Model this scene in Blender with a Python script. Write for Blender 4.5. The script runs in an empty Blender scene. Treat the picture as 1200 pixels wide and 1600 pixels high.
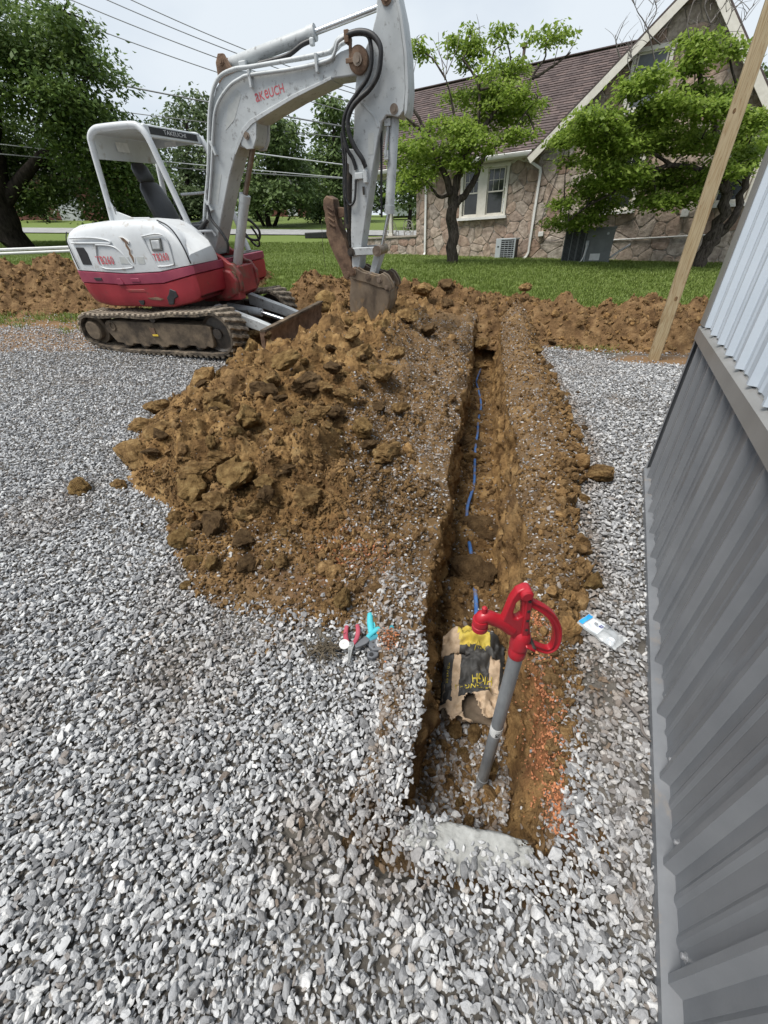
import bpy, bmesh, math, random
import numpy as np
from mathutils import Vector, Matrix, Euler

# ------------------------------------------------------------------ scene, camera, light
S = bpy.context.scene
COL = S.collection
cam_data = bpy.data.cameras.new('camera')
cam = bpy.data.objects.new('camera', cam_data)
COL.objects.link(cam)
S.camera = cam
cam_data.sensor_fit = 'VERTICAL'
cam_data.sensor_height = 36.0
cam_data.sensor_width = 27.0
cam_data.lens = 36.0 * 612.0 / 1600.0
cam_data.clip_start = 0.05
cam_data.clip_end = 2000.0
cam.matrix_world = Matrix(((0.99905826, 0.04338894, 0.0, 0.0),
                           (-0.02441944, 0.56227316, -0.82659094, 0.0),
                           (-0.03586491, 0.82581250, 0.56280318, 1.43),
                           (0, 0, 0, 1)))

W = bpy.data.worlds.new('World')
S.world = W
W.use_nodes = True
SUN_EL, SUN_AZ = math.radians(62), math.radians(-116)     # azimuth from +Y, clockwise
nt = W.node_tree
nt.nodes.clear()
w_out = nt.nodes.new('ShaderNodeOutputWorld')
w_bg = nt.nodes.new('ShaderNodeBackground')
w_sky = nt.nodes.new('ShaderNodeTexSky')
w_sky.sky_type = 'NISHITA'
w_sky.sun_disc = False
w_sky.sun_elevation = SUN_EL
w_sky.sun_rotation = SUN_AZ
w_sky.air_density = 1.0
w_sky.dust_density = 2.0
w_tc = nt.nodes.new('ShaderNodeTexCoord')
w_map = nt.nodes.new('ShaderNodeMapping')
w_map.inputs['Scale'].default_value = (1.0, 1.0, 2.2)
w_n = nt.nodes.new('ShaderNodeTexNoise')
w_n.inputs['Scale'].default_value = 1.6
w_n.inputs['Detail'].default_value = 5
w_n.inputs['Roughness'].default_value = 0.5
w_r = nt.nodes.new('ShaderNodeValToRGB')
w_r.color_ramp.elements[0].position = 0.30
w_r.color_ramp.elements[0].color = (0.38, 0.38, 0.38, 1)
w_r.color_ramp.elements[1].position = 0.62
w_r.color_ramp.elements[1].color = (1, 1, 1, 1)
w_cl = nt.nodes.new('ShaderNodeMix')
w_cl.data_type = 'RGBA'
CLOUD = (5.7, 6.2, 6.7, 1)
w_cl.inputs[7].default_value = CLOUD
nt.links.new(w_tc.outputs['Generated'], w_map.inputs['Vector'])
nt.links.new(w_map.outputs['Vector'], w_n.inputs['Vector'])
nt.links.new(w_n.outputs['Fac'], w_r.inputs['Fac'])
nt.links.new(w_r.outputs['Color'], w_cl.inputs[0])
nt.links.new(w_sky.outputs['Color'], w_cl.inputs[6])
nt.links.new(w_cl.outputs[2], w_bg.inputs['Color'])
nt.links.new(w_bg.outputs['Background'], w_out.inputs['Surface'])
w_bg.inputs['Strength'].default_value = 0.050

sun_d = bpy.data.lights.new('sun', 'SUN')
sun_d.energy = 1.5
sun_d.angle = math.radians(26)
sun_d.color = (1.0, 0.96, 0.90)
sun = bpy.data.objects.new('sun', sun_d)
COL.objects.link(sun)
_sd = Vector((math.sin(SUN_AZ) * math.cos(SUN_EL), math.cos(SUN_AZ) * math.cos(SUN_EL), math.sin(SUN_EL)))
sun.rotation_euler = _sd.to_track_quat('Z', 'Y').to_euler()

S.view_settings.view_transform = 'Standard'
S.view_settings.look = 'None'
S.view_settings.exposure = 1.50
S.view_settings.gamma = 1.0
S.view_settings.use_curve_mapping = False

RND = random.Random(7)
NP = np.random.default_rng(11)

# ------------------------------------------------------------------ numpy noise
def _hash(i, j, k, s):
    h = (i.astype(np.uint32) * np.uint32(374761393) + j.astype(np.uint32) * np.uint32(668265263)
         + k.astype(np.uint32) * np.uint32(2147483647) + np.uint32((s * 974634777) & 0xffffffff))
    h = (h ^ (h >> np.uint32(13))) * np.uint32(1274126177)
    h = (h ^ (h >> np.uint32(15))) * np.uint32(2246822519)
    h = h ^ (h >> np.uint32(16))
    return h.astype(np.float64) / 4294967295.0

def vnoise(x, y, z=None, s=0):
    """smooth value noise in -1..1"""
    x = np.asarray(x, float); y = np.asarray(y, float)
    z = np.zeros_like(x) if z is None else np.asarray(z, float)
    i, j, k = np.floor(x).astype(np.int64), np.floor(y).astype(np.int64), np.floor(z).astype(np.int64)
    fx, fy, fz = x - i, y - j, z - k
    fx = fx * fx * fx * (fx * (fx * 6 - 15) + 10); fy = fy * fy * fy * (fy * (fy * 6 - 15) + 10); fz = fz * fz * (3 - 2 * fz)
    r = 0
    for a in (0, 1):
        wx = fx if a else 1 - fx
        for b in (0, 1):
            wy = fy if b else 1 - fy
            for c in (0, 1):
                wz = fz if c else 1 - fz
                r = r + wx * wy * wz * _hash(i + a, j + b, k + c, s)
    return r * 2 - 1

def fbm(x, y, z=None, s=0, oct=4, gain=0.5):
    r = 0; a = 1.0; f = 1.0; t = 0
    for o in range(oct):
        r = r + a * vnoise(np.asarray(x) * f, np.asarray(y) * f, None if z is None else np.asarray(z) * f, s + o * 17)
        t += a; a *= gain; f *= 2.03
    return r / t

def lumps(x, y, s=0, rmin=0.35, rmax=0.75):
    """2-D field of broken blocks: one per cell, a tilted top cut by steep uneven sides"""
    x = np.asarray(x, float); y = np.asarray(y, float)
    i, j = np.floor(x).astype(np.int64), np.floor(y).astype(np.int64)
    out = np.zeros_like(x); zero = np.zeros_like(i)
    for a in (-1, 0, 1):
        for b in (-1, 0, 1):
            ii, jj = i + a, j + b
            h = lambda k: _hash(ii, jj, zero, s * 13 + k)
            cx = ii + 0.15 + 0.7 * h(0); cy = jj + 0.15 + 0.7 * h(1)
            rr = rmin + (rmax - rmin) * h(2) ** 1.5
            th = 6.283 * h(3); px, py = (x - cx) / rr, (y - cy) / rr
            v = 0.30 + 0.55 * h(4) + (h(5) - .5) * 1.1 * px + (h(6) - .5) * 1.1 * py
            for k in range(4):
                t = th + k * 1.5708 + (h(7 + k) - .5) * .9
                v = np.minimum(v, (1.15 + 1.3 * h(12 + k)) * (.55 + .42 * h(17 + k) - px * np.cos(t) - py * np.sin(t)))
            out = np.maximum(out, np.maximum(v, 0) * rr)
    return out

def sstep(a, b, x):
    t = np.clip((np.asarray(x, float) - a) / (b - a), 0, 1)
    return t * t * (3 - 2 * t)

# ------------------------------------------------------------------ materials
MATS = {}
def ramp_set(r, stops):
    el = r.color_ramp.elements
    while len(el) > 2:
        el.remove(el[-1])
    el[0].position, el[0].color = stops[0][0], (*stops[0][1], 1)
    el[1].position, el[1].color = stops[-1][0], (*stops[-1][1], 1)
    for p, c in stops[1:-1]:
        e = el.new(p); e.color = (*c, 1)

def mat(name, c1, c2=None, scale=5.0, rough=0.6, metal=0.0, bump=0.0, bscale=40.0, detail=5.0, spec=0.5,
        dirt=None, dscale=4.0, damt=0.5, stretch=None, coords='Object', rand=None, rvar=0.0, contrast=(0.35, 0.65), bdist=0.01,
        trans=0.0, attr=None, coat=0.0):
    """c1..c2 noise mix; dirt colour in patches; rand = per-object brightness spread; attr = vertex mask to a second colour"""
    m = bpy.data.materials.new(name); m.use_nodes = True
    n, l = m.node_tree.nodes, m.node_tree.links
    b = n['Principled BSDF']
    b.inputs['Roughness'].default_value = rough
    b.inputs['Metallic'].default_value = metal
    b.inputs['Specular IOR Level'].default_value = spec
    if coat: b.inputs['Coat Weight'].default_value = coat
    tc = n.new('ShaderNodeTexCoord')
    vec = tc.outputs[coords]
    if stretch:
        mp = n.new('ShaderNodeMapping'); mp.inputs['Scale'].default_value = stretch
        l.new(vec, mp.inputs['Vector']); vec = mp.outputs['Vector']
    col = None
    if c2 is None:
        rgb = n.new('ShaderNodeRGB'); rgb.outputs[0].default_value = (*c1, 1); col = rgb.outputs[0]
    else:
        t = n.new('ShaderNodeTexNoise'); t.inputs['Scale'].default_value = scale; t.inputs['Detail'].default_value = detail
        t.inputs['Roughness'].default_value = 0.62
        l.new(vec, t.inputs['Vector'])
        r = n.new('ShaderNodeValToRGB')
        stops = [(contrast[0], c1), (contrast[1], c2)] if not isinstance(c2, list) else c2
        ramp_set(r, stops)
        l.new(t.outputs['Fac'], r.inputs['Fac']); col = r.outputs['Color']
    if attr:
        for an, ac in attr:
            at = n.new('ShaderNodeAttribute'); at.attribute_name = an
            mx = n.new('ShaderNodeMix'); mx.data_type = 'RGBA'
            l.new(at.outputs['Fac'], mx.inputs[0]); l.new(col, mx.inputs[6]); mx.inputs[7].default_value = (*ac, 1)
            col = mx.outputs[2]
    if dirt is not None:
        t = n.new('ShaderNodeTexNoise'); t.inputs['Scale'].default_value = dscale; t.inputs['Detail'].default_value = 9
        t.inputs['Roughness'].default_value = 0.7
        l.new(vec, t.inputs['Vector'])
        r = n.new('ShaderNodeValToRGB'); r.color_ramp.elements[0].position = 1 - damt - 0.06; r.color_ramp.elements[1].position = min(1, 1 - damt + 0.10)
        l.new(t.outputs['Fac'], r.inputs['Fac'])
        mx = n.new('ShaderNodeMix'); mx.data_type = 'RGBA'
        l.new(r.outputs['Color'], mx.inputs[0]); l.new(col, mx.inputs[6]); mx.inputs[7].default_value = (*dirt, 1)
        col = mx.outputs[2]
    if rand:
        oi = n.new('ShaderNodeObjectInfo')
        r = n.new('ShaderNodeValToRGB'); ramp_set(r, rand); l.new(oi.outputs['Random'], r.inputs['Fac'])
        mx = n.new('ShaderNodeMix'); mx.data_type = 'RGBA'; mx.blend_type = 'MULTIPLY'; mx.inputs[0].default_value = 1
        l.new(col, mx.inputs[6]); l.new(r.outputs['Color'], mx.inputs[7]); col = mx.outputs[2]
    l.new(col, b.inputs['Base Color'])
    if rvar:
        t = n.new('ShaderNodeTexNoise'); t.inputs['Scale'].default_value = scale * 1.7; t.inputs['Detail'].default_value = 6
        l.new(vec, t.inputs['Vector'])
        mr = n.new('ShaderNodeMapRange'); mr.inputs['To Min'].default_value = max(0.03, rough - rvar); mr.inputs['To Max'].default_value = min(1, rough + rvar)
        l.new(t.outputs['Fac'], mr.inputs['Value']); l.new(mr.outputs[0], b.inputs['Roughness'])
    if bump:
        t = n.new('ShaderNodeTexNoise'); t.inputs['Scale'].default_value = bscale; t.inputs['Detail'].default_value = 8
        t.inputs['Roughness'].default_value = 0.65
        l.new(vec, t.inputs['Vector'])
        bp = n.new('ShaderNodeBump'); bp.inputs['Strength'].default_value = bump; bp.inputs['Distance'].default_value = bdist
        l.new(t.outputs['Fac'], bp.inputs['Height']); l.new(bp.outputs['Normal'], b.inputs['Normal'])
    if trans:
        tr = n.new('ShaderNodeBsdfTranslucent'); ms = n.new('ShaderNodeMixShader'); ms.inputs[0].default_value = trans
        l.new(col, tr.inputs['Color'])
        l.new(b.outputs[0], ms.inputs[1]); l.new(tr.outputs[0], ms.inputs[2])
        l.new(ms.outputs[0], n['Material Output'].inputs['Surface'])
    MATS[name] = m
    return m

# ------------------------------------------------------------------ objects
def mesh_obj(name, verts, faces, m=None, parent=None, smooth=False, sharp=None):
    me = bpy.data.meshes.new(name)
    me.from_pydata([tuple(v) for v in verts], [], [tuple(f) for f in faces])
    return link_mesh(name, me, m, parent, smooth, sharp)

def link_mesh(name, me, m=None, parent=None, smooth=False, sharp=None):
    if smooth or sharp is not None:
        me.polygons.foreach_set('use_smooth', [True] * len(me.polygons))
        if sharp is not None:
            me.set_sharp_from_angle(angle=math.radians(sharp))
    if m is not None and not me.materials:
        me.materials.append(m)
    me.update()
    o = bpy.data.objects.new(name, me)
    COL.objects.link(o)
    if parent is not None:
        o.parent = parent
    return o

def grid_obj(name, X, Y, Z, m, keep=None, attrs=None, smooth=True):
    """rows x cols vertex grid -> mesh, fast"""
    r, c = X.shape
    co = np.stack([X, Y, Z], -1).reshape(-1, 3).astype(np.float32)
    idx = np.arange(r * c).reshape(r, c)
    q = np.stack([idx[:-1, :-1], idx[:-1, 1:], idx[1:, 1:], idx[1:, :-1]], -1)
    q = q.reshape(-1, 4) if keep is None else q[keep]
    me = bpy.data.meshes.new(name)
    me.vertices.add(len(co)); me.vertices.foreach_set('co', co.ravel())
    n = len(q)
    me.loops.add(n * 4); me.loops.foreach_set('vertex_index', q.ravel().astype(np.int32))
    me.polygons.add(n)
    me.polygons.foreach_set('loop_start', (np.arange(n) * 4).astype(np.int32))
    me.polygons.foreach_set('use_smooth', [smooth] * n)
    me.update(calc_edges=True); me.validate()
    for an, av in (attrs or {}).items():
        a = me.attributes.new(an, 'FLOAT', 'POINT'); a.data.foreach_set('value', av.reshape(-1).astype(np.float32))
    me.materials.append(m)
    o = bpy.data.objects.new(name, me); COL.objects.link(o)
    return o

def tag(o, label=None, cat=None, group=None, kind=None):
    if label: o['label'] = label
    if cat: o['category'] = cat
    if group: o['group'] = group
    if kind: o['kind'] = kind
    return o

def empty(name, loc=(0, 0, 0), rotz=0.0, mw=None):
    o = bpy.data.objects.new(name, None); COL.objects.link(o)
    o.empty_display_size = 0.2
    if mw is not None: o.matrix_world = mw
    else:
        o.location = loc; o.rotation_euler = (0, 0, rotz)
    return o

def kids(o):
    return [c for c in bpy.data.objects if c.parent == o]

def copy_tree(o, parent=None, children=None):
    c = o.copy(); COL.objects.link(c)
    if parent is not None: c.parent = parent
    for ch in (children[o] if children else kids(o)):
        copy_tree(ch, c, children)
    return c

def bevel(o, w=0.01, seg=2, ang=30):
    md = o.modifiers.new('bevel', 'BEVEL'); md.width = w; md.segments = seg; md.limit_method = 'ANGLE'; md.angle_limit = math.radians(ang)
    md.harden_normals = False
    o.data.polygons.foreach_set('use_smooth', [True] * len(o.data.polygons))
    o.data.set_sharp_from_angle(angle=math.radians(40))
    return o

class MB:
    """collects shapes into one mesh"""
    def __init__(s): s.v = []; s.f = []
    def add(s, vs, fs):
        b = len(s.v); s.v += [tuple(v) for v in vs]; s.f += [tuple(b + i for i in f) for f in fs]; return s
    def box(s, c, d, R=None):
        R = R or Matrix.Identity(3); c = Vector(c)
        vs = [c + R @ Vector((sx * d[0] / 2, sy * d[1] / 2, sz * d[2] / 2)) for sx in (-1, 1) for sy in (-1, 1) for sz in (-1, 1)]
        return s.add(vs, [(0, 1, 3, 2), (4, 6, 7, 5), (0, 4, 5, 1), (2, 3, 7, 6), (0, 2, 6, 4), (1, 5, 7, 3)])
    def bar(s, a, b, w, h, up=(0, 0, 1)):
        a, b = Vector(a), Vector(b); d = (b - a); L = d.length; d.normalize(); up = Vector(up)
        if abs(d.dot(up)) > 0.98: up = Vector((0, 1, 0))
        y = up.cross(d).normalized(); z = d.cross(y)
        R = Matrix((d, y, z)).transposed()
        return s.box((a + b) / 2, (L, w, h), R)
    def tube(s, pts, r, n=8, cap=True):
        pts = [Vector(p) for p in pts]; k = len(pts)
        rs = r if isinstance(r, (list, tuple)) else [r] * k
        up = Vector((0, 0, 1)); rings = []; prev = None
        for i, p in enumerate(pts):
            d = (pts[min(i + 1, k - 1)] - pts[max(i - 1, 0)])
            if d.length < 1e-9: d = Vector((0, 0, 1))
            d.normalize()
            if prev is None:
                x = d.cross(up)
                if x.length < 1e-3: x = d.cross(Vector((1, 0, 0)))
            else:
                x = prev - d * prev.dot(d)
                if x.length < 1e-4: x = d.cross(up)
            x.normalize(); prev = x; y = d.cross(x)
            rings.append([p + rs[i] * (math.cos(2 * math.pi * j / n) * x + math.sin(2 * math.pi * j / n) * y) for j in range(n)])
        vs = [v for rg in rings for v in rg]; fs = []
        for i in range(k - 1):
            for j in range(n):
                fs.append((i * n + j, i * n + (j + 1) % n, (i + 1) * n + (j + 1) % n, (i + 1) * n + j))
        if cap:
            fs.append(tuple(range(n - 1, -1, -1))); fs.append(tuple((k - 1) * n + j for j in range(n)))
        return s.add(vs, fs)
    def cyl(s, a, b, r, n=16, r2=None):
        return s.tube([a, b], [r, r if r2 is None else r2], n)
    def prism(s, poly, y0, y1, axis='y'):
        """extrude an (x,z) outline along y (axis 'y'), or (x,y) along z, or (y,z) along x"""
        n = len(poly)
        def P(p, t):
            return (p[0], t, p[1]) if axis == 'y' else ((p[0], p[1], t) if axis == 'z' else (t, p[0], p[1]))
        vs = [P(p, y0) for p in poly] + [P(p, y1) for p in poly]
        fs = [tuple(range(n - 1, -1, -1)), tuple(range(n, 2 * n))] + [(i, (i + 1) % n, n + (i + 1) % n, n + i) for i in range(n)]
        return s.add(vs, fs)
    def lathe(s, prof, n=20, R=None, o=(0, 0, 0)):
        R = R or Matrix.Identity(3); o = Vector(o); k = len(prof)
        vs = [o + R @ Vector((r * math.cos(2 * math.pi * j / n), r * math.sin(2 * math.pi * j / n), z)) for r, z in prof for j in range(n)]
        fs = [(i * n + j, i * n + (j + 1) % n, (i + 1) * n + (j + 1) % n, (i + 1) * n + j) for i in range(k - 1) for j in range(n)]
        fs += [tuple(range(n - 1, -1, -1)), tuple((k - 1) * n + j for j in range(n))]
        return s.add(vs, fs)
    def build(s, name, m, parent=None, sharp=None, bev=None, seg=2, fix=True):
        me = bpy.data.meshes.new(name); me.from_pydata(s.v, [], s.f)
        if fix:
            bm = bmesh.new(); bm.from_mesh(me); bmesh.ops.recalc_face_normals(bm, faces=bm.faces); bm.to_mesh(me); bm.free()
        o = link_mesh(name, me, m, parent, sharp is not None, sharp)
        if bev: bevel(o, bev, seg)
        return o

def catmull(pts, n=6):
    P = [Vector(p) for p in pts]; out = []
    for i in range(len(P) - 1):
        a, b, c, d = P[max(i - 1, 0)], P[i], P[i + 1], P[min(i + 2, len(P) - 1)]
        for k in range(n):
            t = k / n
            out.append(0.5 * ((2 * b) + (c - a) * t + (2 * a - 5 * b + 4 * c - d) * t * t + (3 * b - 3 * c + d - a) * t ** 3))
    out.append(P[-1]); return out

def text_mesh(name, body, size, m, mw, parent=None, extrude=0.0008, align='CENTER', shear=0.0, space=1.0, sx=1.0, bold=0.0):
    cu = bpy.data.curves.new(name, 'FONT'); cu.body = body; cu.size = size; cu.extrude = extrude; cu.align_x = align; cu.align_y = 'CENTER'
    cu.shear = shear; cu.space_character = space; cu.resolution_u = 3; cu.offset = bold
    t = bpy.data.objects.new('tmp', cu); COL.objects.link(t)
    dg = bpy.context.evaluated_depsgraph_get(); dg.update()
    me = bpy.data.meshes.new_from_object(t.evaluated_get(dg)); me.name = name
    bpy.data.objects.remove(t); bpy.data.curves.remove(cu)
    me.transform(mw @ Matrix.Diagonal((sx, 1, 1, 1))); me.materials.clear()
    return link_mesh(name, me, m, parent)

def even_text(name, body, h, m, mw, parent, gap=.12, sx=1.0, bold=.02):
    """letters drawn out to one common height, set side by side in one mesh"""
    V, F = [], []; x = 0.0
    for ch in body:
        o = text_mesh('tmp', ch, 1.0, None, Matrix.Identity(4), None, extrude=.004, align='LEFT', bold=bold)
        me = o.data; co = np.empty(len(me.vertices) * 3); me.vertices.foreach_get('co', co); co = co.reshape(-1, 3)
        lo, hi = co.min(0), co.max(0); k = len(V)
        w = (hi[0] - lo[0]) / (hi[1] - lo[1]) if ch.isupper() else .80 * (hi[0] - lo[0]) / (hi[1] - lo[1])
        w = max(w, .74)
        for c in co: V.append((x + (c[0] - lo[0]) / (hi[0] - lo[0]) * w * h * sx, ((c[1] - lo[1]) / (hi[1] - lo[1]) - .5) * h, c[2] * .25))
        F += [tuple(k + i for i in p.vertices) for p in me.polygons]
        x += (w + gap) * h * sx; bpy.data.objects.remove(o)
    V = [mw @ Vector((a - x / 2, b, c)) for a, b, c in V]
    return mesh_obj(name, V, F, m, parent)

def frame(o, ex, ey):
    """4x4 with x along ex, y along ey (made orthogonal), z = x cross y"""
    ex = Vector(ex).normalized(); ez = ex.cross(Vector(ey)).normalized(); ey = ez.cross(ex)
    M4 = Matrix((ex, ey, ez)).transposed().to_4x4(); M4.translation = Vector(o); return M4

def points_instancer(name, pos, rot, scl, tint, coll, m_link=None):
    """one object of kind stuff whose geometry nodes set out stones / crumbs / tufts on given points"""
    me = bpy.data.meshes.new(name)
    me.vertices.add(len(pos)); me.vertices.foreach_set('co', pos.astype(np.float32).ravel())
    a = me.attributes.new('rot', 'FLOAT_VECTOR', 'POINT'); a.data.foreach_set('vector', rot.astype(np.float32).ravel())
    a = me.attributes.new('scl', 'FLOAT_VECTOR', 'POINT'); a.data.foreach_set('vector', scl.astype(np.float32).ravel())
    a = me.attributes.new('tint', 'FLOAT', 'POINT'); a.data.foreach_set('value', tint.astype(np.float32).ravel())
    o = bpy.data.objects.new(name, me); COL.objects.link(o)
    g = bpy.data.node_groups.new(name + '_scatter', 'GeometryNodeTree')
    g.interface.new_socket('Geometry', in_out='INPUT', socket_type='NodeSocketGeometry')
    g.interface.new_socket('Geometry', in_out='OUTPUT', socket_type='NodeSocketGeometry')
    N = g.nodes; Lk = g.links
    gi = N.new('NodeGroupInput'); go = N.new('NodeGroupOutput')
    ip = N.new('GeometryNodeInstanceOnPoints'); ci = N.new('GeometryNodeCollectionInfo')
    ci.inputs['Collection'].default_value = coll; ci.inputs['Separate Children'].default_value = True; ci.inputs['Reset Children'].default_value = True
    ip.inputs['Pick Instance'].default_value = True
    def attr(nm, t):
        a = N.new('GeometryNodeInputNamedAttribute'); a.data_type = t; a.inputs['Name'].default_value = nm; return a
    ar, as_ = attr('rot', 'FLOAT_VECTOR'), attr('scl', 'FLOAT_VECTOR')
    er = N.new('FunctionNodeEulerToRotation')
    Lk.new(ar.outputs['Attribute'], er.inputs[0]); Lk.new(er.outputs[0], ip.inputs['Rotation'])
    Lk.new(as_.outputs['Attribute'], ip.inputs['Scale'])
    Lk.new(gi.outputs[0], ip.inputs['Points']); Lk.new(ci.outputs[0], ip.inputs['Instance'])
    Lk.new(ip.outputs[0], go.inputs[0])
    md = o.modifiers.new('scatter', 'NODES'); md.node_group = g
    o['kind'] = 'stuff'
    return o

def source_collection(name, meshes):
    """pieces a scatter draws from: a collection that is not linked to the scene"""
    c = bpy.data.collections.new(name)
    for i, me in enumerate(meshes):
        c.objects.link(bpy.data.objects.new('%s_piece' % name, me))
    return c

def rock_mesh(name, seed, m, npts=16, dims=(1, 0.75, 0.55), bev=0.0, tri=True):
    """angular broken stone: hull of scattered points"""
    r = random.Random(seed); bm = bmesh.new()
    for _ in range(npts):
        v = Vector((r.gauss(0, 1), r.gauss(0, 1), r.gauss(0, 1))).normalized() * r.uniform(0.8, 1.0)
        bm.verts.new((v.x * dims[0] / 2, v.y * dims[1] / 2, v.z * dims[2] / 2))
    res = bmesh.ops.convex_hull(bm, input=bm.verts)
    bmesh.ops.delete(bm, geom=[v for v in bm.verts if not v.link_faces], context='VERTS')
    bmesh.ops.dissolve_limit(bm, angle_limit=math.radians(14), verts=bm.verts, edges=bm.edges)
    if bev: bmesh.ops.bevel(bm, geom=bm.edges[:] , offset=bev, segments=1, affect='EDGES', clamp_overlap=True)
    me = bpy.data.meshes.new(name); bm.to_mesh(me); bm.free()
    me.materials.append(m); return me

def clod_mesh(name, seed, m, sub=3, rough=0.22, dims=(1, 0.85, 0.7)):
    """lump of clay: faceted, crumbly"""
    r = random.Random(seed); bm = bmesh.new()
    bmesh.ops.create_icosphere(bm, subdivisions=sub, radius=0.5)
    co = np.array([v.co[:] for v in bm.verts])
    n = co / np.linalg.norm(co, axis=1)[:, None]
    off = seed * 3.71
    # flat broken faces
    d = np.ones(len(co))
    for _ in range(13):
        a = np.array([r.gauss(0, 1) for _ in range(3)]); a /= np.linalg.norm(a); h = r.uniform(0.50, 0.86)
        dot = n @ a; d = np.where(dot > 0.05, np.minimum(d, h / np.maximum(dot, 0.05)), d)
    d *= 1 + rough * fbm(n[:, 0] * 2.2 + off, n[:, 1] * 2.2, n[:, 2] * 2.2, seed, 4, 0.55) + 0.5 * rough * fbm(n[:, 0] * 7 + off, n[:, 1] * 7, n[:, 2] * 7, seed + 5, 3) - .5 * rough * np.abs(fbm(n[:, 0] * 2.6 + off, n[:, 1] * 2.6, n[:, 2] * 2.6, seed + 8, 2))
    co = n * d[:, None] * 0.5 * np.array(dims)
    for v, c in zip(bm.verts, co): v.co = c
    me = bpy.data.meshes.new(name); bm.to_mesh(me); bm.free()
    me.polygons.foreach_set('use_smooth', [True] * len(me.polygons)); me.set_sharp_from_angle(angle=math.radians(38))
    me.materials.append(m); return me
# ------------------------------------------------------------------ terrain
def terr(x, y):
    x = np.asarray(x, float); y = np.asarray(y, float)
    zy = np.interp(y, [-50, 4, 6, 7, 8.3, 10, 12, 14, 17, 20, 25, 30, 40, 60, 150, 600], [0, 0, 0, .03, .17, .42, .78, .98, 1.02, 1.08, 1.55, 2.1, 3.0, 4.5, 9.0, 26])
    lat = -0.04 * np.clip(x, -30, 12) * sstep(3, 7.5, y)
    return zy + lat

TA = math.radians(13.8)
TS, TC = math.sin(TA), math.cos(TA)
def uv_of(x, y):
    return (x - .11) * TC - y * TS, (x - .11) * TS + y * TC
def xy_of(u, v):
    return .11 + u * TC + v * TS, -u * TS + v * TC

# the metal building's wall line: corner and direction towards the camera
WC = np.array([1.886, 2.459]) + .034 * np.array([.873, -.487]); WD = np.array([-.487, -.873]); WD /= np.linalg.norm(WD); WN = np.array([WD[1], -WD[0]])
if WN[0] > 0: WN = -WN

toe_r = lambda v: np.interp(v, [.4, .7, .95, 1.35, 1.6, 2.0, 2.4, 2.8, 3.3, 4.7, 6.8, 8.5], [.43, .43, .44, .5, .6, .62, .66, .84, .88, .9, .9, 1.0])
toe_l = lambda v: np.interp(v, [1.0, 1.13, 1.46, 1.81, 2.0, 2.3, 2.7, 3.45, 4.2, 5.2, 6.4, 8.5], [-.9, -1.4, -1.72, -2.05, -2.55, -2.85, -3.05, -3.35, -3.35, -3.3, -3.4, -3.5])

# materials of the earth
def dirt_mat(name, stops, sc=7.0, extra=None):
    m = mat(name, stops[0][1], stops, scale=sc, rough=0.95, bump=1.0, bscale=30, bdist=0.035, spec=0.12, detail=12, coords='Object', attr=extra)
    return m
DIRT = [(.28, (.070, .038, .016)), (.41, (.150, .086, .036)), (.52, (.25, .150, .062)), (.62, (.35, .220, .094)), (.74, (.46, .32, .155))]
mat_dirt = dirt_mat('dirt_earth', DIRT, 6.0, [('orange', (.36, .13, .055)), ('gritty', (.165, .112, .066)), ('dark', (.085, .055, .032))])
CLODC = [(.30, (.09, .052, .022)), (.45, (.195, .118, .049)), (.56, (.31, .196, .083)), (.70, (.43, .30, .145))]
mat_clod = dirt_mat('clod_earth', CLODC, 5.0)
mat_clod_dark = dirt_mat('clod_dark_earth', [(.3, (.06, .036, .018)), (.5, (.12, .075, .036)), (.7, (.2, .13, .065))], 5.0)
mat_clod_ochre = dirt_mat('clod_ochre_clay', [(.3, (.12, .070, .028)), (.5, (.26, .165, .066)), (.7, (.41, .285, .125))], 5.0)
mat_ground = mat('yard_ground', (.06, .055, .048), (.17, .155, .135), scale=9, rough=.95, bump=.8, bscale=70, bdist=.01, spec=.2, detail=9,
                 attr=[('dirt', (.19, .115, .058)), ('grass', (.13, .175, .045))])

# ground sheet, fine near the yard, with the trench cut out of it
def lines(segs):
    out = []
    for a, b, s in segs: out += list(np.arange(a, b, s))
    return np.array(out + [segs[-1][1]])
gu = lines([(-420, -60, 40), (-60, -14, 3), (-14, -3.3, .22), (-3.3, 3.0, .09), (3.0, 10, .25), (10, 40, 3), (40, 420, 40)])
gv = lines([(-30, -2, 4), (-2, 0, .25), (0, 9, .09), (9, 22, .25), (22, 60, 2), (60, 620, 40)])
gu = np.sort(np.concatenate([gu[(gu < -.36) | (gu > .36)], [-.31, .31]])); gv = np.sort(np.concatenate([gv[(np.abs(gv - .38) > .04)], [.38]]))
U, V = np.meshgrid(gu, gv)
X, Y = xy_of(U, V)
Z = terr(X, Y) - .012 + .02 * fbm(X * .8, Y * .8, s=3) * (np.abs(U) < 30) + .25 * fbm(X * .05, Y * .05, s=4) * sstep(25, 60, Y)
Z = Z - .16 * (np.abs(U) < .312) * (V > .37) * (V < 8.3)
grassm = sstep(-.25, .25, (Y - np.interp(X, [-14, -7, -3.5, -1, 2, 4, 7, 12], [10.6, 10.4, 10.0, 9.6, 9.0, 8.1, 7.6, 7.6])) + .5 * fbm(X * 1.3, Y * 1.3, s=5))
dirtm = sstep(.35, .75, sstep(6.6, 7.4, Y + .3 * fbm(X, Y, s=8) + .25 * sstep(-3, -6, X)) * (1 - .75 * grassm) + .9 * np.exp(-((X - 4.15) ** 2 / .9 + (Y - 6.0) ** 2 / .25)) + .25 * fbm(X * 3, Y * 3, s=9))
keep = ~((U[:-1, :-1] > -.315) & (U[:-1, 1:] < .315) & (V[:-1, :-1] > .37) & (V[1:, :-1] < 8.2))
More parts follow.
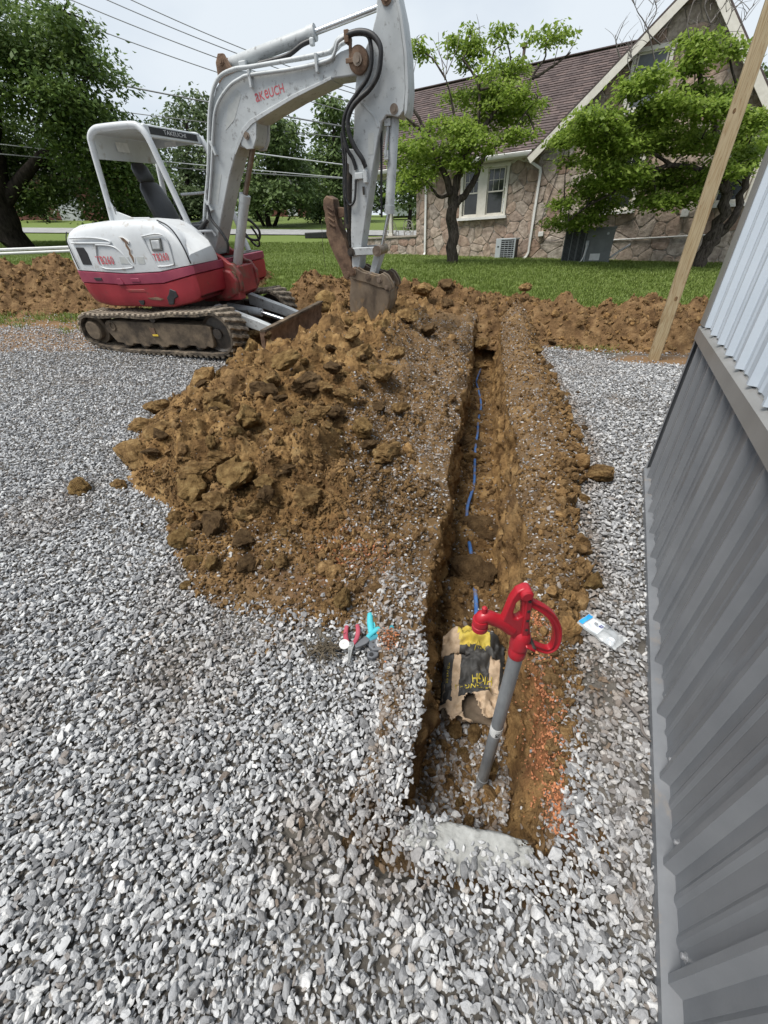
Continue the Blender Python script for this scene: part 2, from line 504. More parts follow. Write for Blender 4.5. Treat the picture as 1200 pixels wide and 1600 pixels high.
ground = tag(grid_obj('ground', X, Y, Z, mat_ground, keep, dict(grass=grassm, dirt=dirtm)), kind='structure')

# ------------------------------------------------------------------ trench
vv = np.concatenate([np.arange(.30, 1.6, .011), np.arange(1.6, 4, .017), np.arange(4, 8.6, .03)])
nv = len(vv)
prof_n = [16, 16, 34, 16, 34, 26, 10]          # left margin, left lip, left wall, floor, right wall, right bank, right margin
tt = np.concatenate([np.linspace(i, i + 1, n, endpoint=False) for i, n in enumerate(prof_n)] + [[7.0]])
Tm, Vm = np.meshgrid(tt, vv)
flr = np.interp(Vm + .05 * fbm(Tm * 2.1, 0 * Tm, s=19) + .03 * vnoise(Tm * 9, 0 * Tm, s=18) - .015, [.30, .40, .46, .60, .80, 1.15, 1.5, 6.9, 7.4, 8.0, 8.6], [.0, -.02, -.20, -.36, -.42, -.46, -.48, -.45, -.34, -.02, .2])
lipL = np.interp(Vm, [.4, .7, 1.2, 2, 3, 4.5, 6.5, 8.6], [.0, .02, .05, .09, .13, .17, .2, .35])
lipR = np.interp(Vm, [.4, .7, 1.2, 2, 3, 4.5, 6.5, 8.6], [.0, .0, .03, .06, .09, .1, .12, .3])
crR = np.interp(Vm, [.4, .8, 1.3, 2, 3, 4.5, 6.5, 8.6], [.0, .015, .06, .12, .17, .18, .2, .3])
tR = toe_r(Vm)
wigL = lambda v: .075 * fbm(v * 2.4, 0 * v, s=21, oct=5, gain=.62)
wig = wigL(Vm)
wig2 = .055 * fbm(Vm * 2.2, 0 * Vm + 4, s=22, oct=5, gain=.62)
near = sstep(1.3, .6, Vm)
uS = [-.62 + .24 * near, -.42 + .09 * near + wig, -.215 + wig, -.185 + wig - .02 * near, .155 + wig2 + .02 * near, .245 + wig2, tR - .05, tR + .1]
zS = [-.06 + 0 * Vm, lipL + .03, lipL - .045, flr, flr, lipR, -.01 + 0 * Vm, -.08 + 0 * Vm]
seg = np.minimum(Tm.astype(int), 6); f = Tm - seg
Um = np.choose(seg, [uS[i] * (1 - f) + uS[i + 1] * f for i in range(7)])
Zm = np.choose(seg, [zS[i] * (1 - f) + zS[i + 1] * f for i in range(7)])
bank = (seg == 5)
Zm = Zm + bank * crR * np.sin(np.pi * np.clip(f, 0, 1)) ** .8 * .9
wallL, wallR, floorm = (seg == 2), (seg == 4), (seg == 3)
Xm, Ym = xy_of(Um, Vm)
base = terr(Xm, Ym)
endfade = sstep(.36, .5, Vm)
# relief: walls are pushed sideways, the rest upwards
wl = np.where(wallL, np.sin(np.pi * f) ** .5, 0); wr = np.where(wallR, np.sin(np.pi * f) ** .5, 0)
nz3 = fbm(Um * 2 + 5, Vm * 4.5, Zm * 4.5, 31, 5, .55); rid = np.abs(fbm(Vm * 3.2, Zm * 6, s=33, oct=4))
Um2 = Um + endfade * (wl * (.014 * fbm(Vm * 26, Zm * 26, s=37, oct=4)) - wr * (.014 * fbm(Vm * 26, Zm * 26, s=38, oct=4))) + endfade * (wl * (-.06 * nz3 - .09 * rid + .015 + .05 * (lumps(Vm / .17, Zm / .13, 35, .3, .8) - .2)) + wr * (-.05 * nz3 + .08 * rid - .012 - .04 * (lumps(Vm / .19, Zm / .14, 36, .3, .8) - .2)))
flat = np.where(wallL | wallR, .25, 1.0)
rel = .022 * lumps(Um / .09, Vm / .09, 41) * 2 + .05 * lumps(Um / .24 + 9, Vm / .24, 42, .2, .6) * (bank | floorm | (seg < 2)) + .016 * fbm(Um * 22, Vm * 22, s=43)
rel = rel + floorm * (.16 * lumps(Um / .19 + 3, Vm / .19, 45, .25, .8) + .03 * fbm(Um * 3, Vm * 3, s=46))
Zm2 = Zm + base + endfade * flat * rel - .01
Zm2 = np.where((seg == 6), Zm + base, Zm2) - .07 * sstep(.62, .40, Vm) * (seg == 0)
Zm2 = Zm2 - .05 * sstep(.45, .385, Vm)
Zm2 = Zm2 - .02 * near * ((seg < 2) | (seg == 5))
Xm, Ym = xy_of(Um2, Vm)
orange = np.clip(((np.exp(-((Um - .27) / .035) ** 2) * sstep(.42, .55, Vm) * sstep(1.35, 1.0, Vm)) * (seg >= 4) * 1.5
         + np.exp(-((Um - .15) / .05) ** 2 - ((Vm - .88) / .05) ** 2 - ((Zm + .15) / .1) ** 2) * .9) * (.45 + 1.2 * np.clip(fbm(Um * 25, Vm * 25, s=48), 0, 1)), 0, .85)
gritty = np.clip(.8 * near * (seg < 2) + (.55 * ((seg < 2) | bank) + .5 * floorm * sstep(1.1, .9, Vm)) + .45 * fbm(Um * 4, Vm * 4, s=49), 0, .8) * endfade
gritty = np.where(Vm < .45, .75, gritty)
darkm = np.clip(.18 * floorm * sstep(.8, 1.6, Vm) + .45 * fbm(Um * 6, Vm * 6, Zm * 6, s=50), 0, .7)
trench = tag(grid_obj('trench', Xm, Ym, Zm2, mat_dirt, None, dict(orange=orange, gritty=gritty, dark=darkm)), kind='structure')
TRV = np.stack([Xm, Ym, Zm2], -1)

# ------------------------------------------------------------------ heap of dug earth on the left of the trench
hu = np.arange(-3.9, -.19, .0135); hv = np.concatenate([np.arange(.85, 3.2, .0135), np.arange(3.2, 9.0, .026)])
Uh, Vh = np.meshgrid(hu, hv)
def heap_base(u, v):
    tl = toe_l(v) + .22 * fbm(v * 1.3, 0 * v, s=61)
    hp = np.interp(v, [1.0, 1.25, 1.58, 2.03, 2.6, 3.4, 4.2, 5.2, 6.0, 6.8, 7.6, 8.6], [-.03, .05, .14, .26, .36, .48, .56, .66, .66, .58, .5, .35])
    t = (u - tl) / (-.2 - tl)
    edge = np.interp(v, [.9, 1.2, 2, 3, 4.5, 6.5], [.0, .04, .09, .14, .19, .25])
    sh = np.sin(np.clip(t / .55, 0, 1) * np.pi / 2) ** .75
    fall = sstep(.58, 1.0, t)
    h = hp * sh * (1 - fall) + np.minimum(edge, hp) * fall
    h = h * (1 - .5 * sstep(4.2, 5.2, v) * sstep(-2.0, -2.8, u))
    h = h - .16 * np.exp(-((u + 1.5) / .38) ** 2 - ((v - 6.0) / .4) ** 2)
    return np.where(t < 0, t * .5, h), t
def heap_relief(u, v, t):
    w = np.clip(t * 4, 0, 1) * sstep(1.15, 2.0, v)
    fine = 1 - .55 * sstep(.62, .85, t)             # the side by the trench is small gravelly spoil
    r = .36 * lumps(u / .50, v / .50, 71, .3, .85) + .26 * lumps(u / .25 + 4, v / .25, 72, .25, .85) + .085 * lumps(u / .11, v / .11 + 8, 73) + .035 * lumps(u / .052, v / .052, 74)
    r = r + .07 * fbm(u * 2.2, v * 2.2, s=75) + .035 * fbm(u * 11, v * 11, s=76, oct=5, gain=.6) - .10
    fr = .03 * lumps(u / .07, v / .07, 77) + .018 * fbm(u * 16, v * 16, s=78)
    return w * (fine * r + (1 - fine) * fr) + (1 - w) * (.02 * lumps(u / .05, v / .05, 79) + .008 * fbm(u * 20, v * 20, s=80))
Hb, Th = heap_base(Uh, Vh)
Uw = Uh + (wigL(Vh) - .012) * sstep(-.9, -.3, Uh)
Xh, Yh = xy_of(Uw + .03 * sstep(-.2, -.4, Uh) * fbm(Uh * 7, Vh * 7, s=81), Vh + .03 * fbm(Uh * 7, Vh * 7, s=82))
Zh = terr(Xh, Yh) + Hb + np.where(Th > -.02, heap_relief(Uh, Vh, Th), -.05)
Zh = np.where(Uh > -.36, Zh - (Uh + .36) ** 2 * 5.5, Zh); Zh = np.where(Uh > -.24, Zh - (Uh + .24) * 2.0, Zh)
orange_h = np.clip(1.4 * (np.exp(-((Uh + .62) / .22) ** 2 - ((Vh - 1.48) / .16) ** 2) * .9 + .35 * np.exp(-((Uh + .9) / .3) ** 2 - ((Vh - 1.25) / .1) ** 2)) * (.3 + 1.3 * np.clip(fbm(Uh * 9, Vh * 9, s=83), 0, 1)), 0, .7)
gritty_h = np.clip(sstep(.68, .85, Th) * .75 + .35 * fbm(Uh * 3, Vh * 3, s=84) + .5 * sstep(1.5, 1.2, Vh), 0, .8)
dark_h = np.clip(.5 * fbm(Uh * 2.5, Vh * 2.5, s=85), 0, .6)
kp = (Th > -.12)[:-1, :-1] & (Vh[:-1, :-1] < 8.9)
heap = grid_obj('soil_heap', Xh, Yh, Zh, mat_dirt, kp, dict(orange=orange_h, gritty=gritty_h, dark=dark_h))
tag(heap, 'heap of freshly dug brown clay along the open trench', 'soil heap', kind='stuff')

# ------------------------------------------------------------------ long bank of earth across the yard, behind
def berm(name, cl, hw, ht, seed, ds=.028, nw=110):
    P = catmull([(a, b, 0) for a, b in cl], 30); P = np.array([p[:2] for p in P])
    d = np.concatenate([[0], np.cumsum(np.linalg.norm(np.diff(P, axis=0), axis=1))]); n = int(d[-1] / ds)
    sq = np.linspace(0, d[-1], n); cx, cy = np.interp(sq, d, P[:, 0]), np.interp(sq, d, P[:, 1])
    tx, ty = np.gradient(cx), np.gradient(cy); L = np.hypot(tx, ty); nx, ny = -ty / L, tx / L
    w = np.linspace(-1.15, 1.15, nw); Wm, Sm = np.meshgrid(w, sq)
    h = ht(Sm / d[-1]) if callable(ht) else ht
    hwv = hw * (1 + .18 * fbm(Sm * .7, 0 * Sm, s=seed))
    x = cx[:, None] + nx[:, None] * Wm * hwv; y = cy[:, None] + ny[:, None] * Wm * hwv
    pr = np.clip(1 - np.abs(Wm) ** 1.6, -.2, 1) * (1 + .25 * fbm(Sm * 1.1, Wm * .6, s=seed + 1))
    w8 = np.clip(pr * 3, 0, 1)
    r = .25 * lumps(x / .55, y / .55, seed + 2, .3, .85) + .20 * lumps(x / .27, y / .27, seed + 3, .25, .8) + .10 * lumps(x / .13, y / .13, seed + 4) + .045 * lumps(x / .06, y / .06, seed + 6) + .07 * fbm(x * 6, y * 6, s=seed + 5, oct=5, gain=.6) - .10
    end = sstep(0, .05, Sm / d[-1]) * sstep(1, .95, Sm / d[-1])
    z = terr(x, y) + (h * pr + w8 * r) * end - .04 * (1 - end)
    o = grid_obj(name, x, y, z, mat_berm, None, None)
    return o, np.stack([x, y, z], -1), w8
mat_berm = dirt_mat('red_brown_earth', [(.3, (.072, .041, .020)), (.45, (.145, .086, .041)), (.57, (.22, .135, .065)), (.72, (.30, .20, .10))], 5.0)
bankA, BA, _ = berm('soil_bank', [(-1.9, 9.9), (-.6, 9.3), (1.0, 8.8), (2.6, 8.3), (4.0, 7.75), (5.4, 7.6), (7.2, 7.8), (10, 8.2)], 1.15, lambda t: np.interp(t, [0, .2, .45, .6, 1], [.56, .54, .45, .55, .52]), 101)
tag(bankA, 'long bank of red brown earth thrown up between gravel yard and stone house lawn', 'soil bank', kind='stuff')
bankB, BB, _ = berm('soil_bank', [(-13, 10.6), (-10, 10.2), (-8, 10.1), (-6.2, 10.4), (-4.6, 10.8), (-2.6, 10.6)], 1.5, .56, 131)
tag(bankB, 'bank of red brown earth behind the excavator tail', 'soil bank', kind='stuff')

# ------------------------------------------------------------------ gravel
m = bpy.data.materials.new('grey_limestone_gravel'); m.use_nodes = True
n, l = m.node_tree.nodes, m.node_tree.links; b = n['Principled BSDF']; b.inputs['Roughness'].default_value = .8; b.inputs['Specular IOR Level'].default_value = .35
oi = n.new('ShaderNodeObjectInfo'); r1 = n.new('ShaderNodeValToRGB')
ramp_set(r1, [(0, (.15, .153, .159)), (.14, (.24, .245, .253)), (.42, (.375, .382, .392)), (.72, (.50, .507, .514)), (.9, (.60, .602, .60)), (1, (.68, .677, .667))])
l.new(oi.outputs['Random'], r1.inputs['Fac'])
tc = n.new('ShaderNodeTexCoord'); nz = n.new('ShaderNodeTexNoise'); nz.inputs['Scale'].default_value = 3.2; nz.inputs['Detail'].default_value = 8; nz.inputs['Roughness'].default_value = .7
nz.noise_dimensions = '4D'; l.new(oi.outputs['Random'], nz.inputs['W']); l.new(tc.outputs['Object'], nz.inputs['Vector'])
r2 = n.new('ShaderNodeValToRGB'); ramp_set(r2, [(.3, (.62, .62, .63)), (.5, (1, 1, 1)), (.72, (1.25, 1.24, 1.2))]); l.new(nz.outputs['Fac'], r2.inputs['Fac'])
mx = n.new('ShaderNodeMix'); mx.data_type = 'RGBA'; mx.blend_type = 'MULTIPLY'; mx.inputs[0].default_value = 1
l.new(r1.outputs['Color'], mx.inputs[6]); l.new(r2.outputs['Color'], mx.inputs[7])
at = n.new('ShaderNodeAttribute'); at.attribute_type = 'INSTANCER'; at.attribute_name = 'tint'
m2 = n.new('ShaderNodeMix'); m2.data_type = 'RGBA'; l.new(at.outputs['Fac'], m2.inputs[0]); l.new(mx.outputs[2], m2.inputs[6]); m2.inputs[7].default_value = (.165, .105, .055, 1)
l.new(m2.outputs[2], b.inputs['Base Color'])
bp = n.new('ShaderNodeBump'); bp.inputs['Strength'].default_value = .35; bp.inputs['Distance'].default_value = .08; l.new(nz.outputs['Fac'], bp.inputs['Height']); l.new(bp.outputs['Normal'], b.inputs['Normal'])
mat_gravel = m

stones = [rock_mesh('gravel_stone', 100 + i, mat_gravel, 13 + i % 8, (1.0, RND.uniform(.55, .88), RND.uniform(.34, .62)), bev=.014) for i in range(20)]
src_stone = source_collection('gravel_pieces', stones)

def stone_scale(n, med=.026, sig=.30, lo=.007, hi=.05):
    return np.clip(med * np.exp(NP.normal(0, sig, n)) * np.where(NP.random(n) < .22, .55, 1.0), lo, hi)
pts, scs, tnt = [], [], []
yb = np.concatenate([np.arange(-.6, 3, .15), np.arange(3, 9.2, .4)])
for a, bnd in zip(yb[:-1], yb[1:]):
    s = .0096 + .0027 * max(0, a)
    x0, x1 = -(1.45 + 1.0 * max(a, 0)) - .2, 1.35 + .95 * max(a, 0)
    gx, gy = np.meshgrid(np.arange(x0, x1, s), np.arange(a, bnd, s))
    gx = gx + NP.uniform(-.5, .5, gx.shape) * s; gy = gy + NP.uniform(-.5, .5, gy.shape) * s
    x, y = gx.ravel(), gy.ravel()
    u, v = uv_of(x, y)
    nsz = fbm(x * 3, y * 3, s=91)
    wd = (x - WC[0]) * WN[0] + (y - WC[1]) * WN[1]; ws = (x - WC[0]) * WD[0] + (y - WC[1]) * WD[1]
    ok = ~((ws > -.05) & (wd < .02))                                            # not inside the metal building
    # a sparse strip by the wall
    _, t = heap_base(u, np.maximum(v, .9))
    ok &= ~((v > .44 + .05 * nsz) & (u > np.where(v < 1.25, -.215, -.30) + .05 * nsz) & (u < np.where(v < 1.2, .265, toe_r(v) - .13) + .08 * nsz) & (v < 9))
    ok &= ~((v > 1.15) & (t > .10 + .12 * nsz) & (u < 0))
    fade = (v > 1.0) & (t > -.02) & (u < 0); ok &= ~(fade & (NP.random(len(x)) < .35))
    # far edge of the gravel: earth and grass take over
    ye = np.interp(x, [-12, -7, -5, -3, -1, 1.8, 2.6, 3.4, 4.6, 7], [8.2, 8.2, 8.0, 7.9, 7.9, 7.9, 7.6, 6.25, 5.5, 5.5])
    ok &= (y < ye + .35 * nsz) | ((y < ye + 1.4) & (NP.random(len(x)) < .16))
    ok &= ~((np.hypot((x - .215) / .135, (y - .40) / .042) < 1 + 1.4 * nsz))
    ok &= ~((np.hypot((x - 4.2) / .7, (y - 5.95) / .35) < 1 + .5 * nsz) & (NP.random(len(x)) > .15))
    sparse = sstep(.10, .45, fbm(x * 1.1 + 7, y * 1.1, s=93)) * .22 + .4 * sstep(.13, .05, wd) * (ws > 0) * sstep(.2, .5, fbm(x * 3, y * 3, s=95) + .25)
    spot = np.exp(-((x + .27) ** 2 + (y - .42) ** 2) / .012) + .8 * np.exp(-((x + .02) ** 2 + (y - .33) ** 2) / .008) + .7 * np.exp(-((x + .9) ** 2 + (y - 1.0) ** 2) / .03) + .8 * np.exp(-((x - .80) ** 2 + (y - .86) ** 2) / .012)
    sparse = sparse + .5 * spot
    ok &= NP.random(len(x)) > sparse
    x, y, spot = x[ok], y[ok], spot[ok]; u, v = u[ok], v[ok]
    pts.append(np.stack([x, y, terr(x, y) + NP.uniform(-.008, .016, len(x))], -1))
    scs.append(stone_scale(len(x), .0230 * (1 + .055 * max(0, a))))
    dn = np.minimum(np.abs(u + .3), np.abs(u - toe_r(v))); q = (v > .3)
    tn = np.clip(np.where(v < 1.3, .3, .7) * np.exp(-dn / .05) * q * (u > -.6) * (u < toe_r(v) + .15), 0, .7) + .22 * sstep(.2, .45, fbm(x * 1.3 + 30, y * 1.3, s=94))
    tn = tn + .55 * spot
    tnt.append(np.clip(tn * NP.uniform(.4, 1.2, len(x)) + .05 * NP.random(len(x)) + .45 * (NP.random(len(x)) < .05), 0, .9))
ny = sum(map(len, pts))
# stones mixed into the banks, the trench floor and the trench side of the heap
def pick(arr, mask, n):
    ids = np.argwhere(mask); k = ids[NP.integers(0, len(ids), n)]
    return arr[k[:, 0], k[:, 1]]
wt = ((seg == 5) | (seg == 1)) & (Vm > .45)
for msk, n_, med, tint in [(wt & (Vm < 2.6), 4200, .017, (.1, .85)), (wt & (Vm >= 2.6), 8000, .019, (.1, .85)), (floorm & (Vm > .44) & (Vm < 1.0), 2600, .024, (.15, .85)), ((seg < 2) & (Vm > .45) & (Vm < 1.4), 2200, .022, (.05, .7)),
                           (floorm & (Vm >= 1.0) & (Vm < 7), 1700, .019, (.3, .95)), ((wallL | wallR) & (Vm < 5), 500, .015, (.4, .95))]:
    p = pick(TRV, msk, n_) + NP.normal(0, .004, (n_, 3)); pts.append(p); scs.append(stone_scale(n_, med, .35, .008, .045)); tnt.append(np.where(NP.random(n_) < .4, NP.uniform(0, .25, n_), NP.uniform(.55, tint[1], n_)))
HPV = np.stack([Xh, Yh, Zh], -1)
for msk, n_, med, tint in [((Th > .70) & (Uh < -.22) & (Vh < 7.2), 17000, .0185, (.1, .8)), ((Th > .05) & (Th < .74) & (Vh < 7), 1100, .016, (.1, .7)), ((Vh < 1.6) & (Vh > 1.0) & (Th > .0), 1500, .021, (.2, .9))]:
    p = pick(HPV, msk, n_) + NP.normal(0, .004, (n_, 3)); pts.append(p); scs.append(stone_scale(n_, med, .35, .008, .04)); tnt.append(np.where(NP.random(n_) < .4, NP.uniform(0, .25, n_), NP.uniform(.55, tint[1], n_)))
pts = np.concatenate(pts); scs = np.concatenate(scs); tnt = np.concatenate(tnt); N_ = len(pts)
rot = np.stack([NP.normal(0, .5, N_), NP.normal(0, .5, N_), NP.uniform(0, 6.283, N_)], -1)
sc3 = np.stack([scs * NP.uniform(.85, 1.25, N_), scs, scs * NP.uniform(.8, 1.2, N_)], -1)
gravel = points_instancer('gravel', pts, rot, sc3, tnt, src_stone)
tag(gravel, 'grey crushed limestone gravel covering the yard', 'gravel')
print('gravel stones', N_)

# crumbs of earth on heap, banks and trench floor
mat_crumb = mat('earth_crumbs', (.1, .058, .025), [(.3, (.12, .070, .031)), (.55, (.26, .162, .073)), (.75, (.40, .275, .138))], scale=3, rough=.95, spec=.15, bump=.6, bscale=6, bdist=.1,
                rand=[(0, (.55, .52, .5)), (.5, (.9, .9, .9)), (1, (1.25, 1.2, 1.1))])
crumbs = [clod_mesh('earth_crumb', 300 + i, mat_crumb, 2, .3, (1, RND.uniform(.7, 1), RND.uniform(.55, .85))) for i in range(10)]
src_crumb = source_collection('crumb_pieces', crumbs)
cp, cs = [], []
for arr, msk, n_, med in [(HPV, (Th > .06) & (Vh < 7.5) & (Vh > 1.25), 3200, .038), (HPV, (Th > .02) & (Vh < 4) & (Vh > 1.1), 13000, .014), (HPV, (Th > .02) & (Vh < 2.1) & (Vh > 1.0), 7000, .016), (HPV, (Th > .6) & (Vh < 7), 9000, .017), (HPV, (Th > -.12) & (Th < .1) & (Vh < 7), 700, .026),
                          (TRV, floorm & (Vm > .5) & (Vm < 7.4), 2200, .028), (TRV, bank & (Vm > .6), 6500, .020), (TRV, bank & (f > .55) & (Vm > 1.2), 700, .055), (TRV, wallL | wallR, 3000, .014),
                          (BA, np.ones(BA.shape[:2], bool), 9000, .055), (BB, np.ones(BB.shape[:2], bool), 6000, .06)]:
    p = pick(arr, msk, n_) + NP.normal(0, .008, (n_, 3)); cp.append(p); cs.append(np.clip(med * np.exp(NP.normal(0, .5, n_)), .006, .16))
cp = np.concatenate(cp); cs = np.concatenate(cs); N_ = len(cp)
crumb = points_instancer('earth_crumbs', cp, NP.uniform(0, 6.283, (N_, 3)), np.stack([cs, cs * NP.uniform(.8, 1.2, N_), cs * NP.uniform(.7, 1.1, N_)], -1), np.zeros(N_), src_crumb)
tag(crumb, 'loose crumbs of brown earth scattered over the dug soil', 'soil crumbs')

# crushed orange brick along the right lip and in two small spills
mat_obrick = mat('crushed_orange_brick', (.34, .11, .04), (.52, .24, .12), scale=5, rough=.9, rand=[(0, (.6, .6, .6)), (.5, (1, 1, 1)), (1, (1.2, 1.2, 1.2))])
src_ob = source_collection('brick_pieces', [rock_mesh('brick_crumb', 900 + i, mat_obrick, 12, (1, .8, .6)) for i in range(6)])
op = []
for i_ in range(2400):
    q_ = NP.random()
    if q_ < .70: u_, v_ = .262 + .03 * NP.normal(), NP.uniform(.48, 1.28)
    elif q_ < .80: u_, v_ = .16 + .03 * NP.normal(), .88 + .06 * NP.normal()
    elif q_ < .93: u_, v_ = -.60 + .11 * NP.normal(), 1.48 + .07 * NP.normal()
    else: u_, v_ = -.365 + .022 * NP.normal(), 1.02 + .03 * NP.normal()
    op.append((u_, v_))
op = np.array(op)
tu, tv_, tz = np.concatenate([uv_of(TRV[..., 0], TRV[..., 1])[0].ravel(), Uh.ravel()]), np.concatenate([Vm.ravel(), Vh.ravel()]), np.concatenate([TRV[..., 2].ravel(), Zh.ravel()])
sel = (tv_ < 1.8) & (tv_ > .4); tu, tv_, tz = tu[sel], tv_[sel], tz[sel]
oz = np.empty(len(op))
for i_ in range(0, len(op), 200):
    d_ = (op[i_:i_ + 200, 0][:, None] - tu) ** 2 + (op[i_:i_ + 200, 1][:, None] - tv_) ** 2
    oz[i_:i_ + 200] = np.where(d_ < .00022, tz, -9).max(1)
kq = oz > -.35; op, oz = op[kq], oz[kq]; ox, oy = xy_of(op[:, 0], op[:, 1]); os_ = np.clip(.008 * np.exp(NP.normal(0, .45, len(op))), .003, .02)
brick_bits = points_instancer('brick_crumbs', np.stack([ox, oy, oz + .003], -1), NP.uniform(0, 6.283, (len(op), 3)), np.stack([os_, os_, os_], -1), np.zeros(len(op)), src_ob)
tag(brick_bits, 'crushed orange brick crumbs in a line along the right lip of the trench', 'brick crumbs')
# ------------------------------------------------------------------ ribbed metal building on the right
mat_dkmetal = mat('charcoal_painted_steel', (.150, .158, .170), (.188, .196, .207), scale=2.5, rough=.34, spec=.45, bump=.12, bscale=2.2, bdist=.02, rvar=.10, dirt=(.225, .23, .235), dscale=3.0, damt=.30)
mat_ltmetal = mat('pale_blue_white_painted_steel', (.46, .52, .585), (.52, .575, .635), scale=2, rough=.42, spec=.45, bump=.05, bscale=3, bdist=.02)
mat_trim = mat('warm_grey_trim_steel', (.19, .188, .182), (.235, .232, .225), scale=3, rough=.35, spec=.5, rvar=.1, bump=.05, bscale=3, bdist=.02)
mat_base_trim = mat('grey_base_trim_steel', (.135, .142, .152), (.18, .187, .197), scale=6, rough=.5, dirt=(.22, .19, .16), dscale=8, damt=.38)
mat_closure = mat('grey_foam_closure', (.26, .27, .27), (.31, .32, .32), scale=20, rough=.9)
mat_screw = mat('grey_screw_heads', (.28, .29, .30), (.40, .40, .41), scale=60, rough=.4, metal=.3)
BR = math.atan2(WD[1], WD[0])
bld = tag(empty('metal_building', (WC[0], WC[1], 0), BR), 'ribbed metal building with charcoal lower panels and pale blue upper panels', 'metal building')
PITCH = .2286
def rib_profile(x0, x1, off):
    """(x, depth) of ag panel: tall ribs every 9 in, two shallow ribs between"""
    base = [(0, 0), (.036, 0), (.048, .0055), (.058, .0055), (.070, 0), (.150 - .034, 0), (.128, .0055), (.138, .0055), (.150, 0), (.184, 0), (.199, .024), (.2145, .024)]
    # tall rib spans .186-.2286
    p = []; k = math.floor((x0 - off) / PITCH) - 1
    while off + k * PITCH < x1 + PITCH:
        for a, d in base: p.append((off + k * PITCH + a, d))
        k += 1
    q = [(x0, np.interp(x0, [a for a, d in p], [d for a, d in p]))] + [(a, d) for a, d in p if x0 + 1e-4 < a < x1 - 1e-4] + [(x1, np.interp(x1, [a for a, d in p], [d for a, d in p]))]
    return q
def ribbed(name, x0, x1, z0, z1, m, y=0.0, off=0.02, zn=2, th=.0008, parent=bld):
    pr = rib_profile(x0, x1, off); n_ = len(pr); vs, fs = [], []
    zs = np.linspace(z0, z1, zn)
    for z in zs: vs += [(a, y - d, z) for a, d in pr]
    for i in range(zn - 1):
        for j in range(n_ - 1): fs.append((i * n_ + j, i * n_ + j + 1, (i + 1) * n_ + j + 1, (i + 1) * n_ + j))
    o = mesh_obj(name, vs, fs, m, parent)
    md = o.modifiers.new('sheet', 'SOLIDIFY'); md.thickness = .0012; md.offset = 1
    return o
ROFF = .2286 * .78 + .0
for i in range(6):
    a = .012 + .9144 * i
    ribbed('lower_wall_panel', a, a + .9144, .045, .930, mat_dkmetal, 0, ROFF)
    ribbed('upper_wall_panel', a + (.09 if i == 0 else 0), a + .9144, .992, 4.6, mat_ltmetal, -.004, ROFF)
    MB().box((a + .457, .035, 2.0), (.9144, .03, 4.2)).build('backing', mat_closure, bld)
MB().prism([(.02, .965), (-.004, .965), (-.004, 1.008), (.02, 1.008)], .10, 5.5, 'x').build('closure_strip', mat_closure, bld)
MB().prism([(.03, .986), (-.012, .984), (-.034, .968), (-.034, .905), (-.028, .900), (-.026, .912), (-.022, .955), (.03, .958)], -.004, 5.5, 'x').build('wainscot_trim', mat_trim, bld, sharp=30)
MB().prism([(.03, .050), (-.010, .050), (-.038, .040), (-.040, -.06), (-.034, -.06), (-.032, .034), (.03, .040)], -.006, 5.5, 'x').build('base_trim', mat_base_trim, bld, sharp=30)
MB().prism([(.014, -.023), (.014, -.026), (-.022, -.026), (-.022, .10), (-.019, .10), (-.019, -.023)], .03, .90, 'z').build('corner_trim', mat_dkmetal, bld)
MB().prism([(.10, -.006), (.10, -.026), (.085, -.030), (-.024, -.030), (-.024, .11), (-.021, .11), (-.021, -.006)], .985, 4.6, 'z').build('corner_trim', mat_trim, bld, sharp=30)
for (y0, y1, z0, z1, mm) in [(0.012, 5.0, .0, .96, mat_dkmetal), (0.012, 5.0, .96, 4.6, mat_ltmetal)]:
    MB().box((-.004, (y0 + y1) / 2, (z0 + z1) / 2), (.012, y1 - y0, z1 - z0)).build('end_wall', mm, bld)
sm = MB().lathe([(.011, 0), (.011, .002), (.0065, .0022), (.0065, .009), (.0055, .010)], 8, Matrix.Rotation(math.pi / 2, 3, 'X'))
first = None
for z, offy in ((.085, 0), (.86, 0), (1.06, -.004), (2.2, -.004)):
    for k in range(0, 24):
        x = ROFF + k * PITCH + .165
        if x > 5.3: break
        if first is None: first = sm.build('screw', mat_screw, bld); o = first
        else: o = first.copy(); COL.objects.link(o)
        o.location = (x, offy - .001, z)

# ------------------------------------------------------------------ stone house
HX, HY, HZ = 5.811, 17.5, .795
mat_mortar = mat('tan_mortar', (.30, .26, .22), (.40, .355, .305), scale=4, rough=.95, bump=.6, bscale=30)
STONE = [(0, (.86, .68, .60)), (.18, (1.0, .90, .82)), (.34, (.76, .58, .50)), (.5, (1.06, 1.05, 1.02)), (.66, (.92, .78, .69)), (.82, (.96, .96, .94)), (1, (.72, .56, .49))]
mat_stone = mat('pink_grey_fieldstone', (.27, .235, .205), (.56, .505, .45), scale=5, rough=.92, bump=1.0, bscale=10, bdist=.03, detail=9, rand=STONE, spec=.2)
mat_cream = mat('cream_painted_wood', (.60, .57, .50), (.70, .67, .60), scale=6, rough=.6)
mat_white = mat('white_painted_metal', (.66, .65, .62), (.78, .77, .75), scale=3, rough=.5, dirt=(.36, .34, .30), dscale=5, damt=.36)
mat_glass = mat('dark_window_glass', (.018, .020, .022), (.035, .038, .042), scale=2, rough=.06, spec=.7)
mat_screen = mat('grey_window_screen', (.10, .11, .12), (.15, .16, .17), scale=3, rough=.5)
mat_soffit = mat('dark_stained_soffit', (.10, .075, .055), (.15, .115, .085), scale=6, rough=.8)
mat_shingle = mat('brown_asphalt_shingles', (.080, .062, .060), (.125, .10, .095), scale=3, rough=.93, bump=.5, bscale=80, attr=[('tone', (.165, .125, .115))], spec=.2)
mat_black = mat('black_rubber', (.012, .012, .013), (.028, .028, .03), scale=20, rough=.6)
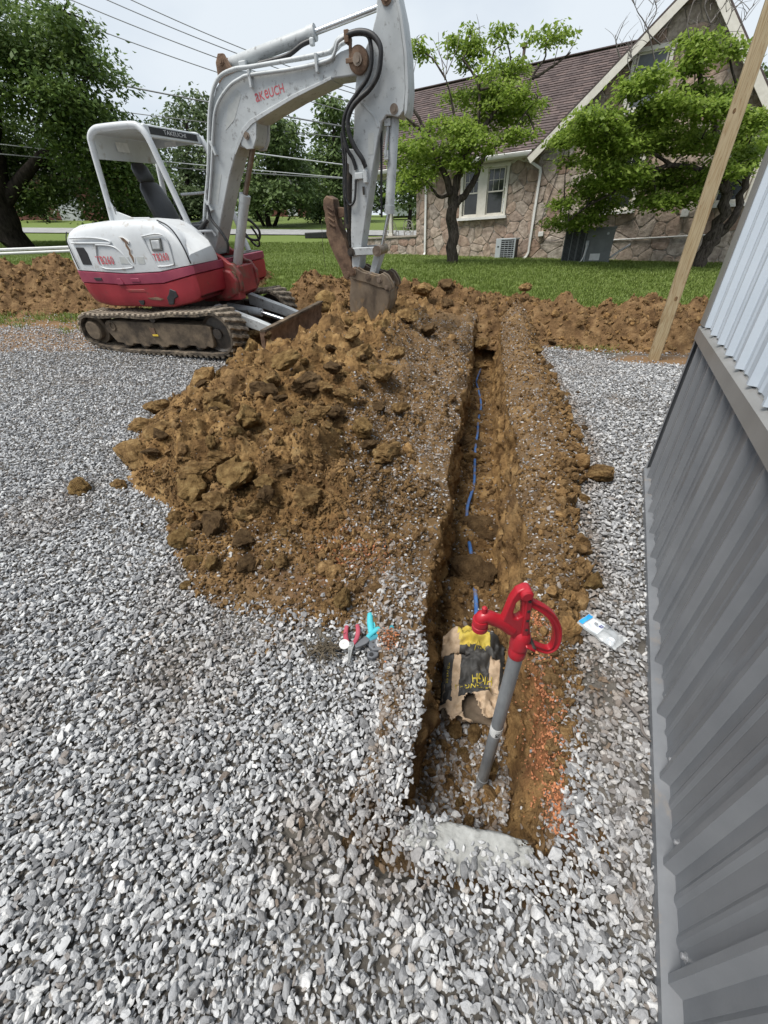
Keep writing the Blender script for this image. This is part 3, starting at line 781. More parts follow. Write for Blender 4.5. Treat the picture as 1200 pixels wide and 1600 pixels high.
mat_steel = mat('galvanised_steel', (.30, .31, .32), (.43, .44, .45), scale=8, rough=.45, metal=.6)

house = tag(empty('stone_house', (HX, HY, HZ), -math.radians(30)), 'old fieldstone house with brown shingle roof, steep gable and cream trim', 'house')

def clip_poly(poly, a, b, c):
    """keep a*x + b*z <= c"""
    out = []
    for i in range(len(poly)):
        p, q = poly[i], poly[(i + 1) % len(poly)]
        dp, dq = a * p[0] + b * p[1] - c, a * q[0] + b * q[1] - c
        if dp <= 0: out.append(p)
        if (dp < 0 < dq) or (dq < 0 < dp):
            t = dp / (dp - dq); out.append((p[0] + t * (q[0] - p[0]), p[1] + t * (q[1] - p[1])))
    return out
def area(p): return .5 * abs(sum(p[i][0] * p[(i + 1) % len(p)][1] - p[(i + 1) % len(p)][0] * p[i][1] for i in range(len(p)))) if len(p) > 2 else 0
def stone_cells(outline, halfplanes, cell, seed, holes=()):
    r = random.Random(seed); xs = [p[0] for p in outline]; zs = [p[1] for p in outline]
    seeds = []; row = 0; z = min(zs) - cell
    while z < max(zs) + cell:
        x = min(xs) - cell + (row % 2) * cell * .6
        while x < max(xs) + cell:
            seeds.append((x + r.uniform(-.42, .42) * cell, z + r.uniform(-.34, .34) * cell * .72)); x += cell * r.uniform(.75, 1.45)
        z += cell * .72; row += 1
    cells = []
    for i, s in enumerate(seeds):
        poly = [(s[0] - 1, s[1] - 1), (s[0] + 1, s[1] - 1), (s[0] + 1, s[1] + 1), (s[0] - 1, s[1] + 1)]
        for j, t in enumerate(seeds):
            if i == j or (t[0] - s[0]) ** 2 + (t[1] - s[1]) ** 2 > 2.2: continue
            a, b_ = t[0] - s[0], t[1] - s[1]; c = (t[0] ** 2 + t[1] ** 2 - s[0] ** 2 - s[1] ** 2) / 2
            L = math.hypot(a, b_); poly = clip_poly(poly, a / L, b_ / L, c / L - .008)
            if len(poly) < 3: break
        for a, b_, c in halfplanes:
            if len(poly) > 2: poly = clip_poly(poly, a, b_, c)
        for (x0, x1, z0, z1) in holes:
            if len(poly) < 3: break
            if all(p[0] <= x0 + 1e-6 for p in poly) or all(p[0] >= x1 - 1e-6 for p in poly) or all(p[1] <= z0 + 1e-6 for p in poly) or all(p[1] >= z1 - 1e-6 for p in poly): continue
            opts = [clip_poly(poly, 1, 0, x0), clip_poly(poly, -1, 0, -x1), clip_poly(poly, 0, 1, z0), clip_poly(poly, 0, -1, -z1)]
            poly = max(opts, key=area)
        if area(poly) > .012: cells.append(poly)
    return cells
def stone_wall(wall, cells, y, seed):
    r = random.Random(seed)
    for poly in cells:
        n_ = len(poly); cx = sum(p[0] for p in poly) / n_; cz = sum(p[1] for p in poly) / n_
        # round the corners a little
        pts_ = []
        for i in range(n_):
            p, q, w = poly[i - 1], poly[i], poly[(i + 1) % n_]
            for t, o_ in ((.82, p), (.82, w)): pts_.append((q[0] * t + o_[0] * (1 - t), q[1] * t + o_[1] * (1 - t)))
        d = r.uniform(.016, .036); k = len(pts_)
        ins = [(cx + (p[0] - cx) * .93 + r.uniform(-.006, .006), cz + (p[1] - cz) * .93 + r.uniform(-.006, .006)) for p in pts_]
        vs = [(p[0], y + .01, p[1]) for p in pts_] + [(p[0], y - d * .7, p[1]) for p in pts_] + [(p[0], y - d + r.uniform(-.006, .006), p[1]) for p in ins] + [(cx, y - d - r.uniform(0, .014), cz)]
        fs = [(i, (i + 1) % k, k + (i + 1) % k, k + i) for i in range(k)] + [(k + i, k + (i + 1) % k, 2 * k + (i + 1) % k, 2 * k + i) for i in range(k)] + [(2 * k + i, 2 * k + (i + 1) % k, 3 * k) for i in range(k)]
        mesh_obj('stone', vs, fs, mat_stone, wall)

GY = -.18
RK = .82                                          # slope of the gable's left rake
AP = (3.55, 6.02)                                 # apex
rake_z = lambda s: min(3.10 + RK * s, AP[1] - 1.2 * (s - AP[0]))
# main wall with the twin window
TW = (-2.76, -1.00, 1.38, 2.86)
w1 = MB()
for x0, x1, z0, z1 in [(-4.6, TW[0] + .05, -.4, 3.0), (TW[1] - .05, .05, -.4, 3.0), (TW[0] + .05, TW[1] - .05, -.4, TW[2] + .05), (TW[0] + .05, TW[1] - .05, TW[3] - .05, 3.0)]:
    w1.box(((x0 + x1) / 2, .16, (z0 + z1) / 2), (x1 - x0, .32, z1 - z0))
w1.box((-4.45, 3.6, 1.3), (.3, 6.6, 3.4))
wall1 = w1.build('front_wall', mat_mortar, house)
cells = stone_cells([(-4.6, -.15), (0, 2.95)], [(-1, 0, 4.59), (1, 0, -.005), (0, 1, 2.95), (0, -1, .2)], .42, 5, [TW])
stone_wall(wall1, cells, 0, 1)
# gable wall
GX1 = 7.3
holes = [(2.20, 3.20, 3.62, 4.90), (2.18, 3.16, 1.28, 2.80), (5.15, 6.1, 1.28, 2.75)]
gw = MB(); outl = [(.0, -.9), (GX1, -.9), (GX1, rake_z(GX1) - .05), (AP[0], AP[1] - .08), (.0, 2.98)]
gw.prism([(p[0], p[1]) for p in outl], GY, GY + .30, 'y')
wall2 = gw.build('gable_wall', mat_mortar, house)
hl = math.hypot(RK, 1); hr = math.hypot(1.2, 1)
cells = stone_cells([(0, -.9), (GX1, 6)], [(-1, 0, 0.0), (1, 0, GX1), (0, -1, .75), (-RK / hl, 1 / hl, 2.98 / hl), (1.2 / hr, 1 / hr, (AP[1] + 1.2 * AP[0] - .12) / hr)], .50, 9, holes)
stone_wall(wall2, cells, GY, 2)

def window(s0, s1, z0, z1, y, sashes, m_glass=mat_glass, lites=True):
    """outer casing s0..s1; sashes = [(a, b)]"""
    f = MB(); t = .09
    for a, b_ in [(s0, s0 + t), (s1 - t, s1)]: f.box(((a + b_) / 2, y - .02, (z0 + z1) / 2), (b_ - a, .12, z1 - z0))
    f.box(((s0 + s1) / 2, y - .022, z1 - t / 2), (s1 - s0 + .06, .13, t)); f.box(((s0 + s1) / 2, y - .018, z0 + .03), (s1 - s0 - .02, .11, .06))
    for i in range(len(sashes) - 1): f.box(((sashes[i][1] + sashes[i + 1][0]) / 2, y - .016, (z0 + z1) / 2), (sashes[i + 1][0] - sashes[i][1], .115, z1 - z0 - .05))
    w_ = f.build('window', mat_cream, house)
    MB().box(((s0 + s1) / 2, y - .07, z0 - .04), (s1 - s0 + .12, .20, .08)).build('sill', mat_white, w_)
    for a, b_ in sashes:
        za, zb = z0 + .06, z1 - t; zm = (za + zb) / 2
        for (p, q, yy) in ((za, zm + .02, y + .03), (zm - .02, zb, y + .005)):
            g = MB()
            for c_, d_ in [((a + .02, (p + q) / 2), (.04, q - p)), ((b_ - .02, (p + q) / 2), (.04, q - p))]: g.box((c_[0], yy, c_[1]), (d_[0], .04, d_[1]))
            for zz in (p + .02, q - .02): g.box(((a + b_) / 2, yy, zz), (b_ - a - .08, .038, .04))
            g.build('sash', mat_cream, w_)
            MB().box(((a + b_) / 2, yy + .005, (p + q) / 2), (b_ - a - .07, .008, q - p - .07)).build('pane', m_glass, w_)
        if lites:
            g = MB(); p, q = zm - .02, zb
            for k in (1, 2): g.box((a + (b_ - a) * k / 3, y - .004, (p + q) / 2), (.014, .012, q - p - .06))
            g.box(((a + b_) / 2, y - .005, (p + q) / 2), (b_ - a - .06, .012, .014)); g.build('muntins', mat_cream, w_)
    return w_
window(*TW, 0, [(-2.64, -2.08), (-1.76, -1.14)])
window(2.20, 3.20, 3.62, 4.90, GY - .05, [(2.32, 3.08)], mat_screen, False)
window(2.18, 3.16, 1.28, 2.80, GY - .05, [(2.30, 3.04)])
window(5.15, 6.10, 1.28, 2.75, GY - .05, [(5.27, 5.98)])

# main roof: deck plus shingles laid course over course
EY, EZ, RY, RZ = -.46, 3.06, 3.6, 6.00
sl = Vector((0, RY - EY, RZ - EZ)); SLEN = sl.length; sl.normalize(); nrm = Vector((0, -sl.z, sl.y))
S0 = -7.4
s_end = lambda t: -.10 + (t * sl.y) / 1.12 + .05       # the valley with the cross gable
deck = MB(); deck.add([(S0, EY, EZ - .03), (s_end(0), EY, EZ - .03), (s_end(SLEN), RY, RZ - .03), (S0, RY, RZ - .03), (S0, EY, EZ - .12), (s_end(0), EY, EZ - .12), (s_end(SLEN), RY, RZ - .12), (S0, RY, RZ - .12)],
                      [(0, 1, 2, 3), (7, 6, 5, 4), (0, 4, 5, 1), (1, 5, 6, 2), (2, 6, 7, 3), (3, 7, 4, 0)])
roof = deck.build('roof', mat_soffit, house)
sv, sf, tone = [], [], []
rows = int(SLEN / .145); r = random.Random(3)
for i in range(rows):
    t0 = i * .145 - .02; x = S0 - r.uniform(0, .3); e = s_end(t0 + .1)
    while x < e:
        w_ = r.choice((.18, .24, .30, .34)); x1 = min(x + w_, e + .06); k = len(sv); th = .012 + r.uniform(0, .010); dt = r.uniform(-.006, .006)
        o_ = Vector((0, EY, EZ))
        for xx in (x + .002, x1 - .002):
            for tt_, h in ((t0 + dt, .004), (t0 + dt, th + .012), (t0 + .18, .004)):
                p = o_ + sl * tt_ + nrm * h; sv.append((xx, p.y, p.z))
        sf += [(k, k + 3, k + 4, k + 1), (k + 1, k + 4, k + 5, k + 2), (k, k + 1, k + 2), (k + 3, k + 5, k + 4)]
        tv = r.random() ** 2 * .9; tone += [tv] * 6; x = x1
sh = mesh_obj('shingles', sv, sf, mat_shingle, roof); sh['kind'] = 'stuff'
a_ = sh.data.attributes.new('tone', 'FLOAT', 'POINT'); a_.data.foreach_set('value', tone)
MB().bar((S0, RY, RZ + .012), (s_end(SLEN), RY, RZ + .012), .26, .03).build('ridge_cap', mat_shingle, roof)
MB().add([(S0, RY + .01, RZ - .02), (3.4, RY + .01, RZ - .02), (3.4, 8.2, 3.0), (S0, 8.2, 3.0)], [(0, 1, 2, 3)]).build('rear_slope', mat_shingle, roof)
# cross gable roof: both slopes, rake boards, dark shingle edge
cg = MB(); Lw = (-.32, 3.10 - RK * .32); Rw = (GX1 + .3, AP[1] - 1.2 * (GX1 + .3 - AP[0]))
for (a, b_) in ((Lw, AP), (AP, Rw)):
    y1 = 3.4
    cg.add([(a[0], GY - .42, a[1] + .02), (b_[0], GY - .42, b_[1] + .02), (b_[0], y1, b_[1] + .02), (a[0], GY + .3 if a is Lw else y1, a[1] + .02),
            (a[0], GY - .42, a[1] + .075), (b_[0], GY - .42, b_[1] + .075), (b_[0], y1, b_[1] + .075), (a[0], GY + .3 if a is Lw else y1, a[1] + .075)],
           [(0, 1, 2, 3), (7, 6, 5, 4), (0, 4, 5, 1), (1, 5, 6, 2), (2, 6, 7, 3), (3, 7, 4, 0)])
cg.build('gable_roof', mat_shingle, house)
rb = MB()
for a, b_ in ((Lw, AP), (AP, Rw)):
    dv = Vector((b_[0] - a[0], 0, b_[1] - a[1])).normalized(); nn = Vector((-dv.z, 0, dv.x))
    p0, p1 = Vector((a[0], GY - .40, a[1])) - nn * .09, Vector((b_[0], GY - .40, b_[1])) - nn * .09
    rb.bar(p0, p1, .035, .20, up=nn)
rb.build('rake_board', mat_cream, house, bev=.004)
so = MB()
for a, b_ in ((Lw, AP), (AP, Rw)):
    so.add([(a[0], GY - .38, a[1] - .06), (b_[0], GY - .38, b_[1] - .06), (b_[0], GY, b_[1] - .06), (a[0], GY, a[1] - .06)], [(0, 1, 2, 3)])
so.build('soffit', mat_soffit, house)
# gutter, eave soffit, downspouts
MB().prism([(EY + .06, 3.04), (EY - .07, 3.04), (EY - .085, 3.025), (EY - .075, 2.97), (EY - .045, 2.92), (EY + .06, 2.92)], S0, -.16, 'x').build('gutter', mat_white, house, sharp=30)
MB().box((-3.7, EY / 2 + .02, 2.93), (7.2, -EY, .03)).build('eave_soffit', mat_cream, house)
MB().box((-3.8, -.02, 2.88), (7.0, .03, .12)).build('frieze_board', mat_cream, house)
def flat_tube(pts_, w_, h):
    b_ = MB()
    for p, q in zip(pts_[:-1], pts_[1:]): b_.bar(p, Vector(q) + (Vector(q) - Vector(p)).normalized() * .02, w_, h, up=(0, 1, 0))
    return b_
flat_tube([(-.30, EY, 2.92), (-.28, EY + .02, 2.78), (.07, GY - .08, 2.58), (.10, GY - .07, 2.48), (.075, GY - .07, .22), (.02, GY - .09, .10), (-.06, GY - .22, .02)], .075, .06).build('downspout', mat_white, house, bev=.008)
flat_tube([(-4.16, EY, 2.92), (-4.16, -.09, 2.66), (-4.16, -.08, .30), (-4.16, -.20, .20)], .08, .06).build('downspout', mat_white, house, bev=.008)
MB().box((-4.2, -.35, .17), (.5, .25, .04)).build('splash_block', mat_black, house)
MB().cyl((-1.95, 3.75, 5.7), (-1.95, 3.75, 6.55), .055, 14).lathe([(.075, 0), (.10, .02), (.10, .10), (.07, .14)], 14, o=(-1.95, 3.75, 6.52)).build('roof_vent', mat_soffit, house, sharp=40)
mb_ = MB().box((.43, GY - .10, .76), (.17, .12, .14)).build('meter_box', mat_white, house, bev=.01)
MB().tube(catmull([(.40, GY - .06, .83), (.40, GY - .05, 1.4), (.62, GY - .05, 2.2), (.8, GY - .05, 3.2)], 5), .008, 5).build('wall_cable', mat_black, house)
MB().tube(catmull([(.48, GY - .06, .70), (.60, GY - .06, .56), (.95, GY - .07, .55), (1.25, GY - .07, .66), (1.35, GY - .07, .9)], 5), .010, 5).build('wall_cable', mat_black, house)
MB().box((4.62, GY - .10, 1.12), (.20, .14, .20)).build('junction_box', mat_white, house, bev=.01)
MB().tube([(2.0, GY - .5, .18), (2.35, GY - .10, .46), (2.7, GY - .06, .50), (5.5, GY - .06, .54)], .022, 7).build('conduit', mat_white, house)
MB().box((1.6, GY - .045, .58), (.30, .05, .34)).build('wall_vent', mat_white, house, bev=.01)

# porch beyond the left end of the wall
pw = MB().box((-5.95, .15, .45), (2.7, .26, .84)).build('porch_wall', mat_mortar, house)
stone_wall(pw, stone_cells([(-7.3, .05), (-4.6, .85)], [(-1, 0, 7.28), (1, 0, -4.62), (0, 1, .85), (0, -1, -.05)], .36, 21), .02, 4)
MB().box((-5.95, .13, .90), (2.75, .36, .07)).build('coping', mat_mortar, house, bev=.012)
pier = MB().box((-7.55, .2, 1.5), (.5, .5, 3.0)).build('porch_pier', mat_mortar, house)
stone_wall(pier, stone_cells([(-7.8, .05), (-7.3, 2.9)], [(-1, 0, 7.79), (1, 0, -7.31), (0, 1, 2.9), (0, -1, -.05)], .34, 23), -.05, 5)
MB().box((-6.0, 1.9, .33), (3.0, 3.4, .25)).build('porch_floor', mat_mortar, house)
for x in (-5.85,): MB().box((x, .16, 1.92), (.15, .15, 1.98)).box((x, .16, .98), (.22, .22, .08)).box((x, .16, 2.84), (.22, .22, .08)).build('porch_post', mat_cream, house, bev=.008)
MB().box((-6.0, .16, 2.93), (3.1, .2, .2)).build('porch_beam', mat_cream, house)

def hpt(s, y, z=0):
    c_, s_ = math.cos(math.radians(30)), math.sin(math.radians(30))
    return (HX + s * c_ + y * s_, HY - s * s_ + y * c_, HZ + z)

# wrought metal chairs and a pot on the porch
def garden_chair(loc, rz, label):
    e = tag(empty('garden_chair', loc, rz), label, 'garden chair', 'metal chairs on the porch')
    MB().box((0, 0, .42), (.50, .46, .03)).build('seat', mat_cream, e, bev=.008)
    for sx in (-.22, .22):
        for sy in (-.2, .2): MB().tube([(sx, sy, .41), (sx * 1.1, sy * 1.15, 0)], .014, 6).build('leg', mat_cream, e)
        MB().tube(catmull([(sx, .20, .42), (sx, .22, .62), (sx * 1.1, -.05, .66), (sx * 1.05, -.2, .60), (sx, -.2, .42)], 4), .014, 6).build('arm', mat_cream, e)
    f_ = MB(); f_.tube(catmull([(-.23, .21, .42), (-.26, .25, .75), (-.18, .27, .95), (0, .28, 1.0), (.18, .27, .95), (.26, .25, .75), (.23, .21, .42)], 5), .016, 6); f_.build('back_frame', mat_cream, e)
    sc = MB()
    for cx, cz, rr in [(-.1, .82, .08), (.1, .82, .08), (0, .66, .09), (-.13, .56, .06), (.13, .56, .06), (0, .90, .05)]:
        sc.tube([(cx + rr * math.cos(t), .245, cz + rr * math.sin(t)) for t in np.linspace(0, 6.283, 11)], .009, 5, cap=False)
    sc.build('back_scrolls', mat_cream, e)
garden_chair(hpt(-5.15, .75, .46), -math.radians(30) + 2.9, 'cream scrolled metal garden chair on porch beside the corner of the stone wall')
garden_chair(hpt(-6.15, .85, .46), -math.radians(30) + 3.3, 'cream scrolled metal garden chair on porch, left of the porch post')
mat_terra = mat('dark_red_glaze', (.16, .045, .04), (.24, .08, .07), scale=5, rough=.4)
p_ = MB().lathe([(.10, 0), (.19, .06), (.23, .17), (.20, .28), (.15, .33), (.17, .37), (.15, .37), (.12, .30)], 18).build('glazed_pot', mat_terra, None, sharp=40)
p_.location = hpt(-5.50, .55, .46); p_.scale = (1.05, 1.05, 1.25); tag(p_, 'dark red glazed pot standing on the porch behind the low stone wall', 'pot')

# air conditioners by the house
mat_acgrey = mat('light_grey_enamel', (.40, .43, .45), (.47, .50, .52), scale=4, rough=.45)
mat_acdark = mat('charcoal_enamel', (.135, .148, .145), (.175, .19, .186), scale=4, rough=.5)
mat_coil = mat('dark_condenser_fins', (.015, .017, .018), (.04, .042, .045), scale=60, rough=.6, stretch=(1, 1, 12))
mat_label = mat('white_paper_label', (.62, .62, .60), (.75, .75, .73), scale=14, rough=.7)
ac = tag(empty('condenser_unit', hpt(-.66, -.5, -.03), -math.radians(30) - .06), 'small light grey air conditioner condenser against the stone wall beside the downspout', 'air conditioner')
w_, d_, h_ = .72, .52, .70
MB().box((0, 0, h_ / 2), (w_ - .06, d_ - .06, h_ - .04)).build('coil', mat_coil, ac)
MB().box((-w_ / 2 + .10, -.005, h_ / 2), (.20, d_, h_ - .02)).build('side_panel', mat_acgrey, ac, bev=.012)
MB().box((0, 0, h_ - .015), (w_ + .01, d_ + .012, .05)).build('lid', mat_acgrey, ac, bev=.012)
MB().box((0, 0, .03), (w_, d_, .07)).build('base_pan', mat_acgrey, ac, bev=.01)
MB().box((w_ / 2 - .02, -d_ / 2 + .02, h_ / 2), (.05, .05, h_)).build('corner_post', mat_acgrey, ac, bev=.008)
for k in range(9): MB().box((.09, -d_ / 2 + .012, .11 + k * .064), (w_ - .24, .02, .016)).build('slat', mat_acgrey, ac)
for k in (1, 2, 3): MB().box((-.15 + k * .13, -d_ / 2 + .006, h_ / 2), (.010, .02, h_ - .12)).build('upright', mat_acgrey, ac)
MB().lathe([(.035, 0), (.035, .004), (.03, .006)], 16, Matrix.Rotation(math.pi / 2, 3, 'X') @ Matrix.Diagonal((1.2, .7, 1))).build('badge', mat_black, ac).location = (-w_ / 2 + .10, -d_ / 2 - .006, h_ * .66)
a2 = tag(empty('packaged_unit', (6.92, 15.05, float(terr(6.92, 15.05)) - .02), -math.radians(27)), 'large charcoal packaged air conditioner standing on the lawn before the stone gable', 'air conditioner')
w_, d_, h_ = 1.42, .85, .93
MB().box((0, .02, h_ / 2 + .02), (w_ - .05, d_ - .08, h_ - .06)).build('coil', mat_coil, a2)
MB().box((w_ * .22, 0, h_ / 2 + .04), (w_ * .54, d_, h_ - .06)).build('service_panel', mat_acdark, a2, bev=.012)
MB().box((w_ * .20, -d_ / 2 - .004, h_ * .52), (w_ * .30, .02, h_ * .36)).build('access_door', mat_acdark, a2, bev=.006)
MB().box((w_ * .19, -d_ / 2 - .004, h_ * .20), (w_ * .20, .008, h_ * .19)).build('rating_label', mat_label, a2)
MB().lathe([(.035, 0), (.035, .006)], 14, Matrix.Rotation(math.pi / 2, 3, 'X')).build('round_label', mat_acgrey, a2).location = (w_ * .36, -d_ / 2 - .004, h_ * .84)
MB().box((0, 0, h_ - .01), (w_ + .02, d_ + .02, .06)).build('lid', mat_acdark, a2, bev=.012)
MB().box((0, 0, .04), (w_ + .02, d_ + .02, .08)).build('base_rail', mat_acdark, a2, bev=.01)
for k in range(18): MB().box((-w_ / 2 + .03 + k * .0345, -d_ / 2 + .015, h_ / 2 + .02), (.010, .03, h_ - .12)).build('slat', mat_acdark, a2)
for k in range(4): MB().box((-w_ / 2 + .02 + k * .195, -d_ / 2 + .008, h_ / 2 + .02), (.03, .045, h_ - .1)).build('upright', mat_acdark, a2)
MB().tube(catmull([(-.03, -d_ / 2 - .03, .60), (-.03, -d_ / 2 - .07, .40), (-.06, -d_ / 2 - .10, .16), (-.16, -d_ / 2 - .16, .03), (-.4, -d_ / 2 - .14, .02)], 5), .018, 7).build('hose', mat_white, a2)
MB().tube(catmull([(.02, -d_ / 2 - .03, .55), (-.01, -d_ / 2 - .08, .3), (0, -d_ / 2 - .12, .02), (.1, -d_ / 2 - .2, .01)], 5), .014, 7).build('hose', mat_acgrey, a2)
MB().box((-.02, -d_ / 2 - .02, .56), (.09, .06, .12)).build('disconnect_box', mat_acgrey, a2, bev=.008)
MB().tube([(w_ / 2, -.2, .15), (w_ / 2 + .25, .3, .32), (w_ / 2 + .5, .8, .46)], .028, 8).build('drain_pipe', mat_acgrey, a2)
# ------------------------------------------------------------------ excavator
RUST = (.16, .085, .045); MUD = (.22, .165, .11)
mat_xwhite = mat('worn_white_machine_paint', (.50, .52, .53), (.60, .62, .63), scale=2.2, rough=.42, dirt=(.30, .26, .21), dscale=7, damt=.37, rvar=.12, spec=.5)
mat_xboom = mat('scuffed_white_boom_paint', (.40, .42, .425), (.52, .545, .55), scale=3.0, rough=.5, dirt=(.085, .07, .06), dscale=16, damt=.375, rvar=.15, spec=.45)
mat_xred = mat('worn_red_machine_paint', (.25, .018, .028), (.34, .030, .040), scale=3, rough=.42, dirt=(.12, .05, .04), dscale=8, damt=.36, rvar=.12)
mat_maroon = mat('faded_maroon_paint', (.23, .030, .065), (.31, .055, .09), scale=4, rough=.45, dirt=(.30, .13, .14), dscale=6, damt=.34)
mat_castred = mat('muddy_red_casting', (.22, .022, .026), (.31, .04, .04), scale=5, rough=.55, dirt=(.13, .085, .06), dscale=6, damt=.46)
mat_track = mat('muddy_track_rubber', (.028, .026, .024), (.16, .128, .095), scale=9, rough=.95, bump=.7, bscale=40, bdist=.012, dirt=(.30, .245, .18), dscale=6, damt=.43, spec=.2)
mat_lug = mat('pale_mud_on_lugs', (.10, .085, .068), (.34, .285, .22), scale=14, rough=.95, bump=.6, bscale=50, spec=.2, contrast=(.38, .6))
mat_mudsteel = mat('mud_covered_steel', (.065, .052, .040), (.19, .145, .10), scale=6, rough=.9, bump=.5, bscale=40, dirt=(.045, .036, .03), dscale=5, damt=.36, spec=.25)
mat_bucket = mat('scraped_bucket_steel', (.085, .062, .043), (.24, .185, .13), scale=4.5, rough=.62, bump=.45, bscale=26, dirt=(.28, .18, .09), dscale=5, damt=.42, metal=.15, stretch=(1, 1, .5))
mat_rust = mat('brown_rusty_steel', (.085, .05, .032), (.22, .14, .09), scale=8, rough=.85, bump=.5, bscale=40, dirt=(.03, .025, .022), dscale=5, damt=.36)
mat_grease = mat('greasy_dark_steel', (.02, .018, .016), (.07, .055, .042), scale=12, rough=.5, bump=.3)
mat_chrome = mat('chromed_rod', (.50, .51, .52), (.62, .63, .64), scale=3, rough=.22, metal=.9)
mat_oldrod = mat('dirty_brown_rod', (.16, .12, .09), (.30, .24, .19), scale=8, rough=.45, metal=.5)
mat_seat = mat('black_vinyl', (.012, .012, .013), (.024, .024, .026), scale=6, rough=.42, bump=.1, bscale=90)
mat_consol = mat('grey_console_plastic', (.13, .135, .13), (.19, .195, .185), scale=6, rough=.6)
mat_decal = mat('faded_red_decal', (.52, .07, .09), (.62, .14, .15), scale=20, rough=.5)
mat_silver = mat('faded_silver_decal', (.42, .44, .43), (.50, .51, .49), scale=14, rough=.5)
mat_hose = mat('black_rubber_hose', (.010, .010, .011), (.03, .03, .031), scale=30, rough=.5, dirt=(.14, .12, .1), dscale=9, damt=.36)
mat_whtext = mat('white_print', (.55, .55, .55), None, rough=.6)
mat_yellow = mat('yellow_paint', (.62, .42, .03), (.7, .5, .06), scale=10, rough=.5)
mat_lens = mat('frosted_lamp_lens', (.42, .44, .45), (.62, .64, .65), scale=12, rough=.2)

ex_m = Matrix.Translation((-3.1281, 7.4307, .2089)) @ Matrix.Rotation(math.radians(-18), 4, 'Z') @ Matrix.Rotation(math.radians(.5), 4, 'Y') @ Matrix.Rotation(math.radians(4), 4, 'X')
EX = tag(empty('mini_excavator', mw=ex_m), 'white and red mini excavator with canopy resting its bucket on the soil heap', 'excavator')

# --- tracks
def track_loop():
    P_ = []
    for a in np.linspace(-90, 90, 15): P_.append((1.19 + .26 * math.cos(math.radians(a)), .325 + .26 * math.sin(math.radians(a))))
    for t in np.linspace(.1, .9, 9): P_.append((1.19 + t * (-1.06 - 1.19), .585 + t * (.53 - .585) - .03 * math.sin(math.pi * t) - .012 * math.sin(5 * math.pi * t)))
    for a in np.linspace(90, 235, 13): P_.append((-1.06 + .20 * math.cos(math.radians(a)), .33 + .20 * math.sin(math.radians(a))))
    P_.append((-.72, .068)); 
    for t in np.linspace(.1, .95, 10): P_.append((-.72 + t * 1.91, .066))
    return np.array(P_)
def resample(P_, n_, closed=True):
    Q = np.vstack([P_, P_[:1]]) if closed else P_
    d = np.concatenate([[0], np.cumsum(np.linalg.norm(np.diff(Q, axis=0), axis=1))]); s_ = np.linspace(0, d[-1], n_ + (1 if closed else 0))[:n_ if closed else None]
    return np.stack([np.interp(s_, d, Q[:, k]) for k in range(Q.shape[1])], -1)
NL = 62
lug_me = None
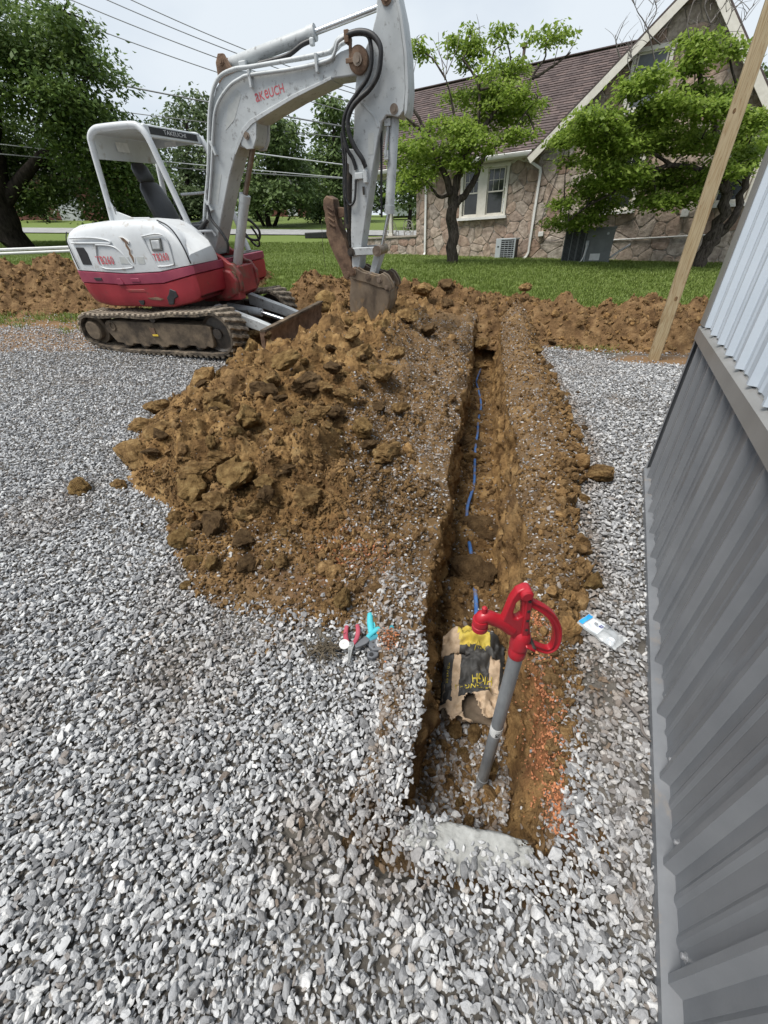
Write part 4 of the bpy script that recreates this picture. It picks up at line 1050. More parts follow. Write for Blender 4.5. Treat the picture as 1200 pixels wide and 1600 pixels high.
def make_track(yc):
    global lug_me
    L_ = resample(track_loop(), 2 * NL)
    T_ = np.roll(L_, -1, 0) - np.roll(L_, 1, 0); T_ /= np.linalg.norm(T_, axis=1)[:, None]; Nn = np.stack([T_[:, 1], -T_[:, 0]], -1)
    vs, fs = [], []; k = len(L_)
    for (x, z), (nx, nz) in zip(L_, Nn):
        for yy, h in ((-.20, 0), (-.20, .030), (-.16, .038), (.16, .038), (.20, .030), (.20, 0)): vs.append((x + nx * h, yc + yy, z + nz * h))
    for i in range(k):
        for j in range(6): fs.append((i * 6 + j, i * 6 + (j + 1) % 6, ((i + 1) % k) * 6 + (j + 1) % 6, ((i + 1) % k) * 6 + j))
    b_ = MB().add(vs, fs).build('track_belt', mat_track, EX, sharp=50)
    if lug_me is None:
        q = MB(); sk = .035
        def ring(h, sx, sy): return [(-sx + sk, -sy, h), (sx + sk, -sy, h), (sx - sk, sy, h), (-sx - sk, sy, h)]
        q.add(ring(0, .031, .105) + ring(.020, .027, .10) + ring(.030, .019, .09), [(0, 1, 2, 3)[::-1], (8, 9, 10, 11)] + [(a * 4 + i, a * 4 + (i + 1) % 4, a * 4 + 4 + (i + 1) % 4, a * 4 + 4 + i) for a in (0, 1) for i in range(4)])
        o = q.build('lug', mat_lug, None, sharp=30); lug_me = o.data; bpy.data.objects.remove(o)
    for i in range(k):
        o = bpy.data.objects.new('lug', lug_me); COL.objects.link(o); o.parent = b_
        s_ = 1 if i % 2 else -1; x, z = L_[i]; t, nn = T_[i], Nn[i]
        mw = Matrix(((t[0], 0, nn[0], x + nn[0] * .034), (0, 1, 0, yc + s_ * .098), (t[1], 0, nn[1], z + nn[1] * .034), (0, 0, 0, 1)))
        if s_ < 0: mw = mw @ Matrix.Rotation(math.pi, 4, 'Z')
        o.matrix_local = mw
    sd = -1 if yc < 0 else 1; yo = yc + sd * .15
    lo = [(-.80, .44), (-.74, .48), (1.02, .44), (1.12, .42), (1.10, .17), (1.06, .125)]
    for c_ in (.86, .52, .18, -.16, -.50): lo += [(c_ + .11, .15), (c_ + .07, .115), (c_ - .05, .115), (c_ - .09, .15)]
    lo += [(-.70, .16), (-.82, .34)]
    MB().prism(lo, min(yo, yc - sd * .12), max(yo, yc - sd * .12)).build('track_frame', mat_mudsteel, EX, bev=.012)
    MB().lathe([(.0, 0), (.12, 0), (.14, .015), (.14, .10), (.20, .10), (.20, .20), (.16, .2), (.16, .32), (0, .32)], 24, Matrix.Rotation(sd * math.pi / 2, 3, 'X'), (-1.06, yc + sd * .19, .33)).build('sprocket', mat_mudsteel, EX, sharp=30)
    MB().lathe([(0, 0), (.07, 0), (.07, .03), (.22, .05), (.25, .02), (.25, .24), (.22, .21), (0, .22)], 24, Matrix.Rotation(sd * math.pi / 2, 3, 'X'), (1.19, yc + sd * .13, .325)).build('idler_wheel', mat_grease, EX, sharp=30)
    for c_ in (.80, .46, .12, -.22, -.56):
        MB().lathe([(0, 0), (.05, 0), (.075, .02), (.075, .09), (.05, .1), (.05, .18), (.075, .19), (.075, .26), (0, .26)], 14, Matrix.Rotation(sd * math.pi / 2, 3, 'X'), (c_, yc + sd * .13, .145)).build('roller', mat_grease, EX, sharp=30)
    MB().cyl((.15, yc + sd * .16, .515), (.15, yc - sd * .1, .515), .05, 14).build('carrier_roller', mat_grease, EX, sharp=30)
    return b_
make_track(-.80); make_track(.80)
MB().box((.08, -.957, .335), (.09, .010, .11)).build('tie_down_plate', mat_rust, EX)
MB().box((.11, -.964, .29), (.10, .006, .025)).build('yellow_mark', mat_yellow, EX)
MB().tube([(-.66 + .05 * math.cos(t), -.955, .40 + .06 * math.sin(t)) for t in np.linspace(0, 6.283, 13)], .014, 6, cap=False).build('tie_ring', mat_mudsteel, EX, sharp=40)
MB().box((.1, 0, .40), (1.3, 1.1, .22)).box((.75, 0, .38), (.9, .5, .16)).cyl((.0, 0, .48), (.0, 0, .66), .52, 28).build('undercarriage', mat_grease, EX, bev=.02)
# --- dozer blade
bl = MB().prism([(1.90, .06), (1.93, .02), (1.99, .0), (2.01, .03), (1.985, .08), (1.97, .18), (1.985, .30), (2.01, .36), (2.005, .395), (1.955, .40), (1.93, .37), (1.915, .2)], -.98, .98).build('blade', mat_rust, EX, sharp=30)
MB().prism([(1.945, .385), (2.03, .385), (2.03, .41), (1.945, .41)], -.985, .985).build('blade_lip', mat_mudsteel, bl)
for y in (-.46, .46):
    MB().add([(.95, y - .07, .62), (.95, y + .07, .62), (.95, y + .07, .46), (.95, y - .07, .46), (1.60, y - .05, .42), (1.60, y + .05, .42), (1.62, y + .05, .27), (1.62, y - .05, .27), (1.93, y - .05, .30), (1.93, y + .05, .30), (1.93, y + .05, .14), (1.93, y - .05, .14)],
             [(0, 1, 2, 3), (8, 11, 10, 9)] + [(a + i, a + (i + 1) % 4, a + 4 + (i + 1) % 4, a + 4 + i) for a in (0, 4) for i in range(4)]).build('blade_arm', mat_xboom, EX, bev=.008)
MB().cyl((.8, 0, .5), (1.4, 0, .42), .06, 14).build('blade_cylinder', mat_xboom, EX, sharp=40)
MB().cyl((1.4, 0, .42), (1.92, 0, .28), .03, 12).build('blade_rod', mat_chrome, EX, sharp=40)

# --- upper body: plan outline lifted through levels
ZTOP = ([-1.4, -.9, -.66, -.2, .4, .73, .86, .96, 1.03, 1.08, 1.12], [1.54, 1.60, 1.655, 1.68, 1.68, 1.65, 1.59, 1.51, 1.40, 1.27, 1.16])
ZW = ([-1.4, -.8, 0, .55, 1.12], [1.14, 1.13, 1.085, 1.10, 1.175])
ZM = ([-1.4, -.8, -.1, .55, 1.12], [.985, .98, .95, .965, 1.07])
def body_outline(kind):
    right = [(1.10, -.90), (1.06, -.92), (.5, -.925), (-.80, -.92), (-.93, -.885), (-1.06, -.775), (-1.2, -.56), (-1.31, -.26), (-1.34, 0)]
    if kind == 'full': pl = right + [(x, -y) for x, y in right[-2::-1]] + [(1.10, 0)]
    else: pl = right + [(-1.31, .26), (-1.2, .56), (-1.06, .775), (-.93, .885), (-.80, .92), (-.62, .92), (-.58, .88), (-.56, -.24), (-.52, -.28), (1.02, -.28), (1.09, -.32)]
    return resample(np.array(pl), 170)
def body_shell(name, kind, levels, m, cap=(False, False)):
    O_ = body_outline(kind); T_ = np.roll(O_, -1, 0) - np.roll(O_, 1, 0); T_ /= np.linalg.norm(T_, axis=1)[:, None] + 1e-9; Nin = np.stack([-T_[:, 1], T_[:, 0]], -1)
    # outline runs clockwise seen from above on the right side: flip if the normals point outwards
    if (Nin[60] @ (np.array([-.3, 0]) - O_[60])) < 0: Nin = -Nin
    vs, fs = [], []; k = len(O_)
    for lv in levels:
        for p, q in zip(O_, Nin):
            ins, z = lv(p); x, y = p + q * ins
            if callable(z): z = z(x)
            vs.append((x, y, z))
    for i in range(len(levels) - 1):
        for j in range(k): fs.append((i * k + j, i * k + (j + 1) % k, (i + 1) * k + (j + 1) % k, (i + 1) * k + j))
    if cap[0]: fs.append(tuple(range(k - 1, -1, -1)))
    if cap[1]: fs.append(tuple((len(levels) - 1) * k + j for j in range(k)))
    return MB().add(vs, fs).build(name, m, EX, sharp=42)
rearness = lambda x: float(np.clip((-.55 - x) / .6, 0, 1))
zlow = lambda x: float(np.interp(x, [-1.4, -.95, -.62, .55, .93, 1.12], [.74, .70, .665, .655, .72, .80]))
zw, zm_, ztp = (lambda x: float(np.interp(x, *ZW))), (lambda x: float(np.interp(x, *ZM))), (lambda x: max(float(np.interp(x, *ZTOP)), float(np.interp(x, *ZW)) + .012))
def L_red(ins, f, rear):
    return lambda p: (ins + rear * rearness(p[0]), lambda x: zlow(p[0]) + (zm_(p[0]) - .004 - zlow(p[0])) * f)
body_shell('lower_body', 'full', [L_red(.16, -.02, .12), L_red(.07, .0, .10), L_red(.03, .06, .08), L_red(.012, .2, .055), L_red(.004, .55, .02), L_red(.0, .97, 0), L_red(.01, 1.0, 0)], mat_xred, (True, True))
body_shell('maroon_band', 'full', [(lambda p: (.012, lambda x: zm_(p[0]))), (lambda p: (-.006, lambda x: zm_(p[0]) + .008)), (lambda p: (-.008, lambda x: (zm_(p[0]) + zw(p[0])) / 2)), (lambda p: (-.006, lambda x: zw(p[0]) - .012)), (lambda p: (.012, lambda x: zw(p[0]) - .004))], mat_maroon, (True, True))
def L_wh(f, ins):
    def fn(p):
        h0 = ztp(p[0]) - zw(p[0]); i_ = ins * min(1, h0 / .35) * (1 + .5 * rearness(p[0]))
        return (i_, lambda x: zw(p[0]) + (max(ztp(x), zw(p[0]) + .01) - zw(p[0])) * f)
    return fn
body_shell('engine_hood', 'hood', [L_wh(0, .012), L_wh(.015, .0), L_wh(.3, .0), L_wh(.55, .008), L_wh(.72, .02), L_wh(.84, .042), L_wh(.92, .07), L_wh(.97, .105), L_wh(.992, .14), L_wh(1.0, .19)], mat_xwhite, (True, True))
MB().box((.25, .33, 1.13), (1.6, 1.15, .10)).build('cab_floor', mat_grease, EX, bev=.01)
MB().box((-.42, .33, 1.40), (.24, 1.14, .5)).build('cab_rear_wall', mat_consol, EX, bev=.02)
# hood details on the right-hand side
def side_plate(name, poly, y0, y1, m, bev=None): return MB().prism(poly, y0, y1).build(name, m, EX, bev=bev)
def on_side(pts_, y=-.93): return [(p[0], y, p[1]) for p in pts_]
side_plate('vent', [(-.735, 1.41), (-.605, 1.405), (-.575, 1.34), (-.575, 1.20), (-.735, 1.205)], -.9285, -.90, mat_black, .006)
side_plate('headlamp_frame', [(.565, 1.475), (.74, 1.475), (.725, 1.335), (.55, 1.335)], -.935, -.90, mat_consol, .01)
side_plate('headlamp', [(.59, 1.455), (.72, 1.455), (.705, 1.355), (.575, 1.355)], -.939, -.90, mat_lens, .01)
for pl in ([(-.36, 1.43), (-.10, 1.41), (.02, 1.34), (.10, 1.22), (.10, 1.155), (-.42, 1.17)], [(.46, 1.50), (.80, 1.50), (.835, 1.22), (.78, 1.175), (.60, 1.165), (.54, 1.20)]):
    c_ = catmull(on_side(pl + pl[:1], -.924), 5); MB().tube(c_, .010, 5).build('panel_edge', mat_xwhite, EX, sharp=60)
MB().tube(catmull(on_side([(-.78, 1.515), (-.5, 1.515), (-.28, 1.50), (-.12, 1.47), (-.10, 1.44), (-.25, 1.445), (-.78, 1.46)], -.920), 5), .011, 5).build('panel_edge', mat_xwhite, EX, sharp=60)
MB().tube(catmull([(1.085, -.915, 1.19), (1.05, -.915, 1.36), (.97, -.90, 1.515), (.86, -.87, 1.60), (.70, -.83, 1.655)], 6), .009, 5).build('hood_seal', mat_black, EX, sharp=60)
MB().tube(catmull([(-.845, -.925, 1.15), (-.86, -.915, 1.35), (-.885, -.885, 1.5), (-.87, -.84, 1.585)], 6), .007, 5).build('hood_seal', mat_black, EX, sharp=60)
r = random.Random(4)
scar = [(.11, 1.50), (.16, 1.49), (.205, 1.445), (.20, 1.42), (.165, 1.445), (.185, 1.40), (.20, 1.36), (.185, 1.32), (.205, 1.28), (.19, 1.22), (.175, 1.21), (.165, 1.27), (.15, 1.31), (.168, 1.35), (.145, 1.40), (.155, 1.44), (.12, 1.47)]
side_plate('scar_primer', [(.17 + (x - .17) * 1.5, 1.35 + (z - 1.35) * 1.06) for x, z in scar], -.9275, -.91, mat_label)
side_plate('rust_scar', scar, -.9300, -.91, mat_rust)
side_plate('faded_patch', [(-.04, 1.285), (.12, 1.28), (.12, 1.20), (-.05, 1.205)], -.9270, -.91, mat_silver)
side_plate('faded_patch', [(.25, 1.28), (.37, 1.275), (.36, 1.195), (.25, 1.20)], -.9270, -.91, mat_silver)
TX = lambda x, z, y, a=0: frame((x, y, z), (math.cos(a), 0, math.sin(a)), (-math.sin(a), 0, math.cos(a)))
text_mesh('lettering', 'TB260', .135, mat_decal, TX(-.305, 1.245, -.929, -.02), EX, sx=.74, bold=.0012, space=1.16)
text_mesh('lettering', 'TB260', .118, mat_decal, TX(.655, 1.265, -.929, .03), EX, sx=.70, bold=.0012, space=1.16)
side_plate('red_band_slot', [(-.64, 1.045), (-.50, 1.042), (-.50, 1.008), (-.62, 1.008)], -.9375, -.92, mat_black, .004)
side_plate('latch', [(-.22, 1.03), (-.16, 1.03), (-.13, .98), (-.13, .955), (-.24, .955)], -.945, -.92, mat_maroon, .006)
side_plate('latch', [(.02, 1.03), (.16, 1.03), (.18, .985), (.02, .985)], -.9395, -.92, mat_maroon, .006)
side_plate('handle_recess', [(-.15, .90), (.18, .895), (.20, .855), (-.11, .86)], -.927, -.91, mat_castred, .008)
side_plate('safety_mark', [(.0, .75), (.10, .755), (.09, .72), (.06, .69), (.02, .70)], -.9260, -.91, mat_black)
side_plate('scrape', [(.18, .785), (.36, .795), (.46, .77), (.40, .755), (.24, .765)], -.9240, -.91, mat_rust)
side_plate('cylinder_opening_shade', [(.62, .90), (.71, .87), (.72, .80), (.65, .775), (.60, .70), (.52, .70), (.52, .79), (.57, .83)], -.928, -.91, mat_black, .01)  # flat black plate: shade inside the swing cylinder hole, put in as colour
# nose that carries the swing post
MB().prism([(.85, .66), (.85, 1.03), (1.05, 1.06), (1.22, 1.02), (1.30, .90), (1.26, .72), (1.05, .64)], -.30, .30).build('swing_nose', mat_castred, EX, bev=.03)
for y0, y1 in ((-.255, -.19), (.19, .255)):
    MB().prism([(.74, 1.17), (.72, 1.28), (.78, 1.36), (.88, 1.36), (.95, 1.27), (1.10, 1.19), (1.18, 1.12), (1.26, 1.10), (1.34, .98), (1.33, .80), (1.22, .68), (1.02, .63), (.60, .615), (.55, .70), (.58, .79), (.72, .815), (.84, .90), (.88, 1.0), (.80, 1.08)], y0, y1).build('swing_casting', mat_castred, EX, bev=.014)
MB().box((.95, -.20, .70), (.64, .16, .11)).box((1.2, 0, .9), (.2, .40, .34)).build('swing_casting', mat_castred, EX, bev=.015)
MB().cyl((.82, -.285, 1.29), (.82, .285, 1.29), .055, 18).build('boom_pin', mat_grease, EX, sharp=40)
MB().cyl((1.22, -.275, .96), (1.22, .275, .96), .06, 18).build('cylinder_pin', mat_rust, EX, sharp=40)
MB().cyl((.22, -.44, .71), (.40, -.44, .715), .055, 14).build('swing_cylinder', mat_castred, EX, sharp=40)
MB().cyl((.38, -.44, .715), (.72, -.40, .72), .030, 14).build('swing_rod', mat_chrome, EX, sharp=40)

# --- canopy
def hoop(y):
    P_ = [(-.50, y, 1.62), (-.44, y, 1.92), (-.365, y, 2.42), (-.33, y, 2.54), (-.22, y, 2.60), (-.08, y, 2.61), (.36, y, 2.60), (.48, y, 2.565), (.56, y, 2.46), (.63, y, 2.2), (.74, y, 1.78), (.86, y, 1.32), (.90, y, 1.18)]
    return MB().tube(catmull(P_, 5), .038, 12).build('canopy_post', mat_xwhite, EX, sharp=60)
hoop(-.36); hoop(.80)
MB().prism([(-.36, 2.565), (-.30, 2.62), (-.1, 2.645), (.36, 2.635), (.46, 2.61), (.46, 2.585), (.36, 2.605), (-.1, 2.615), (-.29, 2.59), (-.34, 2.555)], -.33, .77).build('canopy_roof', mat_xwhite, EX, sharp=40)
MB().box((.495, .22, 2.545), (.05, 1.10, .12)).build('roof_header', mat_xwhite, EX, bev=.012)
MB().box((.522, .22, 2.55), (.006, .94, .07)).build('header_label', mat_black, EX)
text_mesh('lettering', 'TAKEUCHI', .062, mat_whtext, frame((.5262, .22, 2.55), (0, 1, 0), (0, 0, 1)), EX, sx=1.5)
MB().prism([(-.36, 2.33), (-.34, 2.33), (-.30, 2.56), (-.32, 2.56)], -.34, .78).build('roof_rear_panel', mat_xwhite, EX)
side_plate('roof_side_panel', [(-.33, 2.50), (.42, 2.50), (.46, 2.58), (-.26, 2.59)], .765, .785, mat_xwhite)
MB().box((-.02, .764, 2.53), (.20, .006, .05)).build('sticker', mat_label, EX)
MB().box((-.30, .1, 2.47), (.006, .22, .10)).build('sticker', mat_label, EX)
side_plate('post_gusset', [(-.50, 1.64), (-.43, 1.96), (-.36, 1.78), (-.12, 1.70), (.18, 1.69), (.18, 1.64)], -.372, -.350, mat_xwhite, .006)
text_mesh('lettering', 'F', .12, mat_consol, TX(-.36, 1.78, -.3735), EX)
MB().tube([(-.1, .79, 1.95), (.55, .79, 1.95), (.66, .79, 1.90), (.75, .79, 1.6)], .018, 8).build('grab_rail', mat_xwhite, EX, sharp=60)
MB().tube([(.80, -.34, 1.50), (1.02, -.20, 1.50), (1.04, -.18, 1.44)], .018, 8).build('grab_rail', mat_xwhite, EX, sharp=60)
# --- seat and controls
def loft_sec(secs): 
    b_ = MB(); n_ = len(secs[0]); vs = [v for s_ in secs for v in s_]
    fs = [(i * n_ + j, i * n_ + (j + 1) % n_, (i + 1) * n_ + (j + 1) % n_, (i + 1) * n_ + j) for i in range(len(secs) - 1) for j in range(n_)]
    return b_.add(vs, fs + [tuple(range(n_ - 1, -1, -1)), tuple((len(secs) - 1) * n_ + j for j in range(n_))])
def sec(c, w_, t, ang):
    out = []
    for a in np.linspace(0, 2 * math.pi, 16, endpoint=False):
        ca, sa = math.cos(a), math.sin(a); yy = w_ / 2 * math.copysign(abs(ca) ** .55, ca); tt_ = t / 2 * math.copysign(abs(sa) ** .6, sa)
        out.append((c[0] + tt_ * math.cos(ang), c[1] + yy, c[2] + tt_ * math.sin(ang)))
    return out
YS = .22; g = math.radians(20)
loft_sec([sec((.04, YS, 1.50), .44, .10, g), sec((0, YS, 1.62), .48, .14, g), sec((-.08, YS, 1.85), .46, .13, g), sec((-.15, YS, 2.03), .40, .11, g), sec((-.165, YS, 2.08), .32, .07, g)]).build('seat_back', mat_seat, EX, sharp=50)
loft_sec([sec((-.175, YS, 2.09), .26, .06, g), sec((-.185, YS, 2.12), .30, .10, g), sec((-.235, YS, 2.25), .28, .11, g), sec((-.25, YS, 2.30), .22, .06, g)]).build('headrest', mat_seat, EX, sharp=50)
MB().box((.22, YS, 1.51), (.50, .48, .12)).build('seat_cushion', mat_seat, EX, bev=.045, seg=3)
MB().box((.18, YS, 1.31), (.44, .42, .30)).build('seat_base', mat_grease, EX, bev=.02)
for y, nm in ((-.13, 'console'), (.56, 'console')):
    MB().prism([(-.12, 1.20), (.50, 1.20), (.60, 1.42), (.56, 1.62), (.46, 1.66), (.30, 1.60), (-.08, 1.58)], y - .07, y + .07).build(nm, mat_consol, EX, bev=.025)
    MB().tube(catmull([(.50, y, 1.62), (.52, y, 1.72), (.50, y, 1.80)], 4), .014, 8).build('lever', mat_black, EX, sharp=60)
    MB().lathe([(.016, 0), (.028, .02), (.030, .08), (.022, .11), (.010, .12)], 12, o=(.50, y, 1.79)).build('lever_grip', mat_seat, EX, sharp=60)
MB().box((.78, .25, 1.42), (.07, .10, .46)).build('travel_lever', mat_seat, EX, bev=.02)
MB().box((-.13, .08, 2.02), (.05, .025, .05)).build('belt_buckle', mat_decal, EX, bev=.006)

# --- boom
BO = [(.74, 1.30), (.80, 1.37), (.94, 1.73), (1.21, 2.23), (1.34, 2.52), (1.44, 2.72), (1.54, 2.84), (1.67, 2.915), (1.87, 2.945), (2.05, 2.92), (2.55, 2.905), (3.04, 2.935), (3.12, 2.96), (3.24, 2.975), (3.34, 2.965), (3.41, 2.90), (3.40, 2.82), (3.31, 2.77), (3.22, 2.775), (3.03, 2.775), (2.53, 2.68), (2.12, 2.575), (1.98, 2.54), (1.95, 2.42), (1.89, 2.32), (1.79, 2.30), (1.67, 2.33), (1.45, 2.04), (1.24, 1.72), (.98, 1.30), (.92, 1.21), (.80, 1.20)]
boom = MB().prism(BO, -.15, .15).build('boom', mat_xboom, EX, bev=.012)
MB().prism([(1.60, 2.27), (1.68, 2.36), (1.80, 2.48), (1.93, 2.545), (2.14, 2.60), (2.53, 2.70), (3.0, 2.79), (3.0, 2.765), (2.53, 2.665), (2.14, 2.560), (1.95, 2.505), (1.82, 2.44), (1.71, 2.33), (1.63, 2.25)], -.175, .175).build('boom_bottom_plate', mat_xboom, boom, bev=.004)
# cylinder lugs
for y in (-.168, .13): MB().prism([(1.72, 2.40), (1.74, 2.33), (1.80, 2.29), (1.89, 2.29), (1.96, 2.38), (2.0, 2.53), (1.93, 2.54), (1.80, 2.46)], y, y + .038).build('cylinder_lug', mat_xboom, boom, bev=.006)
for y in (-.11, .075): MB().prism([(1.56, 2.83), (1.58, 3.04), (1.63, 3.105), (1.70, 3.10), (1.76, 3.0), (1.86, 2.93)], y, y + .035).build('cylinder_lug', mat_rust, boom, bev=.006)
def pin(x, z, r_, y0, y1, m=mat_grease, par=None):
    b_ = MB().lathe([(0, 0), (r_ * .55, 0), (r_ * .55, .012), (r_, .012), (r_, abs(y1 - y0) - .012), (r_ * .55, abs(y1 - y0) - .012), (r_ * .55, abs(y1 - y0)), (0, abs(y1 - y0))], 18, Matrix.Rotation(-math.pi / 2, 3, 'X'), (x, y0, z)).build('pin', m, par or EX, sharp=40)
    return b_
pin(1.84, 2.41, .035, -.20, .20, mat_oldrod); pin(1.66, 3.04, .032, -.14, .14, mat_rust)
b_ = MB().lathe([(.105, 0), (.105, .05), (.085, .06)], 24, Matrix.Rotation(math.pi / 2, 3, 'X'), (3.32, -.135, 2.875)).build('pivot_boss', mat_rust, boom, sharp=30)
pin(3.32, 2.875, .05, -.225, .225, mat_oldrod)
MB().box((3.24, -.20, 2.875), (.10, .02, .035)).build('pin_keeper', mat_rust, boom, bev=.004)
even_text('lettering', 'aKeUCH', .072, mat_decal, TX(2.225, 2.738, -.1515, .13), boom, gap=.16, sx=.92, bold=.006)
side_plate('faded_sticker', [(1.55, 2.48), (1.70, 2.56), (1.86, 2.76), (1.82, 2.80), (1.72, 2.70), (1.66, 2.70)], -.1522, -.14, mat_silver)
side_plate('faded_sticker', [(1.10, 1.80), (1.18, 1.78), (1.35, 2.08), (1.25, 2.10)], -.1522, -.14, mat_silver)
# steel pipes, clamps and hoses along the boom
MB().tube(catmull([(.86, -.17, 1.50), (.98, -.17, 1.76), (1.16, -.17, 2.10), (1.30, -.17, 2.42), (1.44, -.17, 2.72), (1.60, -.165, 2.90), (1.82, -.16, 2.955), (2.09, -.15, 2.955), (2.88, -.14, 2.965), (3.03, -.14, 2.985), (3.10, -.15, 3.04), (3.22, -.17, 3.06)], 5), .020, 8).build('steel_pipe', mat_xboom, boom, sharp=60)
MB().tube(catmull([(.92, -.18, 1.50), (1.02, -.18, 1.70), (1.24, -.18, 2.14), (1.38, -.18, 2.46), (1.51, -.18, 2.68), (1.72, -.18, 2.82), (1.90, -.18, 2.875), (2.04, -.18, 2.89), (2.57, -.175, 2.885), (2.97, -.17, 2.905), (3.06, -.17, 2.95), (3.11, -.18, 3.02), (3.20, -.19, 3.045)], 5), .017, 8).build('steel_pipe', mat_xboom, boom, sharp=60)
MB().tube(catmull([(.88, -.10, 1.55), (1.10, -.10, 2.06), (1.38, -.10, 2.72), (1.62, -.08, 2.95), (2.0, -.06, 2.975), (2.9, -.05, 2.98), (3.1, -.05, 3.03), (3.22, -.06, 3.05)], 5), .020, 8).build('steel_pipe', mat_xboom, boom, sharp=60)
for (x, z, a) in ((2.025, 2.86, 1.4), (1.34, 2.33, -.3), (1.06, 1.78, -.5), (2.85, 2.90, 1.4)):
    MB().box((x, -.175, z), (.03, .055, .14), Matrix.Rotation(a if abs(a) < 1 else 0, 3, 'Y')).build('pipe_clamp', mat_xboom, boom, bev=.004)
MB().box((3.22, -.17, 3.04), (.05, .11, .09)).box((3.24, -.17, 2.97), (.025, .05, .16)).build('hose_bracket', mat_rust, boom, bev=.006)
def hose(pts_, r_, par=None, m=mat_hose): return MB().tube(catmull(pts_, 6), r_, 8).build('hose', m, par or EX, sharp=60)
hose([(3.22, -.20, 3.05), (3.36, -.21, 3.055), (3.49, -.22, 3.02), (3.575, -.23, 2.94), (3.58, -.23, 2.85), (3.54, -.22, 2.74), (3.44, -.21, 2.65), (3.32, -.21, 2.59), (3.23, -.21, 2.53), (3.17, -.21, 2.44), (3.17, -.21, 2.33), (3.23, -.20, 2.20), (3.30, -.19, 2.11), (3.33, -.17, 2.03)], .026)
hose([(3.22, -.165, 3.065), (3.42, -.18, 3.04), (3.47, -.19, 2.95), (3.465, -.19, 2.83), (3.41, -.19, 2.73), (3.29, -.18, 2.64), (3.18, -.18, 2.55), (3.11, -.18, 2.45), (3.09, -.17, 2.33), (3.12, -.17, 2.20), (3.17, -.15, 2.12), (3.20, -.14, 2.02)], .022)
hose([(3.08, -.16, 2.26), (3.09, -.16, 2.12), (3.06, -.16, 1.92), (3.05, -.16, 1.77), (3.09, -.16, 1.69), (3.16, -.16, 1.74), (3.19, -.15, 1.93)], .015)
hose([(3.05, -.13, 2.35), (3.05, -.13, 2.1), (3.02, -.13, 1.8), (3.02, -.12, 1.5)], .020)
MB().box((3.24, -.15, 1.96), (.10, .05, .06)).box((3.32, -.155, 1.95), (.05, .06, .12)).cyl((3.30, -.16, 2.06), (3.33, -.16, 1.98), .026, 10).build('hose_fitting', mat_xboom, EX, bev=.006)
MB().cyl((3.28, -.15, 1.86), (3.28, -.15, 1.78), .014, 8).build('hose_fitting', mat_grease, EX)
hose([(1.05, -.2, 1.78), (1.07, -.22, 1.63), (1.18, -.24, 1.50), (1.25, -.24, 1.36), (1.20, -.22, 1.24)], .019)
hose([(1.00, -.22, 1.62), (.80, -.28, 1.47), (.67, -.30, 1.36), (.65, -.30, 1.25), (.74, -.27, 1.15)], .028)
hose([(.96, -.20, 1.60), (.78, -.26, 1.42), (.70, -.28, 1.30), (.76, -.26, 1.18)], .022)
hose([(1.22, .2, 1.44), (1.34, .24, 1.36), (1.46, .26, 1.36), (1.50, .24, 1.46), (1.44, .2, 1.56), (1.36, .16, 1.62)], .017)
hose([(1.24, .2, 1.50), (1.33, .3, 1.30), (1.42, .3, 1.28), (1.44, .26, 1.40), (1.40, .2, 1.52)], .014)
# --- cylinders
def cylinder(a, b_, c_, r_, rr, m, mr, nm):
    a, b_, c_ = Vector(a), Vector(b_), Vector(c_); d = (b_ - a).normalized()
    MB().tube([a, a + d * .02, b_ - d * .09, b_ - d * .088, b_ - d * .002, b_], [r_ * .8, r_, r_, r_ * 1.12, r_ * 1.12, r_ * .7], 20).build(nm, m, EX, sharp=40)
    MB().cyl(b_ - d * .05, c_, rr, 14).build(nm.replace('cylinder', 'rod'), mr, EX, sharp=40)
cylinder((1.70, 0, 3.03), (2.80, 0, 3.155), (3.60, 0, 3.25), .058, .026, mat_xboom, mat_chrome, 'arm_cylinder')
cylinder((1.12, 0, .98), (1.54, 0, 1.87), (1.84, 0, 2.40), .066, .034, mat_xboom, mat_oldrod, 'boom_cylinder')
MB().cyl((1.12, -.10, 1.02), (1.12, .10, 1.02), .09, 18).build('cylinder_eye', mat_rust, EX, sharp=40)
MB().tube(catmull([(2.10, -.05, 2.99), (2.45, -.06, 3.01), (2.65, -.06, 3.07), (2.76, -.05, 3.09)], 5), .022, 8).build('hose', mat_hose, EX, sharp=60)
MB().box((1.90, -.06, 3.00), (.09, .05, .06)).box((2.77, -.05, 3.08), (.05, .05, .06)).build('port_block', mat_xboom, EX, bev=.01)
cylinder((3.65, 0, 2.44), (3.555, 0, 1.58), (3.43, 0, 1.20), .056, .024, mat_xboom, mat_chrome, 'bucket_cylinder')
MB().tube([(3.585, -.05, 2.37), (3.56, -.075, 2.20), (3.555, -.075, 2.12)], .017, 8).box((3.585, -.05, 2.40), (.07, .06, .06)).box((3.56, -.06, 2.13), (.05, .05, .08)).build('cylinder_pipe', mat_xboom, EX, sharp=60)
hose([(3.50, -.03, 2.34), (3.49, -.04, 2.1), (3.47, -.04, 1.75), (3.46, -.03, 1.55)], .014)
